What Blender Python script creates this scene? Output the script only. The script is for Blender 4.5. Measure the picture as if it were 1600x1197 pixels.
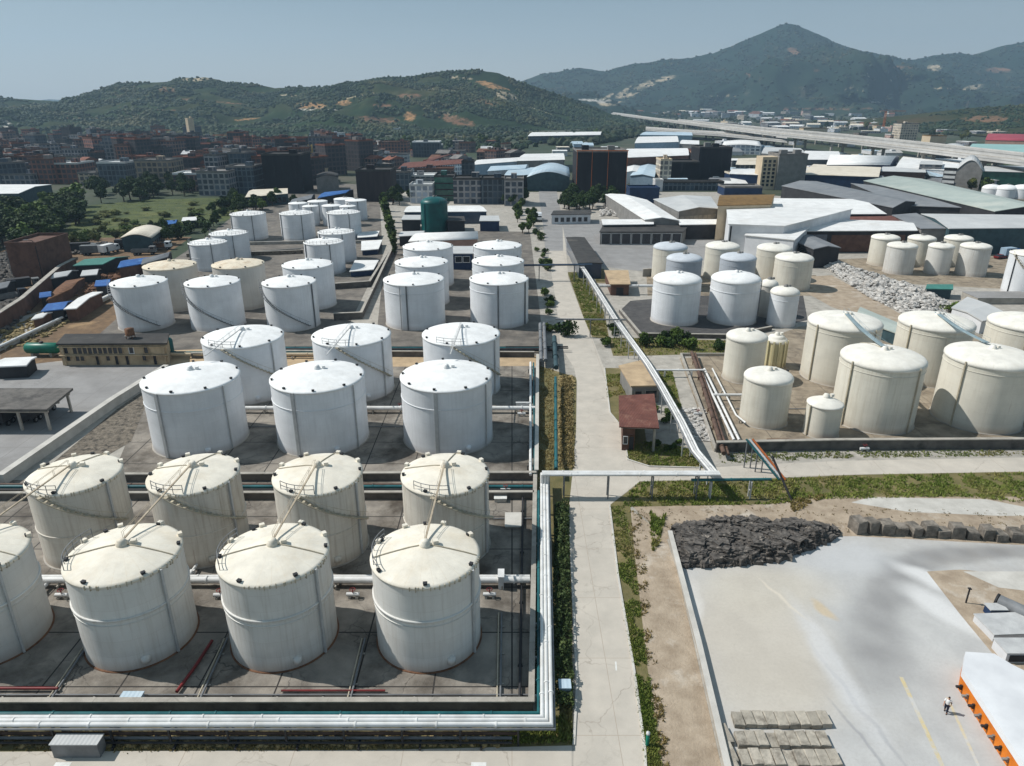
import bpy, math, random
import numpy as np
from mathutils import Vector, noise as mnoise
D = bpy.data; SC = bpy.context.scene; COL = SC.collection
for o_ in list(D.objects): D.objects.remove(o_)
rnd = random.Random(7); rg = np.random.default_rng(7)
# ---------------------------------------------------------------- camera
HC, FPX, PITCH = 50.0, 1110.0, math.atan(440/1110.0)
cam = D.cameras.new('camera'); cam.sensor_fit = 'HORIZONTAL'; cam.sensor_width = 36; cam.lens = 36*FPX/1600
cam.clip_start = 1; cam.clip_end = 30000
cam_o = D.objects.new('camera', cam); COL.objects.link(cam_o)
cam_o.location = (0, 0, HC); cam_o.rotation_euler = (math.pi/2 - PITCH, 0, 0); SC.camera = cam_o
# ---------------------------------------------------------------- sky, sun, exposure
SUN_EL = math.radians(49); SUN_V = Vector((-0.976*math.cos(SUN_EL), 0.215*math.cos(SUN_EL), math.sin(SUN_EL)))
W = D.worlds.new('World'); SC.world = W; W.use_nodes = True
nt = W.node_tree; bg = nt.nodes['Background']
sky = nt.nodes.new('ShaderNodeTexSky'); sky.sky_type = 'NISHITA'; sky.sun_disc = False
sky.sun_elevation = SUN_EL; sky.sun_rotation = math.atan2(SUN_V.x, SUN_V.y); sky.altitude = 50
sky.air_density = 1.15; sky.dust_density = 0.9; sky.ozone_density = 1.5
gm = nt.nodes.new('ShaderNodeNewGeometry'); sz = nt.nodes.new('ShaderNodeSeparateXYZ'); nt.links.new(gm.outputs['Incoming'], sz.inputs[0])   # milky day: murky towards the horizon
mr = nt.nodes.new('ShaderNodeMapRange'); mr.interpolation_type = 'SMOOTHSTEP'; mr.inputs[1].default_value = 0; mr.inputs[2].default_value = -.17; nt.links.new(sz.outputs[2], mr.inputs[0])
nz = nt.nodes.new('ShaderNodeTexNoise'); nz.inputs['Scale'].default_value = 2.2; nz.inputs['Detail'].default_value = 5; mpp = nt.nodes.new('ShaderNodeMapping'); mpp.inputs['Scale'].default_value = (1, 1, 7)
nt.links.new(gm.outputs['Incoming'], mpp.inputs[0]); nt.links.new(mpp.outputs[0], nz.inputs['Vector'])
ad = nt.nodes.new('ShaderNodeMath'); ad.operation = 'MULTIPLY_ADD'; ad.inputs[1].default_value = .22; nt.links.new(nz.outputs[0], ad.inputs[0]); s2 = nt.nodes.new('ShaderNodeMath'); s2.operation = 'SUBTRACT'; s2.inputs[1].default_value = .11
nt.links.new(mr.outputs[0], ad.inputs[2]); nt.links.new(ad.outputs[0], s2.inputs[0]); s2.use_clamp = True
gr = nt.nodes.new('ShaderNodeMix'); gr.data_type = 'RGBA'; gr.inputs[6].default_value = (6.3, 7.0, 7.3, 1); gr.inputs[7].default_value = (2.7, 3.9, 4.8, 1); nt.links.new(s2.outputs[0], gr.inputs[0])
tint = nt.nodes.new('ShaderNodeMix'); tint.data_type = 'RGBA'; tint.inputs[0].default_value = .75
nt.links.new(gr.outputs[2], tint.inputs[7]); nt.links.new(sky.outputs[0], tint.inputs[6]); nt.links.new(tint.outputs[2], bg.inputs[0]); bg.inputs[1].default_value = 0.078
sl = D.lights.new('sun', 'SUN'); sl.energy = 4.3; sl.angle = math.radians(0.5); sl.color = (1, .97, .92)
so = D.objects.new('sun', sl); COL.objects.link(so); so.rotation_euler = SUN_V.to_track_quat('Z', 'Y').to_euler()
vs = SC.view_settings; vs.view_transform = 'Standard'; vs.look = 'None'; vs.exposure = 0.2; vs.gamma = 1
try:
    SC.cycles.volume_bounces = 0; SC.cycles.max_bounces = 6; SC.cycles.diffuse_bounces = 3
    SC.cycles.volume_step_rate = 4
except Exception: pass
# ---------------------------------------------------------------- pixel -> place (photo pixels, 1600 x 1197)
CP, SP = math.cos(PITCH), math.sin(PITCH)
def ray(px, py):
    a = (px-800)/FPX; b = (py-598.5)/FPX
    return a, CP - b*SP, -SP - b*CP
def at(px, py, z=0.0):
    a, dy, dz = ray(px, py); t = (z-HC)/dz
    return (a*t, dy*t)
def at3(px, py, z=0.0):
    x, y = at(px, py, z); return (x, y, z)
def onY(px, py, Y):
    a, dy, dz = ray(px, py); t = Y/dy
    return (a*t, Y, HC+dz*t)
# ---------------------------------------------------------------- mesh builder
class MB:
    def __init__(s): s.v = []; s.f = []; s.m = []; s.sm = []
    def add(s, vs, fs, mi=0, smooth=False):
        n = len(s.v); s.v += [tuple(v) for v in vs]
        for f in fs: s.f.append([i+n for i in f]); s.m.append(mi); s.sm.append(smooth)
        return s
    def box(s, c, size, rz=0.0, mi=0, tilt=None):
        hx, hy, hz = size[0]/2, size[1]/2, size[2]/2; cr, sr = math.cos(rz), math.sin(rz); vs = []
        for z in (-hz, hz):
            for x, y in ((-hx, -hy), (hx, -hy), (hx, hy), (-hx, hy)):
                vs.append((c[0]+x*cr-y*sr, c[1]+x*sr+y*cr, c[2]+z))
        return s.add(vs, [(3, 2, 1, 0), (4, 5, 6, 7), (0, 1, 5, 4), (1, 2, 6, 5), (2, 3, 7, 6), (3, 0, 4, 7)], mi)
    def prism(s, pts, z0, z1, mi=0, bottom=True):
        pts = [tuple(p[:2]) for p in pts]
        a = sum(pts[i-1][0]*pts[i][1]-pts[i][0]*pts[i-1][1] for i in range(len(pts)))
        if a < 0: pts = pts[::-1]
        n = len(pts); zt = z1 if isinstance(z1, (list, tuple)) else [z1]*n
        if a < 0 and isinstance(z1, (list, tuple)): zt = list(z1)[::-1]
        vs = [(x, y, z0) for x, y in pts] + [(x, y, zt[i]) for i, (x, y) in enumerate(pts)]
        fs = [tuple(range(n, 2*n))] + [(i, (i+1) % n, n+(i+1) % n, n+i) for i in range(n)]
        if bottom: fs.append(tuple(range(n-1, -1, -1)))
        return s.add(vs, fs, mi)
    def tube(s, path, r, n=8, mi=0, cap=True):
        path = [Vector(p) for p in path]; k = len(path); rs = r if isinstance(r, (list, tuple)) else [r]*k
        vs = []; up0 = None
        for i, p in enumerate(path):
            d = (path[min(i+1, k-1)]-path[max(i-1, 0)]).normalized()
            u = Vector((0, 0, 1)) if abs(d.z) < .9 else Vector((1, 0, 0))
            e1 = d.cross(u).normalized(); e2 = d.cross(e1).normalized()
            sc = 1.0
            if 0 < i < k-1:
                c_ = (path[i]-path[i-1]).normalized().dot((path[i+1]-path[i]).normalized()); sc = 1/max(.5, math.sqrt((1+c_)/2))
            for j in range(n):
                t = 2*math.pi*(j+.5)/n; vs.append(p + (e1*math.cos(t)*sc + e2*math.sin(t))*rs[i])
        fs = []
        for i in range(k-1):
            for j in range(n):
                a = i*n+j; b = i*n+(j+1) % n; fs.append((a, b, b+n, a+n))
        s.add(vs, fs, mi, n > 5)
        if cap: s.add(vs[:n], [tuple(range(n))], mi); s.add(vs[-n:], [tuple(range(n-1, -1, -1))], mi)
        return s
    def lathe(s, c, prof, n=48, mi=0, smooth=True, a0=0, a1=2*math.pi):
        full = abs(a1-a0-2*math.pi) < 1e-6; k = n if full else n+1; vs = []
        for r, z in prof:
            for j in range(k):
                t = a0+(a1-a0)*j/n; vs.append((c[0]+r*math.cos(t), c[1]+r*math.sin(t), c[2]+z))
        fs = []
        for i in range(len(prof)-1):
            for j in range(n):
                a = i*k+j; b = i*k+(j+1) % k; fs.append((a, b, b+k, a+k))
        return s.add(vs, fs, mi, smooth)
    def disc(s, c, r, z, n=48, mi=0):
        return s.add([(c[0]+r*math.cos(2*math.pi*j/n), c[1]+r*math.sin(2*math.pi*j/n), z) for j in range(n)], [tuple(range(n))], mi)
    def build(s, name, mats, parent=None):
        return link(name, s.v, s.f, mats, parent, s.m, s.sm)
def root_loc(o):
    v = Vector((0, 0, 0))
    while o is not None: v += o.location; o = o.parent
    return v
def link(name, v, f, mats, parent=None, mi=None, sm=None, local=False):
    me = D.meshes.new(name)
    off = root_loc(parent) if (parent is not None and not local) else Vector((0, 0, 0))
    if off.length > 0: v = [(a-off.x, b-off.y, c-off.z) for a, b, c in v]
    me.from_pydata(v, [], f)
    for m in (mats if isinstance(mats, (list, tuple)) else [mats]): me.materials.append(m)
    if mi and any(mi): me.polygons.foreach_set('material_index', mi)
    if sm: me.polygons.foreach_set('use_smooth', sm)
    me.update(); o = D.objects.new(name, me); COL.objects.link(o)
    if parent is not None: o.parent = parent
    return o
def npmesh(name, V, F, mat, parent=None, smooth=False, sides=4):
    me = D.meshes.new(name); V = np.asarray(V, np.float32); F = np.asarray(F, np.int32).reshape(-1, sides)
    me.vertices.add(len(V)); me.vertices.foreach_set('co', V.ravel())
    me.loops.add(F.size); me.loops.foreach_set('vertex_index', F.ravel())
    me.polygons.add(len(F)); me.polygons.foreach_set('loop_start', np.arange(0, F.size, sides, dtype=np.int32))
    me.polygons.foreach_set('use_smooth', np.full(len(F), smooth))
    me.materials.append(mat); me.update(calc_edges=True); me.validate()
    o = D.objects.new(name, me); COL.objects.link(o)
    if parent is not None: o.parent = parent
    return o
def tag(o, label=None, cat=None, group=None, kind=None):
    if label: o['label'] = label
    if cat: o['category'] = cat
    if group: o['group'] = group
    if kind: o['kind'] = kind
    return o
def thing(name, label, cat, loc=(0, 0, 0), group=None):
    o = D.objects.new(name, None); COL.objects.link(o); o.location = loc; o.empty_display_size = .2
    return tag(o, label, cat, group)
def copy_tree(o, parent=None):
    c = o.copy(); COL.objects.link(c)
    if parent is not None: c.parent = parent
    for ch in list(o.children): copy_tree(ch, c)
    return c
# ---------------------------------------------------------------- materials
def lin(c): return tuple(((x/255)/12.92 if x/255 <= .04045 else ((x/255+.055)/1.055)**2.4) for x in c)+(1,)
MATS = {}
def newmat(name):
    m = D.materials.new(name); m.use_nodes = True; MATS[name] = m
    n = m.node_tree; return m, n, n.nodes['Principled BSDF']
def N(n, t, **kw):
    q = n.nodes.new(t)
    for k, v in kw.items():
        if k in ('op',): q.operation = v
        elif hasattr(q, k): setattr(q, k, v)
    return q
def math_(n, op, a, b=None, clamp=False):
    q = n.nodes.new('ShaderNodeMath'); q.operation = op; q.use_clamp = clamp
    for i, x in enumerate((a, b)):
        if x is None: continue
        if isinstance(x, (int, float)): q.inputs[i].default_value = x
        else: n.links.new(x, q.inputs[i])
    return q.outputs[0]
def mixc(n, fac, a, b, blend='MIX'):
    q = n.nodes.new('ShaderNodeMix'); q.data_type = 'RGBA'; q.blend_type = blend
    for i, x in ((0, fac), (6, a), (7, b)):
        if isinstance(x, (int, float)): q.inputs[i].default_value = x
        elif isinstance(x, tuple): q.inputs[i].default_value = x
        else: n.links.new(x, q.inputs[i])
    return q.outputs[2]
def coords(n, kind, scale=(1, 1, 1)):
    if kind == 'pos': src = n.nodes.new('ShaderNodeNewGeometry').outputs['Position']
    else: src = n.nodes.new('ShaderNodeTexCoord').outputs['Object']
    mp = n.nodes.new('ShaderNodeMapping'); mp.inputs['Scale'].default_value = scale
    n.links.new(src, mp.inputs[0]); return mp.outputs[0]
def noise_(n, vec, scale, detail=6, rough=.6, lo=.35, hi=.65):
    q = n.nodes.new('ShaderNodeTexNoise'); q.inputs['Scale'].default_value = scale; q.inputs['Detail'].default_value = detail
    q.inputs['Roughness'].default_value = rough; n.links.new(vec, q.inputs['Vector'])
    r = n.nodes.new('ShaderNodeMapRange'); r.inputs[1].default_value = lo; r.inputs[2].default_value = hi; n.links.new(q.outputs[0], r.inputs[0])
    return r.outputs[0]
def M(name, c, c2=None, scale=.6, rough=.85, coord='pos', stretch=(1, 1, 1), big=.12, bump=0, bscale=8, c3=None, c3scale=.15, c3lo=.55, c3hi=.7, metal=0, grid=None, rib=None, rand=0, detail=7, spec=.3, crack=None):
    m, n, b = newmat(name); v = coords(n, coord, stretch)
    if c2 is None: c2 = tuple(x*.86 for x in c)
    col = mixc(n, noise_(n, v, scale, detail), lin(c), lin(c2))
    if big: col = mixc(n, noise_(n, v, scale*.11, 4, .55), col, tuple([1-big]*3)+(1,), 'MULTIPLY')
    if c3: col = mixc(n, noise_(n, v, c3scale, 8, .68, c3lo, c3hi), col, lin(c3))
    if crack:  # crack lines: (per metre, width, strength, colour)
        wn = n.nodes.new('ShaderNodeTexNoise'); wn.inputs['Scale'].default_value = crack[0]*3; wn.inputs['Detail'].default_value = 6; n.links.new(v, wn.inputs['Vector'])
        va = n.nodes.new('ShaderNodeVectorMath'); va.operation = 'MULTIPLY_ADD'; va.inputs[1].default_value = (.5/crack[0],)*3; n.links.new(wn.outputs['Color'], va.inputs[0]); n.links.new(v, va.inputs[2])
        vo = n.nodes.new('ShaderNodeTexVoronoi'); vo.feature = 'DISTANCE_TO_EDGE'; vo.inputs['Scale'].default_value = crack[0]; n.links.new(va.outputs[0], vo.inputs['Vector'])
        ck = n.nodes.new('ShaderNodeMapRange'); ck.inputs[1].default_value = 0; ck.inputs[2].default_value = crack[1]; ck.inputs[3].default_value = crack[2]; ck.inputs[4].default_value = 0; n.links.new(vo.outputs['Distance'], ck.inputs[0])
        col = mixc(n, math_(n, 'MULTIPLY', ck.outputs[0], noise_(n, v, crack[0]*.7, 3, .5, .4, .65)), col, lin(crack[3]))
        sp = noise_(n, v, 1.1, 7, .75, .62, .72); col = mixc(n, math_(n, 'MULTIPLY', sp, .3), col, lin(crack[3]))
    if grid:   # joints between concrete slabs: (size, joint width, colour)
        br = n.nodes.new('ShaderNodeTexBrick'); br.offset = 0; br.inputs['Scale'].default_value = 1
        br.inputs['Brick Width'].default_value = grid[0]; br.inputs['Row Height'].default_value = grid[0]; br.inputs['Mortar Size'].default_value = grid[1]
        br.inputs['Mortar Smooth'].default_value = .3
        n.links.new(coords(n, 'pos'), br.inputs['Vector']); col = mixc(n, br.outputs['Fac'], col, lin(grid[2]))
    if rib:    # ribbed sheet metal: (axis, per metre, strength)
        wv = n.nodes.new('ShaderNodeTexWave'); wv.bands_direction = rib[0]; wv.inputs['Scale'].default_value = rib[1]
        n.links.new(coords(n, coord), wv.inputs['Vector'])
        bp = n.nodes.new('ShaderNodeBump'); bp.inputs['Strength'].default_value = rib[2]; bp.inputs['Distance'].default_value = .05
        n.links.new(wv.outputs['Fac'], bp.inputs['Height']); n.links.new(bp.outputs[0], b.inputs['Normal'])
    elif bump:
        bp = n.nodes.new('ShaderNodeBump'); bp.inputs['Strength'].default_value = bump; bp.inputs['Distance'].default_value = .15
        n.links.new(noise_(n, v, bscale, 5, .65, 0, 1), bp.inputs['Height']); n.links.new(bp.outputs[0], b.inputs['Normal'])
    if rand:
        oi = n.nodes.new('ShaderNodeObjectInfo'); hs = n.nodes.new('ShaderNodeHueSaturation')
        n.links.new(math_(n, 'ADD', math_(n, 'MULTIPLY', oi.outputs['Random'], rand), 1-rand/2), hs.inputs['Value']); n.links.new(col, hs.inputs['Color']); col = hs.outputs[0]
    n.links.new(col, b.inputs['Base Color']); b.inputs['Roughness'].default_value = rough; b.inputs['Metallic'].default_value = metal
    b.inputs['Specular IOR Level'].default_value = spec
    return m
def M_facade(name, wall, win, bw=3.2, bh=3.1, mort=1.0, rough=.8):
    """far facade: storeys of windows in a wall, in the object's own metres"""
    m, n, b = newmat(name); tc = n.nodes.new('ShaderNodeTexCoord').outputs['Object']
    sx = n.nodes.new('ShaderNodeSeparateXYZ'); n.links.new(tc, sx.inputs[0])
    cx = n.nodes.new('ShaderNodeCombineXYZ'); n.links.new(math_(n, 'ADD', sx.outputs[0], sx.outputs[1]), cx.inputs[0]); n.links.new(sx.outputs[2], cx.inputs[1])
    br = n.nodes.new('ShaderNodeTexBrick'); br.offset = 0; br.inputs['Scale'].default_value = 1
    br.inputs['Brick Width'].default_value = bw; br.inputs['Row Height'].default_value = bh; br.inputs['Mortar Size'].default_value = mort*.5
    br.inputs['Mortar Smooth'].default_value = .1; br.inputs['Color1'].default_value = (0, 0, 0, 1); br.inputs['Color2'].default_value = (1, 1, 1, 1)
    n.links.new(cx.outputs[0], br.inputs['Vector'])
    oi = n.nodes.new('ShaderNodeObjectInfo')
    w = mixc(n, noise_(n, coords(n, 'obj'), .35, 7), lin(wall), lin(tuple(x*.8 for x in wall)))
    hs = n.nodes.new('ShaderNodeHueSaturation'); n.links.new(w, hs.inputs['Color'])
    n.links.new(math_(n, 'ADD', math_(n, 'MULTIPLY', oi.outputs['Random'], .5), .75), hs.inputs['Value'])
    wn = mixc(n, br.outputs['Color'], lin(win), lin(tuple(min(255, x*1.7) for x in win)))
    n.links.new(mixc(n, br.outputs['Fac'], wn, hs.outputs[0]), b.inputs['Base Color']); b.inputs['Roughness'].default_value = rough
    return m
def rcoords(n, scale=(1, 1, 1)):
    """object metres, shifted by a random amount per object so that no two copies share their stains"""
    oi = n.nodes.new('ShaderNodeObjectInfo'); vm = n.nodes.new('ShaderNodeVectorMath'); vm.operation = 'ADD'
    n.links.new(n.nodes.new('ShaderNodeTexCoord').outputs['Object'], vm.inputs[0]); cb = n.nodes.new('ShaderNodeCombineXYZ')
    for k, q in enumerate((173., 91.)): n.links.new(math_(n, 'MULTIPLY', oi.outputs['Random'], q), cb.inputs[k])
    n.links.new(cb.outputs[0], vm.inputs[1]); mp = n.nodes.new('ShaderNodeMapping'); mp.inputs['Scale'].default_value = scale; n.links.new(vm.outputs[0], mp.inputs[0]); return mp.outputs[0]
def M_shell(name, c, dirt, streak=.5, rough=.5, drip=0):
    """painted tank plate: welded plates, rain streaks running down, dirty patches, rust at the foot"""
    m, n, b = newmat(name); v = rcoords(n)
    col = mixc(n, noise_(n, v, .22, 6), lin(c), lin(tuple(x*.93 for x in c)))
    sx = n.nodes.new('ShaderNodeSeparateXYZ'); n.links.new(n.nodes.new('ShaderNodeTexCoord').outputs['Object'], sx.inputs[0])
    an = math_(n, 'MULTIPLY', math_(n, 'ARCTAN2', sx.outputs[1], sx.outputs[0]), 6.0); cb = n.nodes.new('ShaderNodeCombineXYZ'); n.links.new(an, cb.inputs[0]); n.links.new(sx.outputs[2], cb.inputs[1])
    br = n.nodes.new('ShaderNodeTexBrick'); br.inputs['Scale'].default_value = 1; br.inputs['Brick Width'].default_value = 4.7; br.inputs['Row Height'].default_value = 1.75; br.inputs['Mortar Size'].default_value = .018; br.inputs['Mortar Smooth'].default_value = .6
    br.inputs['Color1'].default_value = (0, 0, 0, 1); br.inputs['Color2'].default_value = (1, 1, 1, 1); n.links.new(cb.outputs[0], br.inputs['Vector'])
    col = mixc(n, math_(n, 'MULTIPLY', br.outputs['Color'], .07), col, lin(dirt)); col = mixc(n, math_(n, 'MULTIPLY', br.outputs['Fac'], .3), col, lin(dirt))
    st = noise_(n, rcoords(n, (1.5, 1.5, .07)), 1.6, 6, .72, .48, .85)
    oi = n.nodes.new('ShaderNodeObjectInfo'); rk = math_(n, 'ADD', math_(n, 'MULTIPLY', oi.outputs['Random'], 1.1), .35)
    col = mixc(n, math_(n, 'MULTIPLY', math_(n, 'MULTIPLY', st, streak), rk), col, lin(dirt))
    rs = math_(n, 'MULTIPLY', noise_(n, rcoords(n, (2.6, 2.6, .1)), 1.3, 5, .6, .64, .74), noise_(n, v, .35, 3, .5, .5, .65))
    col = mixc(n, math_(n, 'MULTIPLY', rs, streak*.8), col, lin((128, 92, 66)))
    lo = math_(n, 'SUBTRACT', 1, math_(n, 'MULTIPLY', sx.outputs[2], .8), True)
    col = mixc(n, math_(n, 'MULTIPLY', lo, .4), col, lin((140, 112, 88)))
    hs = n.nodes.new('ShaderNodeHueSaturation'); n.links.new(math_(n, 'ADD', math_(n, 'MULTIPLY', math_(n, 'FRACT', math_(n, 'MULTIPLY', oi.outputs['Random'], 7.3)), .12), .91), hs.inputs['Value']); n.links.new(col, hs.inputs['Color']); col = hs.outputs[0]
    n.links.new(col, b.inputs['Base Color']); b.inputs['Roughness'].default_value = rough; b.inputs['Specular IOR Level'].default_value = .25
    return m
def M_roof(name, c, dirt, amount=.5, scale=.5):
    m, n, b = newmat(name); v = rcoords(n)
    col = mixc(n, noise_(n, v, scale, 8, .65, .35, .7), lin(c), lin(tuple(x*.9 for x in c)))
    col = mixc(n, math_(n, 'MULTIPLY', noise_(n, v, scale*.45, 8, .7, .5, .75), amount), col, lin(dirt))
    col = mixc(n, math_(n, 'MULTIPLY', noise_(n, v, 2.2, 6, .7, .6, .75), amount*.5), col, lin(tuple(x*.7 for x in dirt)))
    sx = n.nodes.new('ShaderNodeSeparateXYZ'); n.links.new(n.nodes.new('ShaderNodeTexCoord').outputs['Object'], sx.inputs[0])
    fr = math_(n, 'FRACT', math_(n, 'MULTIPLY', math_(n, 'ARCTAN2', sx.outputs[1], sx.outputs[0]), 24/6.2832)); col = mixc(n, math_(n, 'MULTIPLY', math_(n, 'LESS_THAN', fr, .035), .35), col, lin(dirt))
    n.links.new(col, b.inputs['Base Color']); b.inputs['Roughness'].default_value = .75; b.inputs['Specular IOR Level'].default_value = .2
    return m
def M_yard(name, base, base2, blobs, scale=.25):
    """pale yard whose stains each have a place: (x, y, rx, ry, turn, colour, strength)"""
    m, n, b = newmat(name); v = coords(n, 'pos')
    col = mixc(n, noise_(n, v, scale, 8, .62), lin(base), lin(base2))
    wob = n.nodes.new('ShaderNodeTexNoise'); wob.inputs['Scale'].default_value = .16; wob.inputs['Detail'].default_value = 7; n.links.new(v, wob.inputs['Vector'])
    vm = n.nodes.new('ShaderNodeVectorMath'); vm.operation = 'MULTIPLY_ADD'; vm.inputs[1].default_value = (2.4, 2.4, 0); n.links.new(wob.outputs['Color'], vm.inputs[0])
    n.links.new(v, vm.inputs[2])
    for x, y, rx, ry, t, c, k in blobs:
        mp = n.nodes.new('ShaderNodeMapping'); mp.vector_type = 'TEXTURE'; mp.inputs['Location'].default_value = (x+1.2, y+1.2, 0)
        mp.inputs['Rotation'].default_value = (0, 0, t); mp.inputs['Scale'].default_value = (rx, ry, 1e6); n.links.new(vm.outputs[0], mp.inputs[0])
        ln = n.nodes.new('ShaderNodeVectorMath'); ln.operation = 'LENGTH'; n.links.new(mp.outputs[0], ln.inputs[0])
        r = n.nodes.new('ShaderNodeMapRange'); r.interpolation_type = 'SMOOTHSTEP'; r.inputs[1].default_value = .35; r.inputs[2].default_value = 1.1; r.inputs[3].default_value = k; r.inputs[4].default_value = 0
        n.links.new(ln.outputs['Value'], r.inputs[0]); col = mixc(n, r.outputs[0], col, lin(c))
    sp = noise_(n, v, .9, 8, .78, .64, .7); col = mixc(n, math_(n, 'MULTIPLY', sp, .35), col, lin((118, 112, 106)))   # oil spots and grit
    dr = noise_(n, v, .06, 7, .7, .5, .62); col = mixc(n, math_(n, 'MULTIPLY', dr, .22), col, lin((150, 142, 132)))
    gr = noise_(n, v, 3.5, 6, .7, .45, .8); col = mixc(n, math_(n, 'MULTIPLY', gr, .18), col, lin((120, 112, 104)))
    n.links.new(col, b.inputs['Base Color']); b.inputs['Roughness'].default_value = .9; b.inputs['Specular IOR Level'].default_value = .15
    return m
def M_leaf(name, c, c2, c3=None, scale=.35):
    m, n, b = newmat(name); v = coords(n, 'pos')
    col = mixc(n, noise_(n, v, scale, 5, .7), lin(c), lin(c2))
    if c3: col = mixc(n, noise_(n, v, scale*.4, 5, .65, .5, .68), col, lin(c3))
    oi = n.nodes.new('ShaderNodeObjectInfo'); hs = n.nodes.new('ShaderNodeHueSaturation'); n.links.new(col, hs.inputs['Color'])
    n.links.new(math_(n, 'ADD', math_(n, 'MULTIPLY', oi.outputs['Random'], .5), .75), hs.inputs['Value'])
    n.links.new(hs.outputs[0], b.inputs['Base Color']); b.inputs['Roughness'].default_value = .7; b.inputs['Specular IOR Level'].default_value = .15
    return m
g_ = {}
M('concrete', (176, 170, 160), (150, 145, 136), .5, c3=(120, 114, 106), c3scale=.2, c3lo=.58, c3hi=.8, bump=.3, crack=(.12, .015, .7, (110, 104, 96)))
M('concrete_light', (200, 196, 188), (180, 176, 168), .5, bump=.2)
M('viaduct_concrete', (190, 188, 184), (172, 170, 166), .1, big=.1)
M('concrete_dark', (110, 106, 101), (84, 81, 78), .6, c3=(60, 58, 56), bump=.3)
M('road', (190, 182, 170), (177, 170, 159), .35, c3=(164, 157, 147), c3scale=.12, c3lo=.55, c3hi=.85, bump=.1, big=.08, grid=(9, .035, (162, 150, 136)), crack=(.16, .012, .8, (128, 118, 106)))
M('lot_grey', (150, 148, 146), (134, 132, 130), .2, c3=(122, 119, 116), c3scale=.07, bump=.1, grid=(11, .06, (124, 121, 118)), crack=(.1, .012, .6, (110, 107, 104)))
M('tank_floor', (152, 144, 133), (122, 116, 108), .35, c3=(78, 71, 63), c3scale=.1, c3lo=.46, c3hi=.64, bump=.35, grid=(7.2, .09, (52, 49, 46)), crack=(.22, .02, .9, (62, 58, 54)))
M('tank_floor_tan', (160, 147, 128), (128, 116, 100), .4, c3=(92, 84, 74), c3scale=.16, c3lo=.52, c3hi=.7, bump=.4, grid=(8.3, .06, (90, 82, 72)), crack=(.25, .025, .9, (84, 76, 66)))
M('tank_floor_mid', (128, 121, 112), (98, 93, 87), .3, c3=(72, 69, 66), c3scale=.1, c3lo=.5, c3hi=.72, bump=.3)
M('asphalt', (84, 82, 81), (66, 65, 65), .5, c3=(98, 95, 92), c3scale=.12, bump=.3)
M('far_ground', (92, 88, 76), (66, 68, 54), .02, c3=(52, 64, 44), c3scale=.009, c3lo=.4, c3hi=.55)
M('dirt', (176, 160, 140), (148, 132, 113), .5, c3=(196, 188, 176), c3scale=.18, c3lo=.55, c3hi=.75, bump=.6, bscale=4)
M('dirt_brown', (124, 100, 74), (94, 76, 58), .4, c3=(150, 124, 92), c3scale=.12, bump=.6, bscale=3)
M('earth_green', (118, 108, 72), (90, 88, 54), .4, c3=(150, 132, 98), c3scale=.2, c3lo=.52, c3hi=.7, bump=.7, bscale=4)
M('field', (84, 92, 44), (56, 68, 34), .15, c3=(104, 104, 56), c3scale=.05, bump=.7, bscale=2)
M('stone_wall', (132, 122, 108), (90, 83, 74), 1.4, c3=(60, 56, 50), c3scale=.9, c3lo=.5, c3hi=.62, bump=1, bscale=3)
M('boulder', (140, 132, 122), (104, 98, 90), 1.2, c3=(76, 72, 66), c3scale=.8, c3lo=.5, c3hi=.7, bump=1, bscale=3, rand=.3)
M('pale_stone', (178, 170, 156), (150, 143, 131), 1.2, c3=(108, 100, 90), c3scale=.6, c3lo=.52, c3hi=.72, bump=.6, bscale=5, rand=.3)
M('slag', (112, 106, 100), (50, 48, 46), 1.6, c3=(164, 154, 142), c3scale=1.1, c3lo=.58, c3hi=.7, rough=.9)
M('rubble', (206, 202, 196), (142, 138, 132), .9, c3=(84, 82, 80), c3scale=.8, c3lo=.55, c3hi=.7)
M('hedge_rock', (170, 150, 108), (110, 96, 60), 1.1, c3=(64, 62, 36), c3scale=.9, c3lo=.5, c3hi=.65)
M('white_pipe', (226, 226, 224), (205, 204, 200), .7, rough=.45, c3=(170, 160, 148), c3scale=.5, c3lo=.62, c3hi=.8)
M('grey_metal', (128, 130, 132), (104, 106, 108), .7, rough=.5)
M('dark_metal', (54, 54, 56), (38, 38, 40), .8, rough=.6)
M('teal_pipe', (44, 104, 108), (30, 78, 84), .6, rough=.45)
M('red_pipe', (130, 42, 42), (96, 32, 34), .6, rough=.5)
M('rust', (128, 92, 66), (92, 62, 44), 1.2, rough=.8)
M('brown_pipe', (104, 82, 70), (76, 60, 52), .8, rough=.7)
M('teal_tank', (14, 92, 90), (10, 74, 74), .35, rough=.4)
M('green_tank', (22, 118, 96), (16, 92, 76), .5, rough=.4)
M('stair_metal', (192, 182, 160), (166, 156, 136), .9, rough=.6); M('conduit', (196, 196, 194), (176, 176, 175), .9, rough=.5); M('walkway', (186, 172, 150), (160, 146, 126), .9, rough=.7)
M('roof_white', (232, 231, 228), (214, 213, 210), .25, rough=.6, c3=(196, 190, 182), c3scale=.08, c3lo=.58, c3hi=.8, rib=('X', .9, .35))
M('roof_cream', (222, 212, 194), (204, 194, 176), .25, rough=.7, c3=(186, 172, 150), c3scale=.08, rib=('X', .9, .35))
M('roof_grey', (134, 136, 138), (116, 118, 121), .2, rough=.6, c3=(150, 152, 152), c3scale=.05, rib=('X', .9, .35))
M('roof_palegreen', (170, 178, 170), (152, 162, 156), .1, rough=.6, c3=(186, 188, 178), c3scale=.04, rib=('X', .9, .35))
M('roof_lightgrey', (196, 196, 194), (180, 181, 180), .15, rough=.6, rib=('X', .9, .3))
M('roof_red', (118, 76, 66), (98, 62, 54), .5, rough=.9, rib=('X', 1.3, .8), c3=(134, 98, 84), c3scale=.4)
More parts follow.
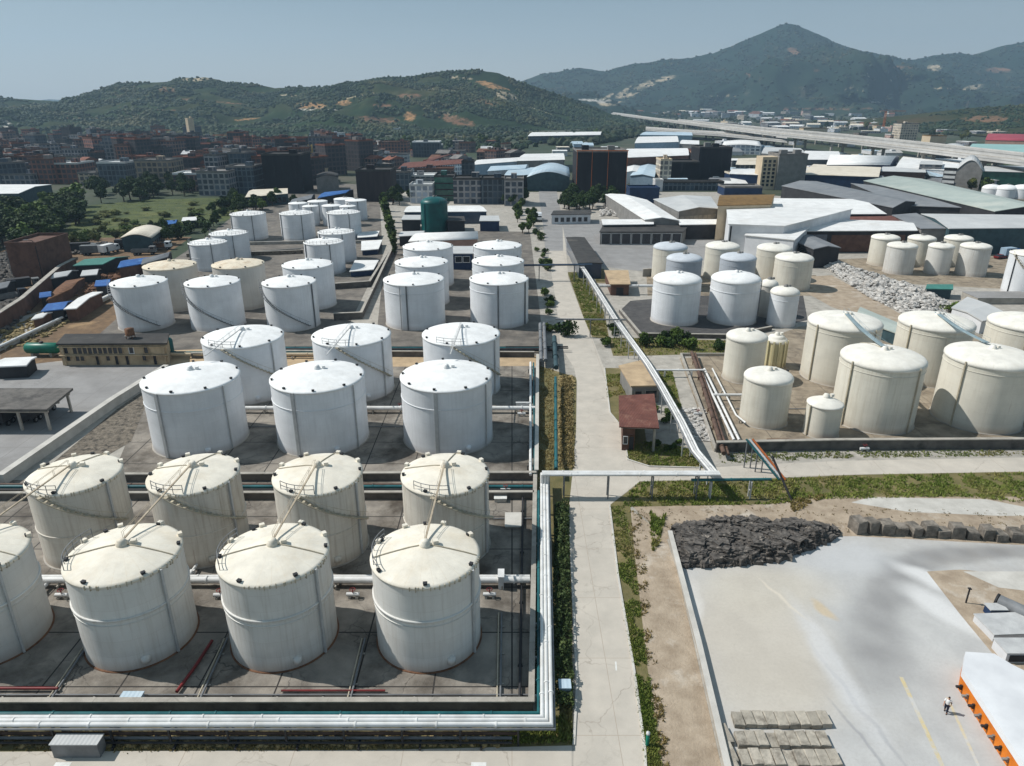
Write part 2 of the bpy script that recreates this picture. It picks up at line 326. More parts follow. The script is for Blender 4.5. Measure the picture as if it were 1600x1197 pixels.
M('roof_tan', (188, 164, 132), (166, 144, 116), .5, c3=(140, 122, 100), c3scale=.2, bump=.2)
M('roof_gold', (132, 104, 62), (108, 84, 50), .5, c3=(84, 64, 38), c3scale=.3)
M('roof_lightblue', (190, 204, 212), (166, 188, 202), .15, rough=.5, rib=('X', .8, .3))
M('roof_blue', (52, 104, 168), (42, 86, 146), .6, rough=.6, c3=(92, 140, 188), c3scale=.5)
M('roof_green', (70, 132, 120), (54, 108, 100), .4, rough=.6, c3=(96, 150, 138), c3scale=.4)
M('roof_teal', (150, 186, 180), (136, 172, 168), .1, rough=.6)
M('roof_magenta', (156, 60, 72), (134, 50, 62), .2, rough=.6)
M('roof_dark', (70, 68, 66), (54, 53, 52), .4, c3=(90, 86, 80), c3scale=.15)
M('roof_brown', (120, 84, 66), (96, 66, 54), .3, rand=.3)
M('roof_town_grey', (128, 124, 120), (100, 97, 94), .3, rand=.5)
M('roof_town_orange', (142, 92, 72), (112, 70, 56), .3, rand=.3)
M('wall_white', (216, 217, 218), (198, 199, 201), .3, rough=.7)
M('wall_cream', (206, 188, 160), (190, 172, 146), .4, rough=.8)
M('wall_grey', (140, 138, 134), (120, 118, 115), .4, rough=.8)
M('wall_dark', (58, 58, 60), (44, 44, 47), .4, rough=.8)
M('wall_brown', (112, 84, 72), (88, 66, 58), .5, rough=.9)
M('pale_teal', (148, 164, 168), (128, 146, 152), .5, rough=.6)
M('wall_navy', (34, 58, 92), (26, 44, 74), .5, rough=.6)
M('wall_teal', (60, 84, 90), (46, 66, 72), .5, rough=.7)
M('wall_pink', (196, 156, 138), (176, 138, 122), .5)
M('wall_blue', (156, 178, 194), (140, 162, 180), .5)
M('cream_building', (188, 168, 138), (160, 142, 116), .5, c3=(120, 104, 84), c3scale=.35, c3lo=.52, c3hi=.72, bump=.2)
M('net_black', (36, 37, 42), (26, 27, 31), .5, rough=.9, stretch=(1, 1, .15), big=.3, c3=(50, 50, 54), c3scale=.35)
M('net_brown', (66, 58, 58), (50, 44, 46), .5, rough=.9, stretch=(1, 1, .15), big=.3)
M('glass_dark', (40, 46, 54), (28, 32, 40), .4, rough=.15, spec=.6)
M('glass_green', (52, 112, 96), (36, 86, 76), .4, rough=.15, spec=.6)
M('glass_blue', (64, 84, 104), (48, 64, 84), .3, rough=.2, spec=.6)
M('frame_white', (220, 220, 218), rough=.6)
M('orange_paint', (222, 128, 34), (196, 106, 26), .7, rough=.6, c3=(160, 92, 40), c3scale=.6, c3lo=.58, c3hi=.75)
M('yellow_paint', (222, 168, 40), (196, 146, 34), .6, rough=.6)
M('orange_steel', (196, 112, 60), (168, 90, 48), .6, rough=.6)
M('yellow_steel', (206, 176, 110), (184, 156, 96), .6, rough=.6)
M('rubber', (28, 28, 29), (20, 20, 21), 1, rough=.9)
M('car_white', (224, 225, 226), (212, 213, 214), 1, rough=.3, spec=.5)
M('car_dark', (48, 52, 58), (40, 44, 50), 1, rough=.3, spec=.5)
M('car_blue', (44, 84, 140), (36, 72, 122), 1, rough=.3, spec=.5)
M('truck_grey', (120, 122, 122), (98, 100, 101), .8, rough=.6)
M('bark', (84, 68, 52), (58, 46, 36), 3, rough=.95)
M('line_white', (226, 226, 222), (205, 204, 198), 1.5)
M('line_yellow', (206, 186, 134), (192, 182, 156), 1.5, c3=(186, 184, 180), c3scale=.6, c3lo=.42, c3hi=.58)
M('skin', (178, 128, 100), (170, 120, 92), 8, big=0)
M('shirt', (222, 222, 220), (200, 200, 200), 6, big=0)
M('trousers', (34, 38, 54), (28, 30, 44), 6, big=0)
M('hair', (24, 20, 18), (18, 15, 14), 20, big=0)
M_facade('fac_brown', (128, 104, 96), (44, 42, 46)); M_facade('fac_brick', (150, 100, 84), (50, 44, 46)); M_facade('fac_tan', (178, 160, 138), (64, 62, 62))
M_facade('fac_grey', (150, 148, 148), (52, 58, 66)); M_facade('fac_slate', (92, 104, 112), (38, 46, 54), 2.6, 3.2, .7); M_facade('fac_cream', (222, 208, 186), (92, 88, 84))
M_facade('fac_white', (222, 222, 222), (100, 106, 114)); M_facade('fac_pink', (200, 168, 156), (94, 82, 80)); M_facade('fac_dark', (74, 68, 70), (30, 30, 34))
M_shell('shell_cream', (222, 220, 214), (150, 134, 112), .45); M_shell('shell_cream2', (214, 208, 196), (140, 120, 96), .75)
M_shell('shell_white', (232, 234, 236), (176, 176, 176), .35, .4); M_shell('shell_tan', (214, 209, 200), (160, 144, 122), .5)
M_shell('shell_sand', (222, 217, 203), (160, 146, 122), .45); M_shell('shell_yellow', (214, 204, 164), (150, 134, 96), .5); M_shell('shell_blue', (176, 182, 189), (124, 130, 138), .35)
M_roof('roofm_cream', (228, 221, 206), (200, 182, 152), .5); M_roof('roofm_white', (234, 234, 232), (206, 202, 194), .4)
M_roof('roofm_dirty', (224, 212, 190), (170, 138, 104), .8, .8); M_roof('roofm_ivory', (228, 224, 214), (206, 198, 180), .4); M_roof('roofm_blue', (196, 201, 206), (168, 174, 180), .4)
M_leaf('leaf_dark', (34, 52, 26), (58, 76, 34)); M_leaf('leaf_mid', (58, 78, 34), (88, 104, 46)); M_leaf('leaf_olive', (74, 82, 40), (110, 112, 60), (52, 62, 32))
M_leaf('leaf_hedge', (50, 66, 38), (84, 96, 56), (34, 46, 30), .8)
M_leaf('grass', (98, 116, 50), (130, 136, 70), (158, 140, 96), .3); M_leaf('grass_dry', (150, 132, 88), (122, 110, 68), (98, 90, 58), .4)
M_leaf('forest', (26, 44, 32), (50, 64, 40), (84, 82, 56), .016)
def mt(k): return MATS[k]
# ---------------------------------------------------------------- the ground and its sheets
def ribbon(pts, w):
    P = [Vector(p[:2]) for p in pts]; L = []; R = []
    for i, p in enumerate(P):
        a = (P[i]-P[i-1]).normalized() if i else (P[1]-P[0]).normalized()
        b = (P[i+1]-P[i]).normalized() if i < len(P)-1 else a
        t = (a+b).normalized(); n = Vector((-t.y, t.x)); k = min(2.5, 1/max(.35, n.dot(Vector((-a.y, a.x)))))
        L.append(p+n*w/2*k); R.append(p-n*w/2*k)
    return [tuple(q) for q in L]+[tuple(q) for q in reversed(R)]
def strip(mb, pts, w, z0, z1, mi=0):
    L = ribbon(pts, w); n = len(pts)
    vs = []
    for i in range(n):
        a, b = L[i], L[2*n-1-i]; vs += [(a[0], a[1], z0), (b[0], b[1], z0), (b[0], b[1], z1), (a[0], a[1], z1)]
    fs = []
    for i in range(n-1):
        k = 4*i
        for j in range(4): fs.append((k+j, k+4+j, k+4+(j+1) % 4, k+(j+1) % 4))
    fs += [(0, 1, 2, 3), (4*n-1, 4*n-2, 4*n-3, 4*n-4)]
    return mb.add(vs, fs, mi)
def P_(l, z=0): return [at(x, y, z) for x, y in l]
def sheet(name, pxs, z, mat):
    m = MB(); pts = P_(pxs); a = sum(pts[i-1][0]*pts[i][1]-pts[i][0]*pts[i-1][1] for i in range(len(pts)))
    if a < 0: pts = pts[::-1]
    m.add([(x, y, z) for x, y in pts], [tuple(range(len(pts)))])
    return tag(m.build(name, mt(mat)), kind='structure')
g = MB()
xs = [-7000, -2500, -900, -300, -100, 0, 100, 300, 900, 2500, 7000]; ys = [-120, 60, 200, 500, 1000, 2200, 4200, 6900]
g.add([(x, y, -.02) for y in ys for x in xs], [(j*11+i, j*11+i+1, j*11+12+i, j*11+11+i) for j in range(7) for i in range(10)])
tag(g.build('ground', mt('far_ground')), kind='structure')
sheet('terminal_ground', [(-900, 1400), (-900, 470), (150, 470), (330, 375), (480, 300), (830, 300), (1140, 300), (1700, 345), (2300, 420), (2300, 1400)], -.012, 'concrete')
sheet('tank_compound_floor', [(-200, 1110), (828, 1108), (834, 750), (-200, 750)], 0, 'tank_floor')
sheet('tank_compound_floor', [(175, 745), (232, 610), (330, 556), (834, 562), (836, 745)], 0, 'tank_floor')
sheet('tank_compound_floor', [(130, 560), (172, 470), (292, 392), (440, 282), (592, 290), (598, 400), (520, 560)], 0, 'tank_floor_mid')
sheet('tank_compound_floor', [(585, 556), (600, 410), (640, 360), (828, 362), (852, 556)], 0, 'tank_floor_mid')
sheet('tank_compound_floor', [(968, 486), (1000, 525), (1135, 528), (1202, 514), (1262, 500), (1255, 462), (1080, 462), (985, 470)], 0, 'asphalt')
sheet('tank_compound_floor', [(1012, 462), (1290, 462), (1275, 430), (1010, 430)], 0, 'tank_floor_tan')
sheet('tank_compound_floor', [(1062, 560), (1115, 705), (1720, 703), (1720, 500), (1250, 510), (1130, 555)], 0, 'tank_floor_tan')
sheet('tank_compound_floor', [(1310, 405), (1345, 440), (1580, 452), (1640, 420), (1560, 395)], 0, 'tank_floor_tan')
sheet('plaza', [(862, 380), (850, 345), (930, 345), (1090, 345), (1180, 378), (1060, 420), (1012, 425), (905, 412)], 0, 'lot_grey')
sheet('grey_lot', [(-150, 720), (-150, 560), (90, 566), (262, 572), (218, 610), (180, 634), (10, 752)], 0, 'lot_grey')
sheet('earth_bank', [(0, 575), (0, 548), (172, 462), (240, 430), (180, 500), (110, 562)], .002, 'dirt_brown')
sheet('scrap_yard_ground', [(-150, 548), (172, 455), (300, 370), (110, 372), (-150, 420)], 0, 'dirt_brown')
sheet('dirt_strip', [(975, 790), (1040, 836), (1060, 900), (1150, 1300), (1025, 1300), (1005, 1100), (985, 950)], .004, 'dirt')
sheet('dirt_strip', [(985, 788), (1200, 786), (1300, 775), (1700, 775), (1700, 860), (1330, 850), (1040, 842)], .002, 'dirt')
YB = []
def blob(px, py, rx, ry, t, c, k):
    x, y = at(px, py); YB.append((x, y, rx, ry, t, c, k))
blob(1180, 1000, 9, 13, 0, (188, 180, 167), .85); blob(1200, 920, 9, 6, .1, (188, 181, 168), .8); blob(1290, 955, .7, 2.2, .4, (196, 170, 124), .5); blob(1200, 1080, 7, 5, 0, (189, 182, 170), .7)
for px, py, r1, r2, t, k in ((1590, 861, 5, 1.8, -.05, .5), (1540, 862, 4.5, 2.0, 0, .5), (1490, 866, 4.5, 2.4, .1, .5), (1445, 875, 4.2, 3.0, .4, .5), (1410, 893, 4.2, 3.4, .8, .5), (1388, 922, 4.4, 3.4, 1.2, .48), (1374, 958, 4.6, 3.6, 1.4, .42), (1364, 1000, 4.8, 4.0, 1.5, .34), (1356, 1050, 5, 4.4, 1.5, .22), (1390, 1040, 5, 4.4, 1.5, .2)): blob(px, py, r1, r2, t, (112, 111, 111), k)
blob(1340, 1100, .3, 9, .16, (126, 128, 134), .45); blob(1350, 1160, .25, 6, .2, (126, 128, 134), .4)
blob(1452, 905, 2.0, 5, .7, (212, 211, 209), .8); blob(1490, 960, 2.2, 8, .6, (212, 211, 209), .7); blob(1085, 1010, 1.2, 13, -.22, (208, 205, 200), .75); blob(1302, 1040, 1.6, 12, .04, (200, 200, 200), .6); blob(1325, 870, 7, 4, 0, (186, 187, 188), .5); blob(1215, 930, .25, 4, .35, (206, 197, 182), .6); blob(1228, 940, .25, 4, .4, (206, 197, 182), .6)
M_yard('yard_concrete', (184, 183, 180), (171, 170, 168), YB)
sheet('yard', [(1046, 840), (1132, 1200), (1160, 1320), (1800, 1320), (1800, 852), (1600, 852), (1340, 838)], .008, 'yard_concrete')
sheet('yard_dirt_edge', [(1448, 893), (1500, 890), (1600, 900), (1700, 930), (1700, 1060), (1600, 1060), (1558, 1030), (1500, 960)], .012, 'dirt')
sheet('yard_concrete_patch', [(1505, 893), (1600, 893), (1700, 895), (1700, 935), (1560, 918)], .016, 'concrete_light')
sheet('white_gravel_patch', [(1330, 785), (1360, 777), (1540, 780), (1600, 792), (1700, 800), (1700, 806), (1560, 806), (1420, 800)], .008, 'concrete_light')
sheet('main_road', [(893, 1290), (897, 1170), (902, 1072), (894, 897), (889, 793), (895, 735), (900, 675), (902, 600), (897, 575), (875, 540), (872, 497), (860, 415), (855, 382), (850, 345), (845, 315), (842, 270), (862, 270), (872, 315), (878, 345), (884, 382),
      (888, 435), (912, 497), (925, 527), (944, 575), (952, 645), (970, 667), (977, 700), (980, 719), (1015, 730), (1095, 732), (1182, 726), (1320, 720), (1600, 715), (1800, 710), (1800, 730), (1600, 737), (1325, 742), (1200, 747), (1000, 752), (985, 764), (952, 790), (965, 900), (990, 1047), (1007, 1172), (1012, 1290)], .012, 'road')
sheet('front_road', [(-300, 1320), (-300, 1176), (600, 1172), (893.5, 1165), (893.5, 1320)], .009, 'road')
sheet('verge_soil', [(-300, 1176), (600, 1172), (895, 1165), (893, 1080), (860, 1100), (840, 1110), (-300, 1112)], .004, 'earth_green')
sheet('verge_soil', [(837, 1108), (895, 1160), (894, 897), (889, 793), (895, 735), (900, 675), (901, 590), (838, 570)], .005, 'earth_green')
sheet('verge_soil', [(952, 790), (965, 900), (990, 1047), (1007, 1172), (1012, 1290), (1040, 1290), (1024, 1150), (1008, 1010), (990, 850), (985, 792), (1200, 788), (1300, 776), (1700, 776), (1700, 732), (1325, 742.5), (1200, 748), (1000, 752.5), (985, 765)], .006, 'earth_green')
sheet('verge_soil', [(886, 425), (912, 425), (945, 490), (952, 530), (925, 527), (912, 497)], .003, 'earth_green')
sheet('verge_soil', [(925, 420), (944, 420), (946, 442), (932, 442)], .003, 'earth_green')
sheet('verge_soil', [(944, 575), (985, 575), (1000, 620), (1010, 690), (1085, 700), (1112, 730), (1095, 731.5), (1015, 729.5), (980, 718), (977, 700), (972, 667), (954, 645)], .004, 'earth_green')
sheet('verge_soil', [(1028, 578), (1050, 578), (1066, 640), (1048, 640)], .004, 'earth_green')
sheet('verge_soil', [(950, 528), (1000, 528), (1140, 532), (1140, 552), (1000, 556), (958, 556)], .002, 'earth_green')
sheet('grass_field', [(95, 372), (130, 322), (230, 312), (370, 308), (440, 316), (350, 345), (240, 372), (120, 388)], -.004, 'field')
sheet('far_road', [(880, 392), (852, 392), (848, 345), (843, 315), (840, 270), (864, 270), (873, 315), (879, 345)], .017, 'lot_grey')
sheet('stone_bank', [(60, 742), (150, 722), (205, 690), (236, 612), (262, 585), (182, 640)], .02, 'stone_wall')
for nm, l in (('kerb', [(952.5, 790), (965.5, 900), (990.5, 1047), (1007.5, 1172), (1011, 1250)]), ('kerb', [(888.5, 793), (893.5, 897), (901.5, 1072), (896.5, 1165)]), ('kerb', [(944.5, 575), (953, 645), (971, 667), (978, 700), (981, 718.5), (1015, 729.2), (1095, 731.2)])):
    m = MB(); strip(m, P_(l), .22, 0, .13); tag(m.build(nm, mt('concrete_light')), kind='structure')
# painted marks
def mark(mat, a, b, w, z=.018):
    A = Vector(at(*a)); B = Vector(at(*b)); m = MB(); L = ribbon([A, B], w); m.add([(x, y, z) for x, y in L], [(0, 3, 2, 1)]); tag(m.build('painted_line', mt(mat)), kind='structure')
for q in ((85, 1195, 110, 1195), (736, 1195, 760, 1195)): mark('line_white', q[:2], q[2:], .45, .02)
mark('line_yellow', (1408, 1058), (1474, 1200), .35); mark('line_yellow', (1480, 1090), (1530, 1200), .25); mark('line_white', (962, 1034), (963, 1048), .15, .02)
# ---------------------------------------------------------------- hills
def fbm(x, y, s, o=5): return mnoise.fractal(Vector((x*s, y*s, 3.7)), 1.0, 2.0, o)
def pxof(V):
    d = V-np.array([0, 0, HC]); z = d[:, 1]*CP-d[:, 2]*SP
    return 800+FPX*d[:, 0]/z, 598.5-FPX*(d[:, 1]*SP+d[:, 2]*CP)/z
def M_hill(name, c, c2, c3, soil, s=.01):
    m, n, b = newmat(name); v = coords(n, 'pos')
    col = mixc(n, noise_(n, v, s*2.2, 8, .7), lin(c), lin(c2)); col = mixc(n, noise_(n, v, s*.35, 6, .65, .5, .66), col, lin(c3))
    bare = noise_(n, v, s*1.1, 9, .75, .62, .7); col = mixc(n, math_(n, 'MULTIPLY', bare, .6), col, lin(soil))
    at_ = n.nodes.new('ShaderNodeAttribute'); at_.attribute_name = 'soil'
    f = math_(n, 'MULTIPLY', math_(n, 'SUBTRACT', math_(n, 'ADD', at_.outputs['Fac'], math_(n, 'MULTIPLY', noise_(n, v, s*9, 9, .8, .3, .7), 1.3)), 1.35, True), 2.2, True)
    col = mixc(n, f, col, at_.outputs['Color'])
    n.links.new(col, b.inputs['Base Color']); b.inputs['Roughness'].default_value = .95; b.inputs['Specular IOR Level'].default_value = .05
ICO_V = []; ICO_F = []
def ico():
    t = (1+5**.5)/2
    v = np.array([(-1, t, 0), (1, t, 0), (-1, -t, 0), (1, -t, 0), (0, -1, t), (0, 1, t), (0, -1, -t), (0, 1, -t), (t, 0, -1), (t, 0, 1), (-t, 0, -1), (-t, 0, 1)], float); v /= np.linalg.norm(v[0])
    f = np.array([(0, 11, 5), (0, 5, 1), (0, 1, 7), (0, 7, 10), (0, 10, 11), (1, 5, 9), (5, 11, 4), (11, 10, 2), (10, 7, 6), (7, 1, 8), (3, 9, 4), (3, 4, 2), (3, 2, 6), (3, 6, 8), (3, 8, 9), (4, 9, 5), (2, 4, 11), (6, 2, 10), (8, 6, 7), (9, 8, 1)])
    return v, f
ICV, ICF = ico()
CUV = np.array([(x, y, z) for z in (-.75, .75) for y in (-.75, .75) for x in (-.75, .75)]); CUF = np.array([(0, 2, 3), (0, 3, 1), (4, 5, 7), (4, 7, 6), (0, 1, 5), (0, 5, 4), (2, 6, 7), (2, 7, 3), (0, 4, 6), (0, 6, 2), (1, 3, 7), (1, 7, 5)])
def blobs(name, P, R, mat, zs=.8, jit=.28, label=None, smooth=False, kind='stuff', cat=None, cube=False):
    """many lumps (tree tops, stones) as one mesh: P places, R radii"""
    n = len(P); BV, BF = (CUV, CUF) if cube else (ICV, ICF); nb = len(BV); V = BV[None]*(1+rg.uniform(-jit, jit, (n, nb, 1))); a = rg.uniform(0, 6.28, n); ca, sa = np.cos(a)[:, None], np.sin(a)[:, None]
    x = V[:, :, 0]*ca-V[:, :, 1]*sa; y = V[:, :, 0]*sa+V[:, :, 1]*ca
    V = np.stack([x, y, V[:, :, 2]*zs], -1)*R[:, None, None]*rg.uniform(.75, 1.3, (n, 1, 3))+P[:, None]
    F = BF[None]+(np.arange(n)*nb)[:, None, None]
    o = npmesh(name, V.reshape(-1, 3), F.reshape(-1, 3), mat, None, smooth, 3); return tag(o, label, cat, None, kind)
def hill(name, sky_, Dst, foot, back, mat, nx, ny, amp, s, soils=(), power=1.25, trees=0, tr=(3, 6), tmat='forest'):
    R = sorted(onY(x, y, Dst)[::2] for x, y in sky_); rx = [r[0] for r in R]; rz = [r[1] for r in R]
    X = np.linspace(rx[0], rx[-1], nx); zr = np.interp(X, rx, rz); zmax = zr.max(); V = []
    ts = np.concatenate([np.linspace(0, 1, ny), 1+np.linspace(.06, 1, 8)])
    for t in ts:
        for x, zz in zip(X, zr):
            ft = foot(x) if callable(foot) else foot
            y = ft+(Dst-ft)*t if t <= 1 else Dst+(back-Dst)*(t-1)
            q = (t**power)*(1-.25*math.sin(math.pi*t)) if t <= 1 else 1-.75*(t-1)
            w = (math.sin(math.pi*min(t, 1))**.8 if amp < 100 else 1.7*math.sin(math.pi*min(t, 1))*(1-min(t, 1)))*(zz/zmax)
            rough = fbm(x, y, s*5, 4)*amp*.10*(.35+.65*w)*(1 if t > .02 else 0)
            z = zz*q+fbm(x, y, s)*amp*w+rough
            V.append((x, y+fbm(x+99, y, s*2)*amp*.6*w, z if t > 0 else -1))
    V = np.array(V); ny2 = len(ts)
    F = [(j*nx+i, j*nx+i+1, (j+1)*nx+i+1, (j+1)*nx+i) for j in range(ny2-1) for i in range(nx-1)]
    o = npmesh(name, V, F, mt(mat), None, True, 4); tag(o, kind='structure')
    u, v = pxof(V); C = np.zeros((len(V), 4), np.float32); C[:, 3] = 1
    for px, py, a, b, t, c in soils:
        dx, dy = u-px, v-py; e = ((dx*math.cos(t)+dy*math.sin(t))/a)**2+((-dx*math.sin(t)+dy*math.cos(t))/b)**2
        k = np.clip(1.5-e, 0, 1); lc = lin(c)
        up = k > 0.02
        C[up, 0:3] = np.array(lc[:3])
        C[up, 3] = np.maximum(C[up, 3]*0, k[up])
    C[C[:, :3].sum(1) == 0, 3] = 0
    # Fac of an attribute is the mean of its rgb: keep strength separately
    at0 = o.data.attributes.new('soil', 'FLOAT_COLOR', 'POINT'); at0.data.foreach_set('color', C.ravel())
    at1 = o.data.attributes.new('bare', 'FLOAT', 'POINT'); at1.data.foreach_set('value', C[:, 3].copy())
    if trees:
        j = rg.uniform(0, ny-1.01, trees*2); i = rg.uniform(0, nx-1.01, trees*2); j0 = j.astype(int); i0 = i.astype(int); fj, fi = (j-j0)[:, None], (i-i0)[:, None]
        Vg = V.reshape(ny2, nx, 3); P = (Vg[j0, i0]*(1-fj)+Vg[j0+1, i0]*fj)*(1-fi)+(Vg[j0, i0+1]*(1-fj)+Vg[j0+1, i0+1]*fj)*fi
        sb = C[:, 3].reshape(ny2, nx)[j0, i0]; nv = np.array([mnoise.noise(Vector((p[0]*.012, p[1]*.012, 1))) for p in P])
        ok = ((sb < .3) | (rg.random(len(P)) < .18)) & (nv+.6*np.array([mnoise.noise(Vector((p[0]*.004, p[1]*.004, 2))) for p in P]) > -.2); P = P[ok][:trees]; R = rg.uniform(tr[0], tr[1], len(P)); P[:, 2] += R*.3
        blobs('forest', P, R, mt(tmat), .85, label='dark scrub and trees covering the hillside')
    return o
def M_hill2(*a, **k):
    M_hill(*a, **k); n = MATS[a[0]].node_tree
    for q in n.nodes:
        if q.type == 'ATTRIBUTE':
            r = n.nodes.new('ShaderNodeAttribute'); r.attribute_name = 'bare'
            for l in list(q.outputs['Fac'].links): n.links.new(r.outputs['Fac'], l.to_socket)
            break
OR, TN, PK, WH = (166, 128, 90), (180, 164, 138), (128, 98, 78), (196, 190, 180)
M_hill2('hill_near', (32, 48, 32), (46, 62, 38), (66, 68, 46), (128, 112, 90), s=.012)
M_hill2('hill_far', (26, 44, 36), (38, 54, 42), (50, 60, 46), (120, 108, 92), s=.004)
M_hill2('hill_bush', (46, 54, 34), (60, 62, 40), (78, 66, 48), (104, 90, 70), s=.012)
hill('hill', [(-420, 140), (-200, 150), (0, 152), (30, 156), (55, 162), (110, 163), (130, 153), (160, 141), (190, 131), (230, 129), (265, 127), (290, 122), (320, 120), (350, 129), (400, 131), (430, 138), (470, 136), (500, 137), (530, 133), (560, 129), (600, 122), (640, 120), (660, 116), (700, 112), (740, 109),
     (780, 115), (805, 126), (830, 133), (870, 146), (900, 157), (940, 172), (980, 187), (1010, 199), (1030, 206)], 1750, lambda x: 1120 if x < -300 else 1120+min(1, (x+300)/550)*420, 2900, 'hill_near', 420, 80, 46, .0042,
     [(485, 165, 28, 6, 0, OR), (535, 160, 16, 6, 0, OR), (495, 172, 40, 2, 0, WH), (590, 187, 40, 7, .05, PK), (640, 182, 12, 9, 0, OR), (715, 188, 32, 9, .25, PK), (770, 135, 34, 6, .3, OR), (790, 150, 20, 8, .2, TN), (12, 198, 16, 10, .7, WH), (310, 124, 30, 4, 0, TN), (180, 146, 8, 3, 0, TN),
      (290, 155, 10, 3, 0, PK), (420, 128, 10, 2, 0, TN), (720, 122, 26, 3, .1, TN), (380, 187, 30, 2, -.1, OR), (680, 175, 30, 2, .1, TN), (230, 170, 60, 1.6, .06, PK), (560, 150, 44, 1.6, -.2, TN), (350, 160, 50, 1.5, .1, PK), (840, 172, 40, 2, .35, TN), (760, 160, 30, 5, .2, PK), (640, 150, 22, 5, 0, PK), (450, 150, 16, 4, 0, TN), (600, 165, 24, 4, 0, PK), (120, 185, 40, 2, 0, PK), (260, 140, 18, 5, .1, PK), (690, 140, 40, 1.6, .1, TN)], 1.15, 26000, (1.6, 4.2))
hill('hill', [(640, 160), (760, 140), (810, 126), (850, 115), (900, 107), (925, 108), (950, 111), (1000, 98), (1040, 91), (1080, 91), (1110, 85), (1145, 71), (1175, 57), (1205, 44), (1220, 39), (1234, 37), (1250, 42), (1265, 47), (1300, 65), (1340, 78), (1380, 88), (1430, 92), (1480, 83), (1520, 84), (1560, 74), (1600, 66), (1680, 60), (1850, 75), (2050, 100)],
     4300, 2500, 6200, 'hill_far', 420, 110, 260, .0016,
     [(962, 154, 32, 11, -.3, TN), (985, 143, 28, 9, -.4, TN), (1012, 132, 26, 6, -.35, TN), (1040, 123, 18, 5, -.25, TN), (930, 157, 30, 3, .05, WH), (1240, 80, 12, 6, .4, PK), (1180, 120, 24, 3, .3, PK), (1340, 140, 40, 2, .1, TN), (1560, 110, 24, 5, 0, PK), (1130, 150, 30, 2, 0, TN), (1365, 121, 18, 2, .2, WH), (1395, 124, 6, 4, 0, WH), (1478, 138, 24, 2, 0, TN), (1460, 106, 14, 6, 0, TN), (1520, 137, 20, 5, -.2, TN), (1410, 105, 20, 4, 0, PK), (1400, 160, 60, 2, 0, WH), (1550, 170, 40, 2, 0, TN), (1300, 170, 90, 3, 0, PK), (1275, 110, 8, 3, 0, PK)], 1.5, 14000, (4, 8.5))
hill('hill', [(1360, 196), (1440, 184), (1480, 176), (1515, 169), (1560, 166), (1620, 164), (1720, 160), (1850, 165), (1950, 175)], 1500, 1050, 1900, 'hill_bush', 120, 36, 10, .006, [(1540, 186, 40, 6, 0, PK)], 1.0, 3200, (1.6, 3.6))
hill('hill', [(-300, 158), (-60, 158), (30, 158), (60, 157), (75, 155), (95, 156), (110, 157), (130, 158), (200, 159), (260, 160)], 6300, 5600, 6800, 'hill_far', 60, 10, 20, .0006)
# ---------------------------------------------------------------- viaduct
def lines_deck(top, bot, z):
    return [at(x, y, z) for x, y in top], [at(x, y, z) for x, y in bot]
def viaduct(label, top, bot, z, npier, skip=0):
    r = thing('viaduct', label, 'viaduct', (*at(*top[len(top)//2], z), 0)); A, B = lines_deck(top, bot, z)
    m = MB(); n = len(A); vs = []
    for a, b in zip(A, B): vs += [(a[0], a[1], z-1.8), (b[0], b[1], z-1.8), (b[0], b[1], z), (a[0], a[1], z)]
    fs = [(4*i+j, 4*i+4+j, 4*i+4+(j+1) % 4, 4*i+(j+1) % 4) for i in range(n-1) for j in range(4)]+[(0, 1, 2, 3)]
    m.add(vs, fs); m.build('deck', mt('viaduct_concrete'), r)
    for L in (A, B):
        m = MB(); strip(m, L, .5, z+.01, z+1.3); m.build('parapet', mt('viaduct_concrete'), r)
    m = MB(); strip(m, [((a[0]+b[0])/2, (a[1]+b[1])/2) for a, b in zip(A, B)], .5, z+.01, z+.9); m.build('median_barrier', mt('concrete'), r)
    M_ = [Vector(((a[0]+b[0])/2, (a[1]+b[1])/2)) for a, b in zip(A, B)]; tot = sum((M_[i+1]-M_[i]).length for i in range(n-1))
    for k in range(npier):
        d = tot*(k+.5)/npier; i = 0
        while i < n-2 and d > (M_[i+1]-M_[i]).length: d -= (M_[i+1]-M_[i]).length; i += 1
        t = (M_[i+1]-M_[i]).normalized(); p = M_[i]+t*d; nn = Vector((-t.y, t.x)); w = (Vector(A[i])-Vector(B[i])).dot(nn)
        ang = math.atan2(t.y, t.x); m = MB(); w = abs(w)
        m.box((p.x, p.y, z-2.8), (2.2, w*.8, 2), ang)
        for sgn in (-1, 1): m.box((p.x+nn.x*w*.25*sgn, p.y+nn.y*w*.25*sgn, (z-3.8)/2), (1.8, 2.2, z-3.8), ang)
        m.build('pier', mt('concrete'), r)
viaduct('long expressway viaduct curving across the plain to the valley', [(958, 176), (985, 179.5), (1020, 184.5), (1100, 194), (1200, 206), (1320, 217.5), (1450, 232), (1600, 250), (1760, 270)], [(955, 177.5), (982, 181.5), (1018, 186.2), (1100, 196.5), (1200, 209), (1320, 221), (1450, 236), (1600, 254.5), (1760, 275.5)], 15, 26)
viaduct('second lower expressway deck running just behind the long viaduct', [(1060, 187), (1200, 200.5), (1320, 211), (1450, 224.5), (1600, 241)], [(1059, 188.3), (1200, 202), (1320, 212.8), (1450, 226.8), (1600, 244)], 13, 18)
viaduct('lower slip ramp of concrete joining beneath the long viaduct', [(1009, 199), (1060, 203), (1130, 207), (1230, 216)], [(1009, 202), (1060, 206.5), (1130, 211), (1230, 220.5)], 9, 8)
